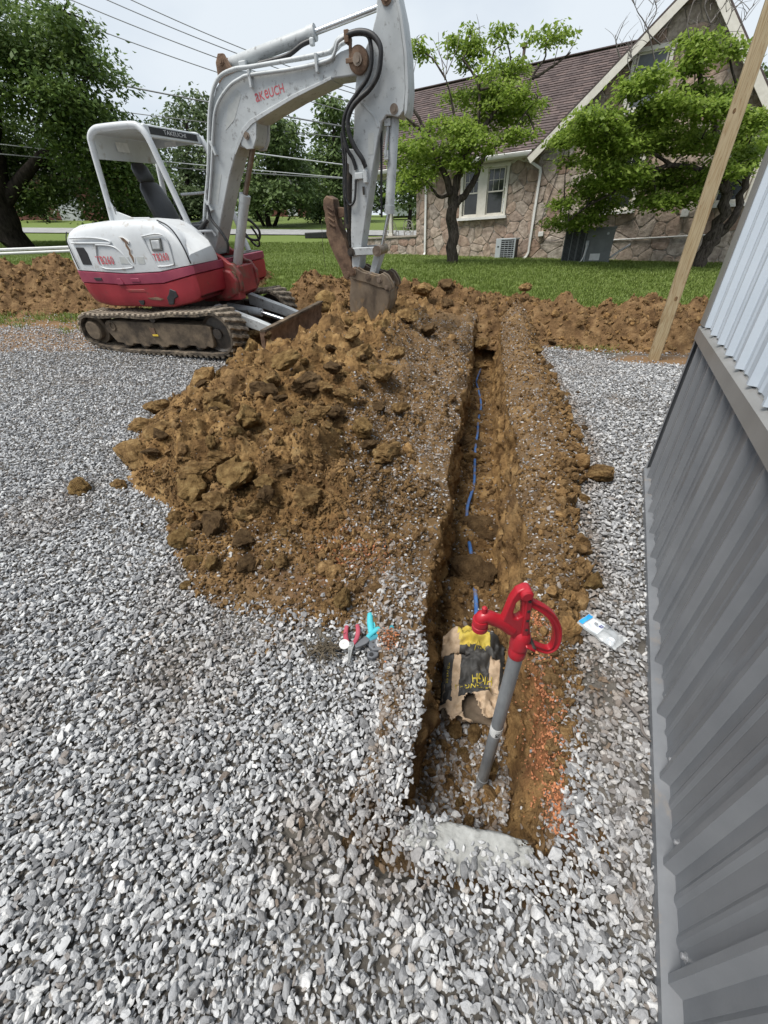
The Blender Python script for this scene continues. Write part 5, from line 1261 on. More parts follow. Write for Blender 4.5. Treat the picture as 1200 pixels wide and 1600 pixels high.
# --- arm
AR = [(3.53, 3.28), (3.57, 3.36), (3.65, 3.375), (3.71, 3.32), (3.755, 3.15), (3.80, 2.88), (3.815, 2.62), (3.79, 2.47), (3.73, 2.42), (3.66, 2.44), (3.59, 2.45), (3.53, 2.40), (3.49, 2.29), (3.38, 1.95), (3.21, 1.31), (3.145, 1.00), (3.10, .95), (3.055, .97), (3.04, 1.05), (3.06, 1.39), (3.14, 1.99), (3.22, 2.52), (3.235, 2.64), (3.27, 2.77), (3.38, 2.95), (3.46, 3.05), (3.52, 3.17)]
arm = MB().prism(AR, -.125, .125).build('arm', mat_xboom, EX, bev=.010)
MB().prism([(3.735, 3.30), (3.79, 3.12), (3.835, 2.88), (3.85, 2.62), (3.83, 2.46), (3.80, 2.42), (3.80, 2.47), (3.817, 2.62), (3.805, 2.88), (3.76, 3.12), (3.71, 3.30)], -.145, .145).build('arm_back_plate', mat_xboom, arm, bev=.004)
side_plate('arm_rib', [(3.30, 2.60), (3.46, 2.46), (3.50, 2.36), (3.48, 2.36), (3.44, 2.45), (3.29, 2.58)], -.132, -.12, mat_xboom, .003).parent = arm
side_plate('faded_sticker', [(3.36, 2.14), (3.42, 2.14), (3.44, 2.32), (3.37, 2.32)], -.1272, -.12, mat_silver).parent = arm
pin(3.63, 3.26, .055, -.15, .15, mat_rust); pin(3.68, 2.49, .045, -.145, .145, mat_oldrod)
# --- links, bucket, thumb
for y in (-.165, .135): MB().prism([(3.03, 1.22), (3.05, 1.245), (3.38, 1.25), (3.44, 1.24), (3.45, 1.19), (3.41, 1.165), (3.06, 1.16), (3.03, 1.18)], y, y + .03).build('side_link', mat_xboom, EX, bev=.006)
MB().prism([(3.385, 1.24), (3.445, 1.22), (3.46, 1.17), (3.335, .90), (3.29, .89), (3.265, .93), (3.36, 1.18)], -.10, .10).build('bucket_link', mat_xboom, EX, bev=.010)
pin(3.42, 1.205, .06, -.19, .19, mat_oldrod); pin(3.06, 1.20, .05, -.19, .19, mat_grease)
BK = [(3.045, .86), (3.07, .93), (3.55, .76), (3.575, .68), (3.55, .56), (3.48, .45), (3.38, .375), (3.26, .345), (3.14, .36), (3.04, .42), (3.0, .52), (3.01, .70)]
bk = MB(); inner = [(3.06, .80), (3.08, .875), (3.52, .725), (3.545, .67), (3.52, .57), (3.46, .475), (3.37, .405), (3.26, .375)]
outer_c = [(3.07, .93), (3.53, .78), (3.575, .69), (3.56, .58), (3.50, .46), (3.40, .37), (3.27, .32), (3.14, .33)]
outer_c = [tuple(p) for p in [(v.x, v.z) for v in catmull([(a, 0, c) for a, c in outer_c], 4)]]
cxo = (3.25, .62); innr = [(cxo[0] + (a - cxo[0]) * .93, cxo[1] + (c - cxo[1]) * .93) for a, c in outer_c]
bk.prism(outer_c + innr[::-1], -.22, .22); bucket = bk.build('bucket', mat_bucket, EX, sharp=35)
for y in (-.235, .212):
    MB().prism([tuple(p) for p in [(v.x, v.z) for v in catmull([(a, 0, c) for a, c in BK + BK[:1]], 3)]][:-1], y, y + .023).build('side_plate', mat_bucket, bucket, sharp=35)
for k in range(4): MB().bar((3.10, -.17 + k * .113, .37), (2.93, -.17 + k * .113, .40), .06, .05).build('tooth', mat_bucket, bucket, bev=.012)
for y in (-.25, -.14, .11, .22):
    MB().prism([(3.06, .93), (3.08, 1.00), (3.14, 1.03), (3.22, .985), (3.44, .935), (3.50, .965), (3.56, .93), (3.62, .84), (3.635, .78), (3.60, .75), (3.54, .79), (3.44, .80), (3.30, .85), (3.08, .90)], y, y + .03).build('bucket_ear', mat_bucket, bucket, bev=.006)
pin(3.30, .925, .042, -.27, .27, mat_oldrod); pin(3.46, .89, .036, -.27, .27, mat_oldrod); pin(3.09, .985, .048, -.27, .27, mat_rust); pin(3.555, .80, .030, -.27, .27, mat_oldrod)
TH = [(2.715, 1.76), (2.76, 1.80), (2.85, 1.76), (2.855, 1.62), (2.88, 1.50), (2.97, 1.30), (3.03, 1.08), (3.015, .93), (2.96, .87), (2.89, .90), (2.86, 1.0), (2.80, 1.13), (2.735, 1.28), (2.70, 1.40), (2.715, 1.50), (2.70, 1.56), (2.715, 1.62), (2.70, 1.68)]
thumb = MB().prism(TH, -.10, .10).build('thumb', mat_rust, EX, bev=.010)
for k in range(4): MB().box((2.80, -.105, 1.50 + k * .055), (.09, .02, .018), Matrix.Rotation(.5, 3, 'Y')).build('thumb_rib', mat_rust, thumb, bev=.004)
MB().prism([(2.86, 1.56), (3.00, 1.58), (3.02, 1.66), (2.87, 1.68)], -.03, .03).build('thumb_bracket', mat_rust, EX, bev=.008)
pin(2.96, .93, .045, -.13, .13, mat_rust)
cylinder((3.05, 0, 2.10), (2.99, 0, 1.45), (2.98, 0, 1.25), .060, .028, mat_grease, mat_grease, 'thumb_cylinder')
MB().prism([(3.00, 2.16), (3.07, 2.22), (3.20, 2.2), (3.13, 1.95), (3.03, 2.05)], -.05, .05).build('thumb_mount', mat_xboom, EX, bev=.006)
# ------------------------------------------------------------------ trees: crown clumps as (x, y, z, half width, half height)
DOG1 = [(1.26, 14.42, 5.49, 0.3, 0.11), (1.48, 14.64, 5.41, 0.25, 0.11), (2.56, 14.73, 5.62, 0.56, 0.2), (3.51, 15.0, 5.81, 0.36, 0.15), (2.73, 14.63, 5.31, 0.46, 0.21), (3.85, 14.96, 5.14, 0.57, 0.25), (2.89, 13.35, 4.78, 0.28, 0.17), (4.46, 14.14, 5.5, 0.59, 0.13), (2.95, 15.0, 4.69, 0.88, 0.18), (3.56, 14.47, 4.37, 0.75, 0.24), (4.32, 14.92, 4.32, 0.57, 0.25), (3.73, 13.5, 3.63, 0.56, 0.12), (2.19, 14.14, 3.98, 0.69, 0.18), (1.26, 13.74, 3.63, 0.62, 0.25), (1.04, 14.28, 3.39, 0.59, 0.37), (2.12, 14.33, 3.5, 0.69, 0.26), (2.7, 13.32, 3.48, 0.55, 0.24), (1.17, 13.69, 2.91, 0.57, 0.27), (2.49, 13.8, 3.18, 0.53, 0.16), (1.84, 14.95, 3.39, 0.62, 0.32), (3.29, 14.68, 4.14, 0.56, 0.22), (3.75, 13.59, 4.43, 0.42, 0.16), (0.92, 14.73, 4.13, 0.31, 0.16), (4.21, 13.55, 4.24, 0.23, 0.11), (3.5, 14.41, 4.69, 0.55, 0.17), (2.48, 13.53, 3.74, 0.56, 0.18)]
DOG1_TRUNK = [(2.42, 14.2, 0.88), (2.38, 14.2, 1.82), (2.33, 14.2, 2.39), (2.33, 14.2, 2.61)]
DOG1_LIMB_a = [(2.34, 14.2, 2.5), (2.13, 14.2, 2.94), (1.88, 14.2, 3.29), (1.56, 14.2, 3.82), (1.16, 14.2, 4.36)]
DOG1_LIMB_b = [(2.36, 14.2, 2.54), (2.49, 14.2, 2.99), (2.56, 14.2, 3.26), (2.95, 14.2, 3.78), (3.41, 14.2, 4.32), (3.47, 14.2, 4.52)]
DOG1_LIMB_c = [(2.44, 14.2, 2.31), (2.75, 14.2, 2.6), (3.02, 14.2, 3.08), (3.17, 14.2, 3.41), (3.59, 14.2, 3.59), (4.11, 14.2, 3.68), (4.49, 14.2, 3.73)]
DOG1_LIMB_d = [(2.24, 14.2, 2.54), (1.96, 14.2, 2.51), (1.72, 14.2, 2.74)]
DOG1_LIMB_e = [(2.48, 14.2, 3.1), (2.84, 14.2, 3.59), (2.89, 14.2, 4.6), (2.41, 14.2, 5.15)]
DOG1_LIMB_f = [(3.41, 14.2, 4.32), (4.05, 14.2, 4.54), (4.21, 14.2, 4.79), (4.47, 14.2, 5.14)]
DOG1_LIMB_g = [(4.22, 14.2, 4.76), (4.49, 14.2, 4.87), (4.86, 14.2, 5.05), (5.07, 14.2, 5.18)]
DOG1_LIMB_h = [(1.56, 14.2, 3.82), (1.04, 14.2, 4.15), (0.97, 14.2, 4.24)]
DOG1_LIMB_i = [(2.56, 14.2, 3.26), (2.28, 14.2, 4.14), (2.14, 14.2, 4.56), (2.01, 14.2, 4.83)]
DOG1_LIMB_j = [(2.89, 14.2, 4.6), (3.15, 14.2, 4.68), (3.17, 14.2, 5.21), (3.36, 14.2, 5.34)]
DOG2 = [(5.26, 12.5, 3.76, 0.61, 0.12), (5.27, 14.07, 3.6, 0.46, 0.15), (5.5, 12.88, 3.53, 0.89, 0.2), (6.13, 12.89, 3.31, 0.84, 0.24), (7.47, 14.27, 3.64, 0.93, 0.3), (8.22, 14.07, 3.51, 0.86, 0.29), (8.25, 13.02, 3.3, 0.48, 0.21), (6.39, 14.23, 3.16, 0.63, 0.2), (5.29, 13.47, 2.23, 0.38, 0.12), (6.04, 13.72, 2.6, 0.67, 0.24), (6.34, 12.87, 2.73, 0.78, 0.29), (7.97, 14.19, 2.66, 0.86, 0.33), (8.61, 13.74, 2.75, 0.72, 0.28), (6.02, 14.24, 1.86, 0.81, 0.21), (6.6, 14.11, 2.19, 0.57, 0.22), (7.57, 13.04, 2.16, 0.63, 0.16), (8.42, 13.15, 2.26, 0.59, 0.2), (6.38, 12.8, 4.35, 0.67, 0.14), (6.07, 12.76, 4.17, 0.41, 0.13), (6.94, 12.62, 3.95, 0.67, 0.18), (6.71, 13.04, 3.79, 0.69, 0.23), (8.0, 13.59, 4.26, 0.61, 0.19), (7.82, 12.51, 3.78, 0.56, 0.18), (8.74, 13.72, 4.31, 0.39, 0.19), (7.59, 13.11, 4.69, 0.48, 0.15), (7.78, 13.06, 5.0, 0.48, 0.16), (7.67, 13.97, 5.26, 0.34, 0.11), (8.48, 13.37, 4.92, 0.38, 0.17), (9.52, 13.07, 3.01, 0.53, 0.21), (9.81, 13.37, 3.3, 0.49, 0.21), (9.59, 13.77, 3.7, 0.45, 0.21), (9.11, 12.6, 3.57, 0.41, 0.22), (10.09, 14.26, 2.64, 0.35, 0.17), (9.05, 12.54, 2.74, 0.41, 0.18), (5.34, 13.85, 3.15, 0.28, 0.11), (9.58, 14.02, 3.38, 0.51, 0.22), (8.38, 12.53, 3.77, 0.41, 0.18)]
DOG2_TRUNK = [(9.52, 13.4, 0.57), (9.64, 13.4, 1.12), (9.71, 13.4, 1.65), (9.64, 13.4, 2.28)]
DOG2_LIMB_a = [(9.63, 13.4, 1.03), (9.91, 13.4, 1.38), (10.08, 13.4, 1.73), (10.1, 13.4, 2.35), (9.96, 13.4, 3.05)]
DOG2_LIMB_b = [(9.64, 13.4, 2.28), (8.91, 13.4, 2.7), (7.93, 13.4, 2.89), (7.27, 13.4, 2.76), (6.58, 13.4, 2.86)]
DOG2_LIMB_c = [(9.64, 13.4, 2.28), (9.15, 13.4, 3.07), (8.54, 13.4, 3.81), (8.04, 13.4, 4.41), (7.79, 13.4, 4.8), (7.88, 13.4, 5.32)]
DOG2_LIMB_d = [(8.54, 13.4, 3.81), (7.59, 13.4, 4.04), (6.74, 13.4, 4.33), (6.41, 13.4, 4.46)]
DOG2_LIMB_e = [(7.93, 13.4, 2.89), (6.89, 13.4, 3.29), (5.96, 13.4, 3.47), (5.09, 13.4, 3.42)]
DOG2_LIMB_f = [(7.27, 13.4, 2.76), (6.57, 13.4, 2.39), (5.87, 13.4, 2.08), (5.46, 13.4, 1.8)]
DOG2_LIMB_g = [(9.15, 13.4, 3.07), (9.26, 13.4, 3.78), (8.57, 13.4, 4.77)]
DOG2_TWIGS = [[(7.79, 13.4, 4.8), (7.4, 13.4, 5.22), (7.35, 13.4, 5.56), (7.38, 13.4, 5.78)], [(7.88, 13.4, 5.32), (8.04, 13.4, 5.54), (8.18, 13.4, 5.7)], [(8.22, 13.4, 5.14), (8.29, 13.4, 5.48), (8.13, 13.4, 5.73)], [(8.5, 13.4, 4.93), (8.63, 13.4, 5.39), (8.75, 13.4, 5.58)], [(6.74, 13.4, 4.33), (6.32, 13.4, 4.75), (6.08, 13.4, 5.09)], [(6.41, 13.4, 4.46), (6.17, 13.4, 4.78), (6.16, 13.4, 4.96)], [(6.9, 13.4, 4.64), (6.46, 13.4, 5.28), (6.15, 13.4, 5.54), (6.02, 13.4, 5.68)], [(6.46, 13.4, 5.28), (6.58, 13.4, 5.53), (6.48, 13.4, 5.7)], [(7.47, 13.4, 4.34), (7.38, 13.4, 4.81), (7.1, 13.4, 4.97)], [(5.97, 13.4, 4.85), (5.82, 13.4, 5.06), (5.75, 13.4, 5.21)], [(6.85, 13.4, 5.03), (6.41, 13.4, 5.28), (6.43, 13.4, 5.48)], [(7.88, 13.4, 5.32), (7.64, 13.4, 5.58), (7.68, 13.4, 5.77)], [(8.29, 13.4, 5.48), (8.44, 13.4, 5.62), (8.54, 13.4, 5.75)], [(7.9, 13.4, 4.42), (7.76, 13.4, 4.7), (7.42, 13.4, 4.93)], [(7.54, 13.4, 4.4), (7.69, 13.4, 4.71), (7.55, 13.4, 4.95)]]
MAPLE = [(-12.78, 22.15, 8.54, 1.8, 0.73), (-11.12, 20.46, 7.25, 1.38, 0.58), (-10.44, 21.31, 7.92, 0.86, 0.32), (-11.35, 19.04, 6.15, 1.8, 0.73), (-10.09, 19.19, 5.84, 1.3, 0.61), (-9.15, 19.72, 6.69, 0.67, 0.26), (-13.89, 22.82, 5.59, 2.47, 1.0), (-10.19, 19.79, 4.97, 1.6, 0.78), (-9.94, 22.02, 5.62, 1.34, 0.57), (-15.42, 22.72, 4.17, 2.46, 1.01), (-13.12, 22.77, 4.31, 2.15, 0.77), (-10.17, 20.38, 4.15, 1.65, 0.78), (-9.06, 20.42, 4.49, 0.83, 0.66), (-9.62, 21.1, 3.61, 1.0, 0.63), (-12.93, 19.43, 6.88, 2.1, 1.12), (-16.45, 21.99, 5.53, 2.38, 1.55), (-10.92, 22.44, 6.28, 0.91, 0.46), (-12.47, 19.15, 7.88, 2.07, 0.73), (-11.46, 22.78, 3.25, 1.54, 0.43), (-9.43, 19.36, 7.86, 0.65, 0.37), (-9.75, 20.36, 7.18, 0.55, 0.17)]
FAR_A = [(-13.9, 44.44, 11.17, 1.68, 0.89), (-15.49, 45.67, 10.14, 2.35, 1.16), (-13.84, 43.36, 8.35, 2.34, 1.17), (-17.12, 45.7, 7.76, 2.16, 1.29), (-15.33, 44.18, 6.26, 2.69, 1.3), (-17.44, 43.25, 5.4, 2.34, 1.1), (-12.81, 43.27, 9.99, 1.05, 0.72), (-12.89, 42.71, 7.25, 1.15, 1.2)]
FAR_B = [(-6.06, 33.73, 7.98, 1.14, 0.71), (-5.52, 33.95, 6.83, 1.61, 0.91), (-7.27, 35.57, 6.16, 1.92, 1.0), (-5.23, 36.49, 6.21, 1.23, 1.03), (-7.64, 33.98, 4.68, 1.84, 0.75), (-5.88, 33.65, 4.59, 1.82, 0.74), (-6.49, 36.46, 7.73, 1.48, 0.95), (-4.89, 35.1, 4.16, 0.95, 0.54), (-8.31, 34.72, 5.44, 0.94, 0.84), (-4.98, 34.21, 7.89, 0.65, 0.46)]
FAR_C = [(-2.84, 42.38, 10.15, 1.26, 0.69), (-2.54, 43.31, 8.94, 1.87, 1.12), (-3.38, 41.82, 7.21, 1.7, 1.16), (-1.88, 41.69, 6.76, 1.69, 1.17), (-3.93, 40.22, 5.49, 1.52, 0.99), (-2.39, 43.66, 5.35, 1.77, 1.22), (-2.5, 40.13, 10.08, 0.65, 0.38), (-1.25, 41.97, 8.3, 1.13, 0.92)]
FAR_D = [(-17.42, 41.02, 5.62, 1.66, 1.23), (-16.24, 38.89, 6.8, 1.05, 0.66), (-18.5, 40.69, 4.41, 1.65, 0.77), (-17.22, 41.35, 4.41, 1.68, 0.87)]
FAR_E = [(2.61, 33.26, 4.27, 1.44, 0.67), (3.26, 33.58, 5.18, 1.18, 0.58), (1.92, 32.21, 4.51, 0.7, 0.63), (2.58, 32.87, 5.5, 0.71, 0.43)]
FAR_F = [(16.59, 22.3, 5.12, 1.05, 0.75), (18.99, 23.69, 3.57, 1.44, 1.13), (17.05, 22.59, 6.46, 1.53, 1.01), (17.87, 22.91, 2.13, 1.24, 0.72), (20.62, 24.0, 1.59, 1.95, 1.04)]

def leaf_mat(name, c1, c2, c3, trans=.3):
    m = bpy.data.materials.new(name); m.use_nodes = True; n, l = m.node_tree.nodes, m.node_tree.links; b = n['Principled BSDF']
    at = n.new('ShaderNodeAttribute'); at.attribute_name = 'tone'
    r = n.new('ShaderNodeValToRGB'); ramp_set(r, [(0, c1), (.55, c2), (1, c3)])
    l.new(at.outputs['Fac'], r.inputs['Fac']); l.new(r.outputs['Color'], b.inputs['Base Color']); b.inputs['Roughness'].default_value = .5; b.inputs['Specular IOR Level'].default_value = .3
    tr = n.new('ShaderNodeBsdfTranslucent'); ms = n.new('ShaderNodeMixShader'); ms.inputs[0].default_value = trans
    l.new(r.outputs['Color'], tr.inputs['Color']); l.new(b.outputs[0], ms.inputs[1]); l.new(tr.outputs[0], ms.inputs[2]); l.new(ms.outputs[0], n['Material Output'].inputs['Surface'])
    return m
leaf_dog = leaf_mat('dogwood_leaves', (.125, .20, .030), (.25, .355, .055), (.37, .46, .11), .55)
leaf_maple = leaf_mat('dark_maple_leaves', (.055, .095, .026), (.11, .175, .042), (.20, .275, .07))
leaf_far = leaf_mat('deep_green_leaves', (.065, .105, .036), (.115, .17, .055), (.19, .26, .09))
leaf_pale = leaf_mat('grey_green_leaves', (.065, .10, .045), (.115, .16, .070), (.19, .24, .115))
leaf_lime = leaf_mat('lime_green_leaves', (.08, .13, .02), (.14, .20, .035), (.22, .28, .07))
mat_bark = mat('furrowed_grey_bark', (.030, .024, .019), (.125, .105, .088), scale=9, rough=.95, bump=.9, bscale=16, stretch=(3, 3, .55), bdist=.03, spec=.15)
mat_bark_dark = mat('dark_bark', (.012, .010, .008), (.040, .033, .027), scale=5, rough=.95, bump=.8, bscale=12, stretch=(2, 2, .6), spec=.1)
mat_twig = mat('grey_bare_twigs', (.12, .105, .095), (.20, .18, .165), scale=6, rough=.9)

def leaf_obj(name, C, d, w, L_, Wd, m, parent, fold=.12):
    """many small leaves, one diamond each"""
    n_ = len(C); up = np.cross(d, w)
    a = C - d * L_[:, None] * .5; b_ = C + d * L_[:, None] * .5
    l1 = C + w * Wd[:, None] * .5 + up * L_[:, None] * fold - d * L_[:, None] * .06; l2 = C - w * Wd[:, None] * .5 + up * L_[:, None] * fold - d * L_[:, None] * .06
    co = np.stack([a, l1, b_, l2], 1).reshape(-1, 3).astype(np.float32)
    me = bpy.data.meshes.new(name); me.vertices.add(n_ * 4); me.vertices.foreach_set('co', co.ravel())
    me.loops.add(n_ * 4); me.loops.foreach_set('vertex_index', np.arange(n_ * 4, dtype=np.int32)); me.polygons.add(n_); me.polygons.foreach_set('loop_start', (np.arange(n_) * 4).astype(np.int32))
    me.update(calc_edges=True)
    at = me.attributes.new('tone', 'FLOAT', 'POINT'); at.data.foreach_set('value', np.repeat(np.clip(NP.normal(.5, .24, n_), 0, 1), 4).astype(np.float32))
    me.materials.append(m); o = bpy.data.objects.new(name, me); COL.objects.link(o); o.parent = parent
    return o
def unit(v): return v / (np.linalg.norm(v, axis=1)[:, None] + 1e-9)
def crown(parent, clumps, per_area, spray_n, spray_r, leaf, m, droop=.45, flat=.35, shell=.55, origin=(0, 0, 0), depth=None, gap=0.0):
    Cs, ds = [], []
    for (x, y, z, rx, rz) in clumps:
        ry = depth if depth else max(rx * .85, rz)
        ns = max(4, int(per_area * (rx * rz + rx * ry * .5) * 3.1))
        v = unit(NP.normal(0, 1, (ns, 3))); rad = shell + (1 - shell) * NP.random(ns) ** .6
        rad *= 1 + .22 * vnoise(v[:, 0] * 2.3 + x, v[:, 1] * 2.3 + y, v[:, 2] * 2.3 + z, 200)
        s_ = np.array([x, y, z]) + v * rad[:, None] * np.array([rx, ry, rz])
        if gap: s_ = s_[vnoise(s_[:, 0] * 1.2, s_[:, 1] * 1.2, s_[:, 2] * 1.6, 207) > -1 + gap]
        ns = len(s_); k = np.repeat(np.arange(ns), spray_n)
        off = NP.normal(0, 1, (len(k), 3)) * spray_r * np.array([1, 1, flat]) * .6
        off[:, 2] -= .35 * np.hypot(off[:, 0], off[:, 1])
        Cs.append(s_[k] + off); dd = off.copy(); dd[:, 2] = 0; dd = unit(dd + NP.normal(0, .35 * spray_r, dd.shape)); dd[:, 2] = -droop + NP.normal(0, .35, len(dd)); ds.append(unit(dd))
    C_ = np.concatenate(Cs); d = np.concatenate(ds); n_ = len(C_)
    w = np.cross(d, np.array([0, 0, 1.0])); w = unit(w + NP.normal(0, .38, w.shape)); w = unit(w - d * np.sum(w * d, 1)[:, None])
    L_ = leaf * NP.uniform(.7, 1.25, n_)
    return leaf_obj('crown', C_ - np.array(origin), d, w, L_, L_ * NP.uniform(.5, .68, n_), m, parent)
def limbs(name, paths, m, parent, origin, taper=True):
    b_ = MB(); o_ = Vector(origin)
    for pts_, r0, r1 in paths:
        P_ = catmull([Vector(p) - o_ for p in pts_], 4); k = len(P_)
        for i in range(1, k - 1): P_[i] += Vector((RND.gauss(0, 1), RND.gauss(0, 1), RND.gauss(0, .6))) * r0 * .18
        b_.tube(P_, [r0 + (r1 - r0) * (i / (k - 1)) ** .8 for i in range(k)], 9)
    return b_.build(name, m, parent, sharp=70)
def auto_limbs(start_nodes, clumps, r_, seed):
    """a limb from the nearest existing node to each clump, then a few twigs in the clump"""
    rr = random.Random(seed); nodes = [Vector(p) for p in start_nodes]; out = []
    for c in sorted(clumps, key=lambda c: min((Vector(c[:3]) - n_).length for n_ in nodes)):
        t = Vector(c[:3]); n_ = min(nodes, key=lambda q: (q - t).length + (.6 if q.z > t.z else 0)); L_ = (t - n_).length
        mid = n_.lerp(t, .5) + Vector((rr.uniform(-.1, .1), rr.uniform(-.1, .1), .10)) * L_
        out.append(([n_, mid, t], r_ * min(1, .35 + .25 * L_), r_ * .22)); nodes += [mid, t]
        for _ in range(5):
            e = t + Vector((rr.uniform(-1, 1) * c[3], rr.uniform(-1, 1) * c[3] * .8, rr.uniform(-.6, 1) * c[4])); out.append(([t, t.lerp(e, .5) + Vector((0, 0, .04)), e], r_ * .2, r_ * .06))
    return out
def tree(name, label, base, trunk_paths, clumps, lr, crown_args, seed, m_bark=mat_bark, group=None, cat='tree', auto=True):
    base = (base[0], base[1], float(terr(base[0], base[1])) - .03)
    e = tag(empty(name, base), label, cat, group)
    nodes = [p for pts_, a, b_ in trunk_paths for p in pts_[1:]]
    P_ = list(trunk_paths) + (auto_limbs(nodes, clumps, lr, seed) if auto else [])
    limbs('trunk', P_, m_bark, e, base)
    crown(e, clumps, origin=base, **crown_args)
    return e
# the two dogwoods before the stone house
e1 = tree('dogwood_tree', 'bright green dogwood with a single straight trunk before the twin window of the stone house', (2.42, 14.2),
     [(DOG1_TRUNK, .175, .13), (DOG1_LIMB_a, .11, .03), (DOG1_LIMB_b, .12, .035), (DOG1_LIMB_c, .11, .02), (DOG1_LIMB_d, .05, .03), (DOG1_LIMB_e, .06, .02), (DOG1_LIMB_f, .05, .02), (DOG1_LIMB_g, .04, .015), (DOG1_LIMB_h, .045, .015), (DOG1_LIMB_i, .045, .012), (DOG1_LIMB_j, .035, .01)],
     DOG1, .045, dict(per_area=50, spray_n=16, spray_r=.22, leaf=.11, gap=.25, shell=.35, m=leaf_dog), 3)
limbs('bare_twigs', [([(2.0, 14.2, 4.8), (1.9, 14.3, 5.2), (1.7, 14.3, 5.5)], .015, .004), ([(2.0, 14.2, 4.8), (2.05, 14.2, 5.2), (2.0, 14.2, 5.5)], .013, .004), ([(2.03, 14.2, 4.9), (2.25, 14.1, 5.3), (2.3, 14.1, 5.55)], .013, .004),
    ([(1.16, 14.2, 4.36), (1.2, 14.2, 4.9), (1.35, 14.3, 5.35)], .015, .005), ([(2.03, 14.2, 5.0), (1.85, 14.2, 5.25), (1.8, 14.2, 5.6)], .010, .003), ([(5.0, 14.2, 5.15), (5.15, 14.2, 5.35), (5.2, 14.2, 5.6)], .012, .004), ([(4.7, 14.2, 5.0), (4.75, 14.2, 5.3), (4.9, 14.2, 5.5)], .012, .004),
    ([(2.9, 14.5, 5.3), (2.85, 14.5, 5.7), (2.75, 14.5, 5.95)], .010, .003), ([(3.4, 14.2, 3.6), (3.9, 14.0, 3.9), (4.3, 13.9, 4.4)], .014, .005)], mat_twig, e1, e1.location)
e2 = tree('dogwood_tree', 'spreading dogwood with leaning trunks and low drooping branches in front of the stone gable', (9.52, 13.4),
     [(DOG2_TRUNK, .20, .12), (DOG2_LIMB_a, .16, .06), (DOG2_LIMB_b, .08, .03), (DOG2_LIMB_c, .09, .03), (DOG2_LIMB_d, .05, .02), (DOG2_LIMB_e, .04, .015), (DOG2_LIMB_f, .04, .015), (DOG2_LIMB_g, .05, .02)],
     DOG2, .04, dict(per_area=62, spray_n=16, spray_r=.23, leaf=.12, gap=.1, shell=.35, m=leaf_dog), 4)
tw = [(p, .016, .005) for p in DOG2_TWIGS]; rr = random.Random(8)
for p in DOG2_TWIGS:
    for _ in range(7):
        a = Vector(p[rr.randrange(len(p) - 1)]).lerp(Vector(p[-1]), rr.random()); e = a + Vector((rr.uniform(-.45, .45), rr.uniform(-.3, .3), rr.uniform(.05, .45)))
        tw.append(([a, a.lerp(e, .5) + Vector((rr.uniform(-.05, .05), 0, .03)), e], .007, .002))
limbs('bare_twigs', tw, mat_twig, e2, e2.location)
# big maple on the left
tree('maple_tree', 'huge dark maple with a thick trunk shading the lawn at the left', (-15.65, 21.0), [([(-15.65, 21, 1.8), (-15.4, 21, 3.2), (-14.9, 21, 4.8), (-14.0, 21, 6.5)], .62, .25), ([(-15.4, 21, 3.2), (-13.5, 21.2, 4.6), (-11.5, 21, 5.2)], .30, .10), ([(-15.2, 21, 3.8), (-17, 20.5, 5.5), (-18, 20.5, 7)], .28, .1)],
     MAPLE, .13, dict(per_area=11, spray_n=30, spray_r=.5, leaf=.17, gap=.6, m=leaf_maple, flat=.45, depth=1.9, shell=.35), 5, mat_bark_dark)
# trees farther off
FARARG = dict(per_area=4.2, spray_n=24, spray_r=.62, leaf=.36, m=leaf_far, flat=.6, shell=.45, depth=1.6)
tree('tall_tree', 'tall pale green tree rising behind the canopy of the excavator', (-16.4, 44), [([(-16.4, 44, 3.2), (-15.8, 44, 6), (-14.5, 44, 10)], .3, .1)], FAR_A, .09, dict(FARARG, m=leaf_pale, per_area=3.2, gap=.55), 11, mat_bark_dark)
tree('magnolia_tree', 'dark cone shaped magnolia with several low stems beyond the road, seen under the boom', (-7.4, 35), [([(-7.4, 35, 2.4), (-7.2, 35, 4), (-6.6, 35, 6.5)], .25, .1), ([(-7.3, 35, 2.4), (-6.6, 35.2, 3.5), (-5.9, 35.2, 5)], .16, .08), ([(-7.5, 35, 2.4), (-8.0, 34.8, 3.6), (-8.1, 34.8, 4.4)], .14, .07)], FAR_B, .07, dict(FARARG, leaf=.30, per_area=5.5), 12, mat_bark_dark)
tree('tall_tree', 'tall rounded green tree between the boom and the arm of the excavator', (-3.0, 42), [([(-3.0, 42, 3), (-2.9, 42, 6), (-2.6, 42, 9)], .3, .1)], FAR_C, .08, dict(FARARG), 13, mat_bark_dark)
tree('tall_tree', 'round green tree between the maple and the excavator seat', (-17.3, 40), [([(-17.3, 40, 3), (-17.2, 40, 5)], .2, .1)], FAR_D, .08, dict(FARARG), 14, mat_bark_dark)
tree('tall_tree', 'dark green tree beyond the porch of the stone house', (2.6, 33), [([(2.6, 33, 2), (2.6, 33, 4.5)], .18, .08)], FAR_E, .06, dict(FARARG, leaf=.28, depth=1.2), 15, mat_bark_dark)
tree('tall_tree', 'dark tree behind the right end of the stone house', (18.7, 23), [([(18.7, 23, .5), (18.4, 23, 3), (17.6, 23, 6)], .25, .1)], FAR_F, .08, dict(FARARG, leaf=.24), 16, mat_bark_dark)
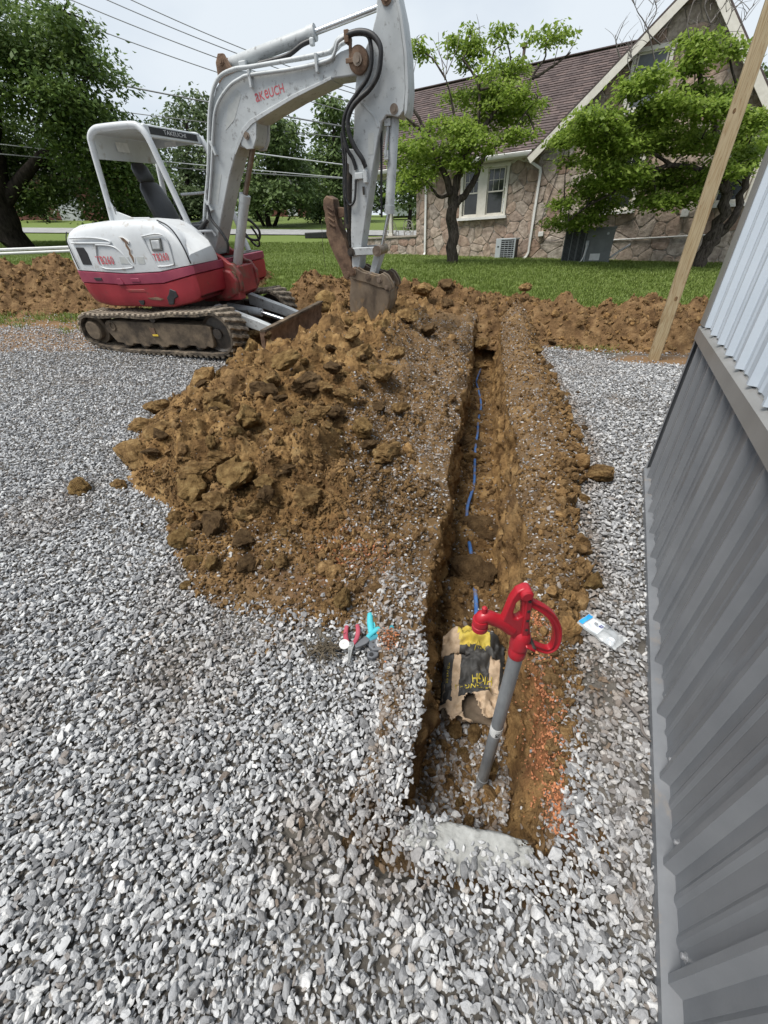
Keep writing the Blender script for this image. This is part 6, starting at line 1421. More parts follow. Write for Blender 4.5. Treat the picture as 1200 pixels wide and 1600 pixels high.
def shrub(x, y, w_, h, m, label, seed, leaf=.22):
    z = float(terr(x, y)); r_ = random.Random(seed); cl = []
    for i in range(7): cl.append((x + r_.uniform(-.6, .6) * w_, y + r_.uniform(-.4, .4) * w_, z + h * r_.uniform(.3, .8), w_ * r_.uniform(.4, .6), h * r_.uniform(.22, .34)))
    e = tag(empty('shrub', (x, y, z)), label, 'shrub'); limbs('stem', [([(x, y, z - .05), (x + r_.uniform(-.2, .2), y, z + h * .3), c[:3]], .05, .02) for c in cl], mat_bark_dark, e, (x, y, z))
    crown(e, cl, 6, 22, .4, leaf, m, origin=(x, y, z), depth=w_ * .5)
shrub(-25.2, 38.6, 1.2, 2.1, leaf_far, 'rounded green shrub beside the front steps of the brick house', 31)
shrub(-4.0, 38, 1.2, 2.4, leaf_far, 'dense green shrub standing at the far side of the road, left of the arm', 32)
shrub(-4.6, 41, 1.0, 3.2, leaf_lime, 'lime green bushy sapling beside the magnolia', 33)
shrub(-9.5, 41, 1.5, 1.9, leaf_far, 'low dark shrub beyond the road to the left of the magnolia stems', 34)
shrub(-14.0, 43, 2.2, 2.2, leaf_pale, 'wide pale shrub behind the seat of the excavator', 35)
shrub(-1.6, 40, 1.6, 2.6, leaf_far, 'dark shrub beyond the road, right behind the excavator arm', 36)
shrub(4.3, 36, 1.3, 2.0, leaf_far, 'dark shrub under the trees beyond the porch', 37)
m_ = np.random.default_rng(5)
cl = [(float(x), float(62 + m_.uniform(-4, 4)), float(terr(x, 62)) + float(m_.uniform(.8, 4.0)), float(m_.uniform(2, 4)), float(m_.uniform(1.2, 2.6))) for x in np.arange(-70, 20, 2.0)]
far_e = crown(None, cl, 1.0, 22, 1.0, .6, leaf_far, depth=2.5); far_e.name = 'distant_woods'; tag(far_e, 'far off line of woods along the horizon', 'woods', kind='stuff')

# ------------------------------------------------------------------ road, houses and wires beyond the lawn
mat_road = mat('pale_worn_asphalt', (.24, .24, .235), (.33, .33, .325), scale=3, rough=.9)
xs = np.arange(-60, 14.5, .5); Xr = np.repeat(xs[:, None], 9, 1); Yr = np.linspace(28.2, 31.4, 9)[None, :] + .02 * (xs[:, None] + 20) * 0 + Xr * -.02
Zr = terr(Xr, Yr) + .035
road = tag(grid_obj('road', Xr, Yr, Zr + .25 * fbm(Xr * .05, Yr * .05, s=4) * sstep(25, 60, Yr), mat_road), kind='structure')
mat_brick = mat('dark_red_brickwork', (.15, .060, .045), (.24, .10, .075), scale=14, rough=.9, stretch=(1, 1, 3))
mat_droof = mat('grey_shingle_roof', (.08, .078, .076), (.13, .127, .122), scale=6, rough=.9)
mat_tin = mat('grey_tin_roof', (.30, .33, .36), (.38, .41, .44), scale=3, rough=.5)
mat_wdoor = mat('white_far_paint', (.60, .61, .62), (.70, .71, .72), scale=2, rough=.6)
def far_window(par, x, y, z, w_, h):
    o = MB().box((x, y, z), (w_ + .3, .12, h + .3)).build('window', mat_wdoor, par); MB().box((x, y - .06, z + h * .25), (w_, .03, h * .46)).build('pane', mat_glass, o); MB().box((x, y - .06, z - h * .25), (w_, .03, h * .46)).build('pane', mat_glass, o); return o
bh = tag(empty('brick_house', (-27.5, 40.5, 3.85), math.radians(4)), 'low red brick house with white windows behind the big maple', 'house')
MB().box((.5, 3.5, 1.3), (15, 7, 3.4)).build('wall', mat_brick, bh)
MB().prism([(-.6, 3.0), (3.5, 5.2), (7.6, 3.0)], -7.6, 8.6, 'x').build('roof', mat_droof, bh)
for x in (-5.2, -2.3, .0, 6.2): far_window(bh, x, -.02, 1.55, .95, 1.35)
d_ = MB().box((3.1, -.04, 1.15), (1.7, .14, 2.5)).build('door_surround', mat_wdoor, bh); MB().box((3.1, -.12, 1.05), (.95, .06, 2.1)).build('door', mat_wdoor, d_)
for k in range(4): MB().box((3.4, -.45 - k * .3, -.05 - k * .15), (2.0, .32, .16)).build('step', mat_tin, bh)
for k in (2.4, 4.4): MB().tube([(k, -1.4, .45), (k, -1.4, -.4)], .03, 6).tube([(k, -.2, 1.1), (k, -1.45, .45)], .03, 6).build('handrail', mat_wdoor, bh)
b2 = tag(empty('brick_house', (-9.2, 56, 4.55), 0), 'small red brick house with a white porch door glimpsed through the magnolia', 'house')
MB().box((0, 3, 1.2), (5, 6, 2.8)).build('wall', mat_brick, b2); MB().prism([(-.5, 2.6), (3, 4.3), (6.5, 2.6)], -2.9, 2.9, 'x').build('roof', mat_droof, b2)
MB().box((.35, -.04, 1.05), (1.1, .1, 2.1)).build('door', mat_wdoor, b2); far_window(b2, -1.5, -.02, 1.3, .8, 1.0)
sd = tag(empty('shed', (3.6, 46, 3.75), .1), 'low shed with a grey tin roof seen across the porch', 'shed')
MB().box((0, 2, .35), (3.0, 3.6, .9)).build('wall', mat_wdoor, sd); MB().prism([(-.3, .75), (2, 1.7), (4.3, .75)], -1.7, 1.7, 'x').build('roof', mat_tin, sd)
mat_wire = mat('dull_power_cable', (.16, .165, .17), (.20, .205, .21), scale=1, rough=.6)
mat_wire_l = mat('bright_power_cable', (.42, .43, .44), (.5, .51, .52), scale=1, rough=.5)
WL = 'overhead cable crossing '
for a, b_, r_, mm, lb in [((-20.51, 19.76, 6.77), (13.8, 20.88, 2.32), .022, mat_wire_l, 'pale overhead cable across the maple, highest of the three low cables'),
    ((-21.18, 19.76, 5.82), (14.24, 20.88, 2.36), .015, mat_wire_l, 'thin overhead cable across the maple, middle one of the three low cables'),
    ((-20.98, 20.25, 5.4), (14.96, 21.4, 2.66), .018, mat_wire, 'dark overhead cable across the maple, lowest of the three low cables'),
    ((-18.94, 29.64, 12.46), (.74, 31.32, 7.19), .02, mat_wire, 'thin sky cable sloping down to the boom, lowest of the four high parallel cables'),
    ((-17.76, 29.64, 12.88), (.31, 31.32, 7.71), .02, mat_wire, 'thin sky cable sloping down to the boom, second lowest of the four high parallel cables'),
    ((-16.15, 30.63, 13.1), (.54, 32.36, 8.27), .02, mat_wire, 'thin sky cable sloping down to the boom, second highest of the four high parallel cables'),
    ((-15.07, 31.62, 13.37), (.33, 33.41, 8.75), .02, mat_wire, 'thin sky cable sloping down to the boom, highest of the four high parallel cables'),
    ((-19.54, 25.69, 9.23), (16.08, 27.14, 3.82), .030, mat_wire, 'thick sky cable running from the maple top down past the tall pale tree'),
    ((-20.58, 32.6, 9.14), (14.42, 34.45, 5.68), .022, mat_wire, 'cable behind the canopy running past the tall pale tree towards the arm')]:
    A_, B_ = Vector(a), Vector(b_); P_ = [A_.lerp(B_, t) + Vector((0, 0, -.9 * 4 * t * (1 - t) + .45)) * .35 for t in np.linspace(0, 1, 25)]
    tag(MB().tube(P_, r_, 6).build('power_line', mm, None, sharp=60), lb, 'power line', 'overhead cables')

# ------------------------------------------------------------------ lawn grass
mat_grass = leaf_mat('lawn_grass', (.11, .165, .030), (.18, .245, .05), (.27, .33, .10), .25)
def tuft(seed, nb, h, spread):
    r_ = random.Random(seed); b_ = MB()
    for _ in range(nb):
        a = r_.uniform(0, 6.283); x, y = r_.gauss(0, spread), r_.gauss(0, spread); hh = h * r_.uniform(.5, 1.2); lx, ly = math.cos(a) * hh * .5, math.sin(a) * hh * .5; wx, wy = -math.sin(a) * .006, math.cos(a) * .006
        b_.add([(x - wx, y - wy, -.01), (x + wx, y + wy, -.01), (x + lx * .4 + wx * .8, y + ly * .4 + wy * .8, hh * .6), (x + lx * .4 - wx * .8, y + ly * .4 - wy * .8, hh * .6), (x + lx, y + ly, hh)], [(0, 1, 2, 3), (3, 2, 4)])
    me = bpy.data.meshes.new('grass_tuft'); me.from_pydata(b_.v, [], b_.f); at = me.attributes.new('tone', 'FLOAT', 'POINT')
    tv = []
    for _ in range(nb): tv += [min(1, max(0, r_.gauss(.5, .25)))] * 5
    at.data.foreach_set('value', tv); me.materials.append(mat_grass); return me
src_grass = source_collection('grass_pieces', [tuft(500 + i, 28, .055, .07) for i in range(8)])
n_ = 42000; gx = NP.uniform(-1, 1, n_); gy = 7.6 + 17 * NP.random(n_) ** 1.3; gx = gx * (gy * 1.0) + .5
okm = (gy > np.interp(gx, [-14, -7, -3.5, -1, 2, 4, 7, 12], [10.6, 10.4, 10.0, 9.6, 9.0, 8.1, 7.6, 7.6]) + .4 * fbm(gx * 1.3, gy * 1.3, s=5))
lx_ = (gx - HX) * math.cos(math.radians(30)) - (gy - HY) * math.sin(math.radians(30)); ly_ = (gx - HX) * math.sin(math.radians(30)) + (gy - HY) * math.cos(math.radians(30))
okm &= ~((ly_ > -.2) & (lx_ > -7.9) & (lx_ < 7.5))
gx, gy = gx[okm], gy[okm]
ex_ = np.concatenate([NP.normal(3.65, .22, 60), NP.uniform(-9, -3.2, 260)]); ey_ = np.concatenate([NP.normal(6.95, .10, 60), 9.0 + NP.normal(0, .5, 260)]); gx = np.concatenate([gx, ex_]); gy = np.concatenate([gy, ey_])
n_ = len(gx); gs = NP.uniform(.7, 1.3, n_) * (1 + .03 * np.maximum(0, gy - 12))
grass = points_instancer('grass', np.stack([gx, gy, terr(gx, gy)], -1), np.stack([0 * gx, 0 * gx, NP.uniform(0, 6.283, n_)], -1), np.stack([gs, gs, gs * NP.uniform(.7, 1.2, n_)], -1), np.zeros(n_), src_grass)
tag(grass, 'short mown green lawn grass around the houses', 'grass')
# ------------------------------------------------------------------ lumps of clay lying on the heap, in the trench and on the gravel
CLODS = [(-2.214, 2.538, -0.015, 0.209, 'o'),
 (-0.205, 1.285, 0.049, 0.108, 'o'),
 (1.013, 1.368, -0.007, 0.127, 'o'),
 (-1.578, 2.074, -0.009, 0.049, 'd'),
 (1.554, 2.406, -0.007, 0.21, 'n'),
 (-2.046, 2.967, 0.0, 0.479, 'n'),
 (-2.406, 4.181, 0.007, 0.25, 'n'),
 (-2.344, 3.766, -0.003, 0.269, 'n'),
 (-1.856, 3.173, 0.13, 0.247, 'n'),
 (-1.98, 2.595, -0.01, 0.155, 'n'),
 (-1.312, 2.039, 0.028, 0.097, 'n'),
 (-1.176, 1.814, 0.031, 0.149, 'o'),
 (-1.063, 1.628, 0.012, 0.112, 'o'),
 (-2.162, 4.927, 0.011, 0.334, 'n'),
 (-1.324, 3.136, 0.308, 0.2, 'o'),
 (-1.372, 3.279, 0.38, 0.227, 'n'),
 (-0.976, 2.856, 0.343, 0.223, 'o'),
 (-0.999, 3.326, 0.409, 0.228, 'd'),
 (-1.231, 2.207, 0.114, 0.251, 'o'),
 (-1.221, 2.309, 0.215, 0.229, 'n'),
 (-0.963, 2.29, 0.173, 0.255, 'o'),
 (-0.649, 2.247, 0.22, 0.199, 'd'),
 (-0.591, 2.425, 0.296, 0.207, 'd'),
 (-1.004, 1.874, 0.079, 0.174, 'd'),
 (-1.139, 2.063, 0.095, 0.112, 'n'),
 (-0.611, 3.406, 0.427, 0.21, 'd'),
 (-0.734, 2.948, 0.484, 0.116, 'd'),
 (-1.012, 2.585, 0.24, 0.119, 'o'),
 (-1.513, 2.858, 0.215, 0.179, 'n'),
 (-0.709, 2.011, 0.191, 0.116, 'd'),
 (-0.525, 1.644, 0.196, 0.074, 'n'),
 (-0.718, 2.413, 0.275, 0.182, 'n'),
 (-1.037, 1.495, -0.002, 0.087, 'o'),
 (-2.033, 7.128, 0.11, 0.65, 'n'),
 (-1.852, 6.142, 0.054, 0.478, 'o'),
 (-1.382, 8.476, 0.31, 0.574, 'o'),
 (-0.824, 7.927, 0.49, 0.532, 'o'),
 (-1.343, 3.126, 0.302, 0.158, 'o'),
 (-2.162, 4.998, 0.013, 0.37, 'n'),
 (-0.626, 3.401, 0.429, 0.232, 'd'),
 (0.177, 3.196, 0.263, 0.146, 'n'),
 (-0.147, 2.785, 0.272, 0.183, 'o'),
 (0.737, 5.797, 0.415, 0.315, 'd'),
 (0.03, 2.524, 0.179, 0.228, 'n'),
 (0.904, 8.411, 0.613, 0.363, 'n'),
 (1.339, 8.111, 0.426, 0.261, 'd'),
 (-1.02, 2.907, 0.314, 0.228, 'o'),
 (-0.776, 2.656, 0.326, 0.166, 'n'),
 (-0.664, 2.343, 0.212, 0.197, 'd'),
 (-0.994, 2.318, 0.183, 0.214, 'o'),
 (2.192, 5.713, 0.116, 0.241, 'n'),
 (2.376, 5.535, -0.063, 0.159, 'd'),
 (2.239, 4.323, -0.031, 0.086, 'd'),
 (2.077, 4.261, -0.033, 0.114, 'n'),
 (2.925, 6.963, -0.029, 0.172, 'd'),
 (1.828, 3.295, -0.014, 0.098, 'd'),
 (1.308, 2.128, -0.011, 0.092, 'n'),
 (1.794, 7.048, -0.452, 0.293, 'n'),
 (1.077, 4.032, -0.498, 0.202, 'd'),
 (0.935, 3.695, -0.496, 0.189, 'n'),
 (0.729, 2.421, -0.52, 0.243, 'd'),
 (1.235, 5.128, -0.539, 0.157, 'n'),
 (1.802, 7.237, -0.11, 0.224, 'n'),
 (0.809, 3.463, -0.167, 0.123, 'd'),
 (0.575, 1.928, -0.508, 0.272, 'd'),
 (0.288, 0.922, -0.447, 0.107, 'n'),
 (0.371, 0.892, -0.445, 0.1, 'n'),
 (0.3, 0.825, -0.454, 0.068, 'o'),
 (0.224, 0.708, -0.4, 0.048, 'd'),
 (0.12, 0.638, -0.364, 0.05, 'n'),
 (0.255, 0.527, -0.272, 0.034, 'n'),
 (0.238, 0.614, -0.364, 0.037, 'o'),
 (0.389, 0.696, -0.283, 0.05, 'o'),
 (-0.281, 3.277, 0.387, 0.194, 'n'),
 (-0.412, 3.697, 0.494, 0.199, 'd'),
 (-0.194, 4.204, 0.481, 0.262, 'n'),
 (0.055, 3.746, 0.403, 0.18, 'n'),
 (-0.828, 3.782, 0.547, 0.237, 'o'),
 (-0.907, 3.504, 0.455, 0.191, 'n'),
 (-0.444, 2.815, 0.399, 0.171, 'n'),
 (-0.333, 2.489, 0.287, 0.176, 'n'),
 (-0.235, 2.142, 0.18, 0.137, 'd'),
 (-0.448, 1.959, 0.211, 0.136, 'n'),
 (-0.766, 1.957, 0.138, 0.153, 'n'),
 (-0.783, 1.705, 0.096, 0.12, 'd'),
 (-0.543, 1.544, 0.085, 0.093, 'n'),
 (-0.887, 1.636, 0.023, 0.105, 'd'),
 (-1.103, 2.495, 0.223, 0.179, 'n'),
 (-0.754, 2.137, 0.209, 0.136, 'o'),
 (-0.709, 4.704, 0.526, 0.259, 'n'),
 (-0.016, 3.201, 0.292, 0.15, 'd'),
 (-0.18, 3.491, 0.371, 0.171, 'd'),
 (0.205, 4.315, 0.44, 0.175, 'n'),
 (-0.267, 4.594, 0.596, 0.237, 'n'),
 (0.093, 5.065, 0.565, 0.244, 'o'),
 (0.448, 5.7, 0.6, 0.254, 'n'),
 (-0.594, 2.82, 0.354, 0.163, 'n'),
 (-1.124, 2.632, 0.308, 0.174, 'n'),
 (-1.023, 2.043, 0.14, 0.142, 'n'),
 (-0.44, 3.316, 0.436, 0.162, 'n'),
 (-0.072, 2.575, 0.235, 0.137, 'd'),
 (6.427, 12.046, 0.515, 0.684, 'n'),
 (7.362, 11.241, 0.345, 0.55, 'n'),
 (4.95, 10.929, 0.39, 0.472, 'n'),
 (2.762, 8.17, 0.637, 0.306, 'n'),
 (2.874, 11.537, 0.564, 0.459, 'n'),
 (1.417, 8.623, 0.704, 0.369, 'd'),
 (1.29, 12.092, 0.734, 0.441, 'n')]
CV = {'n': [clod_mesh('clod', 700 + i, mat_clod, 4, .26, (1, RND.uniform(.7, .95), RND.uniform(.55, .8))) for i in range(6)],
      'o': [clod_mesh('clod', 720 + i, mat_clod_ochre, 4, .24, (1, RND.uniform(.75, .95), RND.uniform(.6, .85))) for i in range(4)],
      'd': [clod_mesh('clod', 740 + i, mat_clod_dark, 4, .26, (1, RND.uniform(.7, .95), RND.uniform(.5, .75))) for i in range(4)]}
CL_HEAP, CL_BANK, CL_FLOOR = 'clods on the soil heap', 'clods along the right bank', 'clods in the trench'
SPECIAL = {0: 'rounded ochre clay clod lying alone on the gravel, left of the heap', 1: 'rough ochre clay clod on the gravel just above the pliers and cutters',
           2: 'wedge shaped ochre clay clod at the foot of the right bank near the plastic packet', 3: 'small dark clod on the gravel between heap and lone ochre clod',
           4: 'flat jutting slab of brown earth sticking out of the right bank onto gravel', 5: 'broad flat slab of brown clay at the far left tip of the heap'}
for i, (x, y, z, w_, k) in enumerate(CLODS):
    if y > 7.6 and z < float(terr(x, y)) + .2: continue
    me = CV[k][i % len(CV[k])]
    o = bpy.data.objects.new('dirt_clod', me); COL.objects.link(o)
    u_, v_ = uv_of(x, y); s_ = w_ * RND.uniform(.95, 1.15) * (1.22 if (i > 5 and u_ < -.3 and w_ > .09) else 1.35 if (-.22 < u_ < .2 and y > 1.2) else 1)
    o.scale = (s_, s_ * RND.uniform(.85, 1.1), s_ * RND.uniform(.75, 1.05)) if i not in (4, 5) else (s_ * 1.2, s_, s_ * .75) if i == 4 else (s_ * .95, s_ * .72, s_ * .5)
    o.rotation_euler = (RND.uniform(-.35, .35), RND.uniform(-.35, .35), RND.uniform(0, 6.28))
    o.location = (x, y, z + s_ * (.16 if i > 5 else .22))
    far_ = y > 7.6
    inT = (-.22 < u_ < .2) and not far_
    if i in SPECIAL: tag(o, SPECIAL[i], 'clod')
    elif far_: tag(o, 'brown clod on top of the long earth bank behind the trench', 'clod', 'clods on the far bank')
    elif inT: tag(o, 'brown clod fallen onto the floor of the trench', 'clod', CL_FLOOR)
    elif u_ >= .2: tag(o, 'brown clod lying along the gravelly bank right of the trench', 'clod', CL_BANK)
    else:
        kn = {'n': 'brown clay clod', 'o': 'pale ochre clay clod', 'd': 'dark brown clod'}[k]
        zn = ('at the lower near edge of the soil heap, beside the gravel' if v_ < 1.75 else 'on the left tongue of the soil heap, away from the trench' if u_ < -1.9 else
              'on the upper heap close to the dozer blade and bucket' if v_ > 4.3 else 'on the shoulder of the heap next to the trench' if u_ > -.9 else 'on the middle of the heap, halfway up' if v_ > 2.7 else 'on the lower middle of the heap')
        tag(o, kn + ' ' + zn, 'clod', kn + 's ' + zn)

# smaller broken lumps that lie loose all over the heap
ids = np.argwhere((Th > .05) & (Th < .72) & (Vh > 1.3) & (Vh < 6.6)); ids = ids[NP.integers(0, len(ids), 120)]
for q_, (a_, c_) in enumerate(ids):
    k = 'nod'[q_ % 3]; me = CV[k][q_ % len(CV[k])]; s_ = float(np.clip(.095 * math.exp(NP.normal(0, .35)), .05, .2)); u_, v_ = Uh[a_, c_], Vh[a_, c_]
    o = bpy.data.objects.new('dirt_clod', me); COL.objects.link(o); o.scale = (s_, s_ * RND.uniform(.8, 1.1), s_ * RND.uniform(.7, 1)); o.rotation_euler = (RND.uniform(-.5, .5), RND.uniform(-.5, .5), RND.uniform(0, 6.28))
    o.location = (Xh[a_, c_], Yh[a_, c_], Zh[a_, c_] + s_ * .22)
    tag(o, {'n': 'small brown', 'o': 'small pale ochre', 'd': 'small dark brown'}[k] + ' clod loose on the '+ ('front slope of the soil heap' if v_ < 2.6 else 'middle slopes of the soil heap' if v_ < 4.4 else 'far end of the soil heap'), 'clod', {'n': 'small brown', 'o': 'small ochre', 'd': 'small dark'}[k] + ' clods on the ' + ('front slope' if v_ < 2.6 else 'middle slopes' if v_ < 4.4 else 'far end') + ' of the heap')

# ------------------------------------------------------------------ timber post
mat_wood = bpy.data.materials.new('yellow_pine'); mat_wood.use_nodes = True
n, l = mat_wood.node_tree.nodes, mat_wood.node_tree.links; b = n['Principled BSDF']; b.inputs['Roughness'].default_value = .75
tc = n.new('ShaderNodeTexCoord'); mp = n.new('ShaderNodeMapping'); mp.inputs['Scale'].default_value = (9, 9, .55); l.new(tc.outputs['Object'], mp.inputs['Vector'])
nz = n.new('ShaderNodeTexNoise'); nz.inputs['Scale'].default_value = 1.6; nz.inputs['Detail'].default_value = 3; nz.inputs['Distortion'].default_value = .6; l.new(mp.outputs['Vector'], nz.inputs['Vector'])
mth = n.new('ShaderNodeMath'); mth.operation = 'MULTIPLY'; mth.inputs[1].default_value = 9; l.new(nz.outputs['Fac'], mth.inputs[0])
fr = n.new('ShaderNodeMath'); fr.operation = 'FRACT'; l.new(mth.outputs[0], fr.inputs[0])
r_ = n.new('ShaderNodeValToRGB'); ramp_set(r_, [(0, (.34, .265, .155)), (.55, (.40, .32, .195)), (.85, (.32, .235, .125)), (1, (.24, .16, .08))]); l.new(fr.outputs[0], r_.inputs['Fac'])
nz2 = n.new('ShaderNodeTexNoise'); nz2.inputs['Scale'].default_value = 60; nz2.inputs['Detail'].default_value = 4; l.new(mp.outputs['Vector'], nz2.inputs['Vector'])
bp = n.new('ShaderNodeBump'); bp.inputs['Strength'].default_value = .25; bp.inputs['Distance'].default_value = .004; l.new(nz2.outputs['Fac'], bp.inputs['Height']); l.new(bp.outputs['Normal'], b.inputs['Normal'])
l.new(r_.outputs['Color'], b.inputs['Base Color'])
mat_knot = mat('dark_wood_knot', (.10, .055, .022), (.20, .12, .05), scale=40, rough=.8)
pz = float(terr(4.16, 6.08))
post = tag(empty('timber_post', (4.16, 6.08, pz - .25), BR), 'tall square yellow pine post standing in earth beyond the metal building', 'post')
PW = .146
MB().box((0, 0, 2.6), (PW, PW, 5.2)).build('timber', mat_wood, post, bev=.006)
# local -x faces away from the building's front, +x towards the camera side
for (x, z, r__) in ((.02, 1.05, .020), (-.03, 2.9, .016), (.015, 3.9, .022), (-.02, 4.35, .018)):
    MB().lathe([(0, 0), (r__, 0), (r__ * .9, .002), (0, .003)], 14, Matrix.Rotation(math.pi / 2, 3, 'Y') @ Matrix.Diagonal((1.6, 1, 1)), (PW / 2 - .001, x, z)).build('knot', mat_knot, post)

# ------------------------------------------------------------------ yard hydrant
mat_hred = mat('glossy_red_enamel', (.36, .012, .022), (.42, .018, .030), scale=8, rough=.34, spec=.5, bump=.10, bscale=70, bdist=.002, dirt=(.22, .10, .07), dscale=16, damt=.30)
mat_pipe = mat('galvanised_pipe', (.22, .235, .25), (.36, .375, .385), scale=14, rough=.48, metal=.45, stretch=(1, 1, .35), dirt=(.26, .20, .14), dscale=12, damt=.34)
hyd = tag(empty('yard_hydrant', (.347, .69, -.47)), 'red headed yard hydrant on a galvanised pipe standing in the trench', 'hydrant')
def HP(x, z, y=.69): return (x - .347, y - .69, z + .47)
MB().tube([HP(.347, -.55), HP(.3565, .05), HP(.362, .47)], .0205, 22).build('standpipe', mat_pipe, hyd, sharp=60)
MB().tube([HP(.3495, -.40), HP(.350, -.345)], .0222, 22).build('coupling', mat_pipe, hyd, sharp=50)
MB().lathe([(.0210, 0), (.0212, .05), (.0210, .0505)], 22, Matrix.Rotation(.014, 3, 'Y'), HP(.3563, .005)).build('paper_label', mat_label, hyd)
text_mesh('lettering', 'M2', .020, mat_black, frame(HP(.354, .028, .69 - .0228), (.0, 0, 1), (-1, 0, 0)), hyd, extrude=.0004)
MB().lathe([(.0235, 0), (.0245, .004), (.0245, .030), (.0225, .034), (.0225, .040), (.0265, .044), (.0265, .085), (.022, .10), (.015, .108)], 24, None, HP(.362, .445)).build('head_casting', mat_hred, hyd, sharp=40)
# cast body: web up to the pivot and the arm to the spout
PO = [(.385, .515), (.378, .560), (.370, .60), (.366, .645), (.363, .70), (.352, .720), (.335, .722), (.320, .712), (.308, .680), (.300, .625), (.296, .604), (.276, .612), (.262, .618), (.258, .596), (.270, .588), (.300, .575), (.322, .556), (.336, .530), (.345, .512)]
PI_ = [(.336, .610), (.346, .622), (.343, .650), (.338, .676), (.331, .682), (.324, .672), (.322, .640), (.326, .615)]
def ringplate(outer, inner, y0, y1):
    # nearest-point bridging of an outline and a hole
    b_ = MB(); no, ni = len(outer), len(inner)
    bm = bmesh.new()
    for yy in (y0, y1):
        vo = [bm.verts.new(HP(p[0], p[1], yy)) for p in outer]; vi = [bm.verts.new(HP(p[0], p[1], yy)) for p in inner]
        eo = [bm.edges.new((vo[i], vo[(i + 1) % no])) for i in range(no)]; ei = [bm.edges.new((vi[i], vi[(i + 1) % ni])) for i in range(ni)]
        bmesh.ops.triangle_fill(bm, use_beauty=True, use_dissolve=False, edges=eo + ei)
        if yy == y0: a_o, a_i = vo, vi
        else:
            for A_, B_, k in ((a_o, vo, no), (a_i, vi, ni)):
                for i in range(k): bm.faces.new((A_[i], A_[(i + 1) % k], B_[(i + 1) % k], B_[i]))
    bmesh.ops.recalc_face_normals(bm, faces=bm.faces)
    me = bpy.data.meshes.new('yoke'); bm.to_mesh(me); bm.free(); return me
o = link_mesh('yoke', ringplate(PO, PI_, .678, .702), mat_hred, hyd); bevel(o, .004, 2)
# the lift rod with its drilled holes, and the pivot
MB().bar(HP(.366, .52, .684), HP(.352, .70, .684), .016, .022, up=(0, 1, 0)).build('lift_bar', mat_hred, hyd, bev=.003)
for k in range(4): MB().lathe([(0, 0), (.0045, 0), (.0045, .0015), (0, .0015)], 10, Matrix.Rotation(math.pi / 2, 3, 'X'), HP(.3635 - k * .0032, .575 + k * .036, .6725)).build('hole', mat_grease, hyd)
MB().lathe([(.0, 0), (.012, 0), (.016, .004), (.016, .036), (.012, .04), (0, .04)], 18, Matrix.Rotation(-math.pi / 2, 3, 'X'), HP(.343, .705, .666)).build('pivot_pin', mat_hred, hyd, sharp=40)
# spout
MB().tube(catmull([HP(.330, .560), HP(.305, .585), HP(.280, .603), HP(.258, .615), HP(.246, .612), HP(.2435, .598)], 6), [.0185] * 12 + [.018] * 8 + [.018] * 11, 18).build('spout', mat_hred, hyd, sharp=50)
MB().lathe([(.0205, 0), (.0215, -.004), (.0215, -.016), (.0195, -.018), (.0195, -.022), (.0215, -.024), (.0215, -.038), (.0165, -.040), (.0165, -.02)], 20, None, HP(.2435, .606)).build('spout_collar', mat_hred, hyd, sharp=40)
MB().tube([HP(.250, .626), HP(.249, .648), HP(.249, .652)], [.008, .007, .003], 10).build('spout_boss', mat_hred, hyd, sharp=40)
# D handle: I section loop
HL = [HP(a, c, .686) for a, c in [(.346, .690), (.362, .668), (.400, .640), (.430, .606), (.452, .560), (.461, .510), (.457, .480), (.440, .471), (.410, .487), (.388, .503)]]
hl_ = catmull(HL, 6); hb = MB(); k = len(hl_); secs = []
for i, p in enumerate(hl_):
    d = (hl_[min(i + 1, k - 1)] - hl_[max(i - 1, 0)]).normalized(); nn = Vector((0, 1, 0)).cross(d).normalized(); yv = Vector((0, 1, 0)); t = i / (k - 1)
    W_, T_ = .0082 + .0028 * math.sin(math.pi * t), .0095
    prof = [(-W_, -T_), (-W_ * .55, -T_), (-W_ * .45, -T_ * .55), (W_ * .45, -T_ * .55), (W_ * .55, -T_), (W_, -T_), (W_, T_), (W_ * .55, T_), (W_ * .45, T_ * .55), (-W_ * .45, T_ * .55), (-W_ * .55, T_), (-W_, T_)]
    secs.append([p + nn * a + yv * c for a, c in prof])
vs = [v for s_ in secs for v in s_]; hb.add(vs, [(i * 12 + j, i * 12 + (j + 1) % 12, (i + 1) * 12 + (j + 1) % 12, (i + 1) * 12 + j) for i in range(k - 1) for j in range(12)] + [tuple(range(11, -1, -1)), tuple((k - 1) * 12 + j for j in range(12))])
hb.build('handle', mat_hred, hyd, bev=.0018)
for yy in (.668, .692): MB().bar(HP(.368, .520, yy), HP(.396, .500, yy), .006, .024, up=(0, 1, 0)).build('handle_link', mat_hred, hyd, bev=.003)
MB().lathe([(0, 0), (.006, 0), (.008, .002), (.008, .036), (.006, .038), (0, .038)], 12, Matrix.Rotation(-math.pi / 2, 3, 'X'), HP(.392, .502, .661)).build('link_pin', mat_grease, hyd, sharp=40)

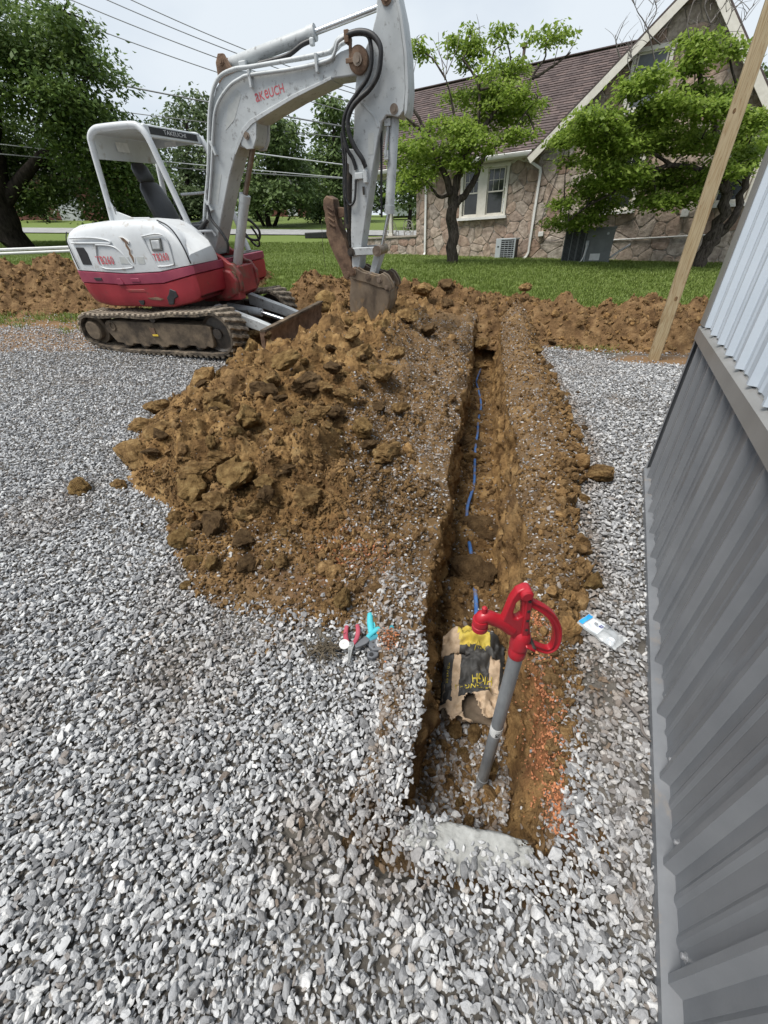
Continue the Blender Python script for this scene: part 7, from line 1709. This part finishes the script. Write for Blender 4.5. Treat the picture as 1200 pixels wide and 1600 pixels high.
# ------------------------------------------------------------------ blue water pipe in the trench
mat_blue = mat('blue_plastic_pipe', (.04, .13, .38), (.075, .20, .48), scale=20, rough=.5, dirt=(.20, .14, .09), dscale=7, damt=.46)
BP = [(.47, 1.30, -.50), (.485, 1.42, -.485), (.515, 1.53, -.475), (.565, 1.76, -.47), (.62, 2.2, -.475), (.66, 2.5, -.49), (.70, 2.72, -.47), (.775, 2.93, -.465), (.86, 3.18, -.465), (.985, 3.73, -.47), (1.065, 4.04, -.47), (1.14, 4.30, -.465), (1.26, 4.79, -.465), (1.40, 5.25, -.46), (1.52, 5.94, -.45), (1.60, 6.44, -.44), (1.90, 7.30, -.40), (2.0, 7.8, -.30)]
DIP = {3: .03, 5: .06, 8: .03, 12: .03}
BP = [(x, y, z + float(terr(x, y)) + .045 - DIP.get(i, 0)) for i, (x, y, z) in enumerate(BP)]
tag(MB().tube(catmull(BP, 6), .0138, 12).build('water_pipe', mat_blue, None, sharp=60), 'blue plastic water pipe running along the floor of the trench', 'pipe')

# ------------------------------------------------------------------ torn paper sack in the trench
mat_kraft = mat('brown_kraft_paper', (.40, .295, .20), (.50, .385, .27), scale=9, rough=.85, bump=.4, bscale=30, dirt=(.24, .16, .09), dscale=9, damt=.43)
mat_kblack = mat('charcoal_print_on_paper', (.028, .028, .028), (.055, .053, .05), scale=10, rough=.7, dirt=(.16, .115, .07), dscale=9, damt=.37)
mat_kyel = mat('yellow_print_on_paper', (.42, .31, .035), (.50, .39, .07), scale=8, rough=.75, dirt=(.26, .18, .08), dscale=9, damt=.36)
mat_kytext = mat('yellow_lettering', (.50, .40, .05), None, rough=.7)
mat_kdark = mat('dark_paper_inside', (.10, .075, .05), (.16, .12, .085), scale=9, rough=.9)
bag = tag(empty('paper_sack', (.40, 1.10, -.425)), 'torn and crumpled black, yellow and tan concrete mix sack lying in the trench', 'sack')
bag.scale = (1.14, 1.08, 1.1)
bag_rot = Matrix.Rotation(math.radians(-12), 3, 'Z')
def crumple(a, c, s, amp):
    return amp * (fbm(a * 2.6, c * 2.6, s=s, oct=3) * 1.4 + .8 * (1 - 2 * abs(fbm(a * 4.2 + 3, c * 4.2, s=s + 9, oct=3))) - .4)
def sack_sheet(name, u0, u1, v0, v1, base, zone, nx, ny, s, amp, mats, jag=0.0):
    """paper sheet laid over 'base(u, v)'; zone(u, v) names the print on it"""
    us, vs_ = np.linspace(u0, u1, nx), np.linspace(v0, v1, ny); Uq, Vq = np.meshgrid(us, vs_)
    Zq = base(Uq, Vq) + crumple(Uq * 9, Vq * 9, s, amp)
    Xq = Uq + .006 * fbm(Uq * 30, Vq * 30, s=s + 3); Yq = Vq + .006 * fbm(Uq * 30, Vq * 30, s=s + 4)
    if jag: Yq = Yq + jag * fbm(Uq * 28, 0 * Uq, s=s + 5) * sstep(v0 + .4 * (v1 - v0), v0, Vq)
    co = np.stack([Xq, Yq, Zq], -1).reshape(-1, 3) @ np.array(bag_rot).T
    idx = np.arange(nx * ny).reshape(ny, nx); fs = []; mi = []
    for j in range(ny - 1):
        for i in range(nx - 1):
            z_ = zone((us[i] + us[i + 1]) / 2, (vs_[j] + vs_[j + 1]) / 2)
            if z_ is None: continue
            fs.append((idx[j, i], idx[j, i + 1], idx[j + 1, i + 1], idx[j + 1, i])); mi.append(z_)
    me = bpy.data.meshes.new(name); me.from_pydata([tuple(c) for c in co], [], fs)
    for m in mats: me.materials.append(m)
    me.polygons.foreach_set('material_index', mi); me.polygons.foreach_set('use_smooth', [True] * len(fs)); me.update()
    o = bpy.data.objects.new(name, me); COL.objects.link(o); o.parent = bag
    md = o.modifiers.new('paper', 'SOLIDIFY'); md.thickness = .0012
    def surf(u, v, lift):
        z = base(u, v) + crumple(u * 9, v * 9, s, amp) + lift
        return np.stack([u + .006 * fbm(u * 30, v * 30, s=s + 3), v + .006 * fbm(u * 30, v * 30, s=s + 4), z], -1) @ np.array(bag_rot).T
    return o, surf
# body sheet, u across, v away from the camera
body_base = lambda u, v: .035 + .045 * np.exp(-((u - .02) / .09) ** 2) + .05 * sstep(.0, .12, v) - .035 * sstep(.10, .14, np.abs(u)) + .0 * v
def zone_body(u, v):
    if v < -.155 + .03 * math.sin(u * 37) + .02 * math.sin(u * 91): return None
    if math.hypot((u + .015) / .032, (v + .115) / .055) < 1: return None            # the tear
    if u < -.085 and v > -.06: return 1 if u < -.092 else 0
    if -.085 <= u < -.060: return 0
    if .068 < u < .108: return 0
    if u >= .108: return 0 if v < -.02 else 1
    if v < -.062 + .25 * (u + .02): return 0
    return 1
sh1, sf1 = sack_sheet('sack_body', -.135, .135, -.18, .115, body_base, zone_body, 44, 46, 211, .021, [mat_kraft, mat_kblack])
flap_base = lambda u, v: .085 + .075 * sstep(.09, .19, v) - .05 * sstep(.2, .27, v) + .02 * np.cos(u * 22) - .05 * sstep(.08, .14, np.abs(u + .01))
def zone_flap(u, v):
    if v > .26 - .5 * abs(u) * .4: return None
    if v < .105 + .12 * abs(u - .02): return None
    if u < -.075 - .2 * (v - .18): return 0
    if u > .065: return 1
    if v < .140 + .1 * (u + .05): return 1
    return 2
sh2, sf2 = sack_sheet('sack_top', -.145, .135, .09, .27, flap_base, zone_flap, 40, 30, 233, .024, [mat_kraft, mat_kblack, mat_kyel])
sack_in, _ = sack_sheet('sack_back', -.125, .125, -.15, .22, lambda u, v: .012 + 0 * u, lambda u, v: 0, 20, 24, 251, .016, [mat_kdark])
def drape_text(body, size, u, v, surf, m, turn=True, sx=1.0, rz=0.0):
    o = text_mesh('lettering', body, size, m, Matrix.Identity(4), bag, extrude=0.0, sx=sx)
    n_ = len(o.data.vertices); co = np.empty(n_ * 3); o.data.vertices.foreach_get('co', co); co = co.reshape(-1, 3)
    if turn: co[:, :2] *= -1                                   # the print lies upside down to the camera
    ca, sa = math.cos(rz), math.sin(rz); a, c = co[:, 0] * ca - co[:, 1] * sa, co[:, 0] * sa + co[:, 1] * ca
    o.data.vertices.foreach_set('co', surf(u + a, v + c, .0030).ravel()); o.data.update()
drape_text('HIGH', .040, .035, .018, sf1, mat_kytext, sx=.95, rz=.10)
drape_text('STRENGTH', .034, .0, -.02, sf1, mat_kytext, sx=.9, rz=.05)
drape_text('CONCRETE', .014, -.112, .045, sf1, mat_kytext, rz=1.5)
drape_text('MIX', .032, .02, .150, sf2, mat_kytext, rz=.1)
drape_text('HIGH STRENGTH', .012, -.02, .198, sf2, mat_kblack, rz=.15)
drape_text('CAUTION', .009, .03, .215, sf2, mat_kblack, rz=.1)

# ------------------------------------------------------------------ spilled cement at the near end
mat_cem = mat('grey_cement_powder', (.26, .262, .25), (.40, .405, .39), scale=12, rough=.98, bump=.6, bscale=60, bdist=.006, spec=.1)
q = np.linspace(-1.25, 1.25, 110); Aq, Bq = np.meshgrid(q, q)
Xc = .215 + .185 * Aq; Yc = .395 - .03 * Aq + .062 * Bq - .02 * np.exp(-((Aq + .15) / .25) ** 2)
ed = np.sqrt(Aq ** 2 + Bq ** 2) + .75 * fbm(Xc * 17, Yc * 17, s=261, oct=5, gain=.65)
uc, vc = uv_of(Xc, Yc)
Zc = .013 * sstep(1.02, .6, ed) - .006 + .005 * fbm(Xc * 40, Yc * 40, s=262) + .003 * lumps(Xc / .03, Yc / .03, 263) - .30 * sstep(.435, .52, vc)
cem = tag(grid_obj('cement_powder', Xc, Yc, Zc, mat_cem, (ed < 1.02)[:-1, :-1]), 'patch of pale grey cement powder spilled at the near end of the trench', 'cement', kind='stuff')

# ------------------------------------------------------------------ hand tools on the gravel
mat_pred = mat('red_grip_rubber', (.34, .045, .075), (.42, .08, .11), scale=20, rough=.5, dirt=(.25, .18, .15), dscale=20, damt=.3)
mat_teal = mat('turquoise_grip', (.055, .42, .50), (.09, .52, .58), scale=15, rough=.45, dirt=(.2, .25, .25), dscale=20, damt=.3)
mat_tealdk = mat('deep_turquoise_grip', (.03, .20, .26), (.05, .27, .33), scale=15, rough=.5)
mat_tool = mat('tool_steel', (.26, .26, .25), (.42, .42, .40), scale=20, rough=.4, metal=.6)
mat_cutter = mat('dark_grey_cast_tool', (.075, .08, .09), (.125, .13, .14), scale=10, rough=.5, dirt=(.25, .23, .2), dscale=14, damt=.32)
mat_brass = mat('dull_brass', (.20, .15, .08), (.30, .23, .12), scale=20, rough=.4, metal=.6)
def grip(name, pts_, r_, m, par, flat=.6):
    P_ = catmull(pts_, 6); k = len(P_); b_ = MB(); b_.tube(P_, [r_ * (.75 + .35 * math.sin(math.pi * min(1, .15 + .8 * i / k))) for i in range(k)], 10); o = b_.build(name, m, par, sharp=60); o.scale = (1, 1, flat); return o
pl = tag(empty('pliers', (-.165, 1.07, .032), math.radians(-2)), 'needle nose pliers with red handles lying open on the gravel', 'pliers')
grip('handle', [(-.022, .080, 0), (-.024, .050, 0), (-.020, .020, 0), (-.008, -.005, 0)], .0085, mat_pred, pl)
grip('handle', [(.018, .085, 0), (.023, .055, 0), (.020, .022, 0), (.008, -.005, 0)], .0085, mat_pred, pl)
MB().prism([(-.010, .004), (.010, .004), (.013, -.012), (.008, -.030), (.003, -.085), (.0008, -.088), (.0008, -.030), (-.0008, -.030), (-.0008, -.088), (-.003, -.085), (-.008, -.030), (-.013, -.012)], -.004, .005, 'z').build('jaw', mat_tool, pl, bev=.0012)
MB().lathe([(.008, 0), (.008, .002), (.005, .003)], 12, None, (0, -.010, .005)).build('rivet', mat_tool, pl, sharp=40)
p2 = tag(empty('pliers', (-.085, 1.085, .042), math.radians(-52)), 'pliers with long turquoise handles lying slantwise across the pipe cutter', 'pliers')
grip('handle', [(-.012, .105, 0), (-.013, .06, 0), (-.012, .02, 0), (-.006, -.01, 0)], .0095, mat_teal, p2)
grip('handle', [(.016, .100, 0), (.018, .06, .002), (.013, .02, .002), (.006, -.01, 0)], .0095, mat_tealdk, p2)
MB().prism([(-.012, -.006), (.012, -.006), (.015, -.025), (.010, -.050), (.004, -.066), (-.008, -.062), (-.014, -.030)], -.005, .006, 'z').build('jaw', mat_cutter, p2, bev=.002)
p3 = tag(empty('pipe_cutter', (-.062, 1.075, .03), math.radians(4)), 'ratcheting pipe cutter with turquoise handles and dark grey head', 'pipe cutter')
grip('handle', [(-.010, .135, 0), (-.012, .09, 0), (-.010, .04, 0), (-.006, .0, 0)], .0120, mat_teal, p3, .8)
grip('handle', [(.014, .138, 0), (.013, .09, 0), (.015, .04, 0), (.014, -.004, 0)], .0120, mat_teal, p3, .8)
MB().prism([(-.022, -.002), (.012, .012), (.036, -.012), (.040, -.030), (.020, -.048), (-.012, -.046), (-.026, -.026)], -.010, .014, 'z').build('head', mat_cutter, p3, bev=.004)
MB().prism([(-.030, -.040), (-.010, -.044), (.010, -.052), (.006, -.068), (-.016, -.076), (-.034, -.066)], -.008, .008, 'z').build('lower_jaw', mat_cutter, p3, bev=.004)
for (x, y) in ((-.008, -.014), (.012, -.026), (-.006, -.034), (.022, -.010)): MB().lathe([(.0032, 0), (.0032, .002), (.002, .003)], 8, None, (x, y, .0138)).build('screw', mat_grease, p3)
MB().lathe([(.008, 0), (.008, .003), (0, .003)], 12, None, (-.018, -.060, .0075)).build('hole', mat_black, p3)
rg = MB(); rg.lathe([(.010, 0), (.0135, 0), (.0135, .008), (.010, .008)], 20); rg = rg.build('brass_ring', mat_brass, None, sharp=40); rg.location = (-.012, 1.075, .03); rg.rotation_euler = (.15, .1, 0); tag(rg, 'small dull brass ring lying beside the dark pipe cutter head', 'ring')
cap_ = MB().lathe([(0, .002), (.006, .002), (.007, .004), (.021, .004), (.0225, 0), (.020, -.006), (0, -.006)], 22).build('white_disc', mat_label, None, sharp=40); cap_.location = (-.192, 1.06, .040); cap_.rotation_euler = (.2, .15, 0); tag(cap_, 'round white plastic cap on the gravel left of the red pliers', 'cap')
for e_ in (pl, p2, p3): e_.scale = (1.15, 1.15, 1.15)
# withered weeds beside the pliers, a stick by the wall
mat_weed = mat('withered_brown_stalks', (.055, .045, .03), (.15, .12, .08), scale=30, rough=.95)
wd = MB(); r = random.Random(17)
for _ in range(90):
    a = r.uniform(0, 6.283); x, y = -.275 + r.gauss(0, .030), 1.045 + r.gauss(0, .022); L_ = r.uniform(.03, .085)
    wd.tube([(x, y, .025 + r.uniform(0, .012)), (x + math.cos(a) * L_ * .5, y + math.sin(a) * L_ * .5, .035 + r.uniform(0, .018)), (x + math.cos(a) * L_, y + math.sin(a) * L_, .026 + r.uniform(0, .01))], [r.uniform(.0012, .0028)] * 2 + [.0008], 5, cap=False)
tag(wd.build('withered_weeds', mat_weed, None, sharp=60), 'flattened tangle of withered brown weeds on the gravel left of the pliers', 'weeds', kind='stuff')
tag(MB().tube(catmull([(.845, .78, .022), (.862, .71, .030), (.850, .66, .026), (.868, .62, .022)], 5), [.006] * 6 + [.005] * 6 + [.003] * 4, 8).build('stick', mat_twig, None, sharp=60), 'short dry stick lying on gravel by the base of the metal wall', 'stick')

# ------------------------------------------------------------------ plastic packet by the wall
mat_film = bpy.data.materials.new('clear_plastic_film'); mat_film.use_nodes = True; b = mat_film.node_tree.nodes['Principled BSDF']
b.inputs['Base Color'].default_value = (.82, .86, .88, 1); b.inputs['Roughness'].default_value = .12; b.inputs['Alpha'].default_value = .34; b.inputs['Specular IOR Level'].default_value = .8
mat_pblue = mat('bright_blue_print', (.02, .30, .72), (.04, .38, .80), scale=10, rough=.25)
mat_pwhite = mat('white_packet_card', (.66, .71, .76), (.76, .80, .84), scale=10, rough=.3)
mat_navy = mat('navy_print', (.03, .04, .22), None, rough=.4)
mat_fit = mat('grey_plastic_fitting', (.16, .17, .18), (.24, .25, .26), scale=8, rough=.45)
pk = tag(empty('plastic_packet', (.905, 1.075, .028), math.radians(-149)), 'clear plastic packet with blue header holding a grey pipe fitting, by the right bank', 'packet')
def film(u0, u1, v0, v1, zf, m, name, nx=16, ny=22, s=271, amp=.006):
    us, vs_ = np.meshgrid(np.linspace(u0, u1, nx), np.linspace(v0, v1, ny)); Z_ = zf(us, vs_) + amp * fbm(us * 45, vs_ * 45, s=s, oct=3)
    o = grid_obj(name, us + .003 * fbm(us * 40, vs_ * 40, s=s + 1), vs_ + .003 * fbm(us * 40, vs_ * 40, s=s + 2), Z_, m, None, None, True); o.parent = pk; return o
puff = lambda u, v: .010 + .026 * sstep(.05, -.04, -v + .02) * np.clip(1 - (u / .05) ** 2, 0, 1) * sstep(.10, .05, v)
film(-.046, .046, -.085, .088, puff, mat_film, 'film'); film(-.044, .044, -.085, .085, lambda u, v: .002 + 0 * u, mat_film, 'film_back', s=281)
film(-.036, .036, -.083, -.064, lambda u, v: puff(u, v) + .0015, mat_pblue, 'header', 14, 6, 271)
film(-.034, .034, -.062, .004, lambda u, v: puff(u, v) - .0035, mat_pwhite, 'card', 14, 14, 271)
text_mesh('lettering', 'JB', .020, mat_fit, frame((-.006, -.030, .0195), (-1, 0, 0), (0, -1, 0)), pk)
MB().box((-.012, -.010, .0165), (.016, .014, .001)).build('logo_patch', mat_navy, pk); text_mesh('lettering', 'E', .012, mat_label, frame((-.012, -.010, .0185), (-1, 0, 0), (0, -1, 0)), pk)
MB().tube(catmull([(-.024, .008, .014), (-.020, .040, .015), (.0, .058, .016), (.024, .056, .016)], 5), .0125, 14).build('elbow_fitting', mat_fit, pk, sharp=60)
MB().lathe([(.0125, 0), (.0165, .001), (.0165, .016), (.0125, .017)], 18, Matrix.Rotation(math.pi / 2, 3, 'Y'), (.016, .056, .016)).build('fitting_collar', mat_pwhite, pk, sharp=40)
MB().lathe([(.0125, 0), (.0160, .001), (.0160, .016), (.0125, .017)], 18, Matrix.Rotation(-math.pi / 2, 3, 'X'), (-.024, .0, .014)).build('fitting_collar', mat_fit, pk, sharp=40)

# ------------------------------------------------------------------ odds and ends farther off
mat_pvc = mat('white_plastic_pipe', (.62, .62, .60), (.72, .72, .70), scale=6, rough=.5)
zb = float(terr(-9.0, 12.6))
for k, (dx, dy, dz) in enumerate([(0, 0, 0), (.25, .12, .0), (.1, .06, .085)]):
    tag(MB().cyl((-10.1 + dx, 12.4 + dy, zb + .40 + dz), (-7.9 + dx, 12.9 + dy, zb + .40 + dz), .035, 10).build('white_pipe', mat_pvc, None, sharp=60), ['white plastic pipe on the far left earth bank, front one of the lower two', 'white plastic pipe on the far left earth bank, rear one of the lower two', 'white plastic pipe lying on top of two others on the far left earth bank'][k], 'pipe', 'white pipes on the far left bank')
zb = float(terr(-3.0, 27))
tag(MB().box((-3.0, 27, zb + .12), (1.5, .3, .30), Matrix.Rotation(.03, 3, 'Z')).build('kerb_block', mat_black, None, bev=.04), 'black rubber kerb block lying at the edge of the road beyond the thumb', 'kerb block')
tag(MB().tube([(-1.34, 13, float(terr(-1.34, 13)) - .05), (-1.36, 13, float(terr(-1.34, 13)) + .5), (-1.33, 13.02, float(terr(-1.34, 13)) + 1.05)], .006, 6).build('marker_wire', mat_grease, None, sharp=60), 'thin upright wire stake standing on the lawn left of the thumb', 'wire stake')
zy_ = float(terr(3.35, 7.75)) + .03
tag(MB().box((3.30, 7.65, zy_ + .03), (.16, .07, .05), Matrix.Rotation(.2, 3, 'Z')).build('yellow_wrapper', mat_yellow, None, bev=.015), 'small bright yellow wrapper lying at the foot of the long earth bank', 'wrapper')
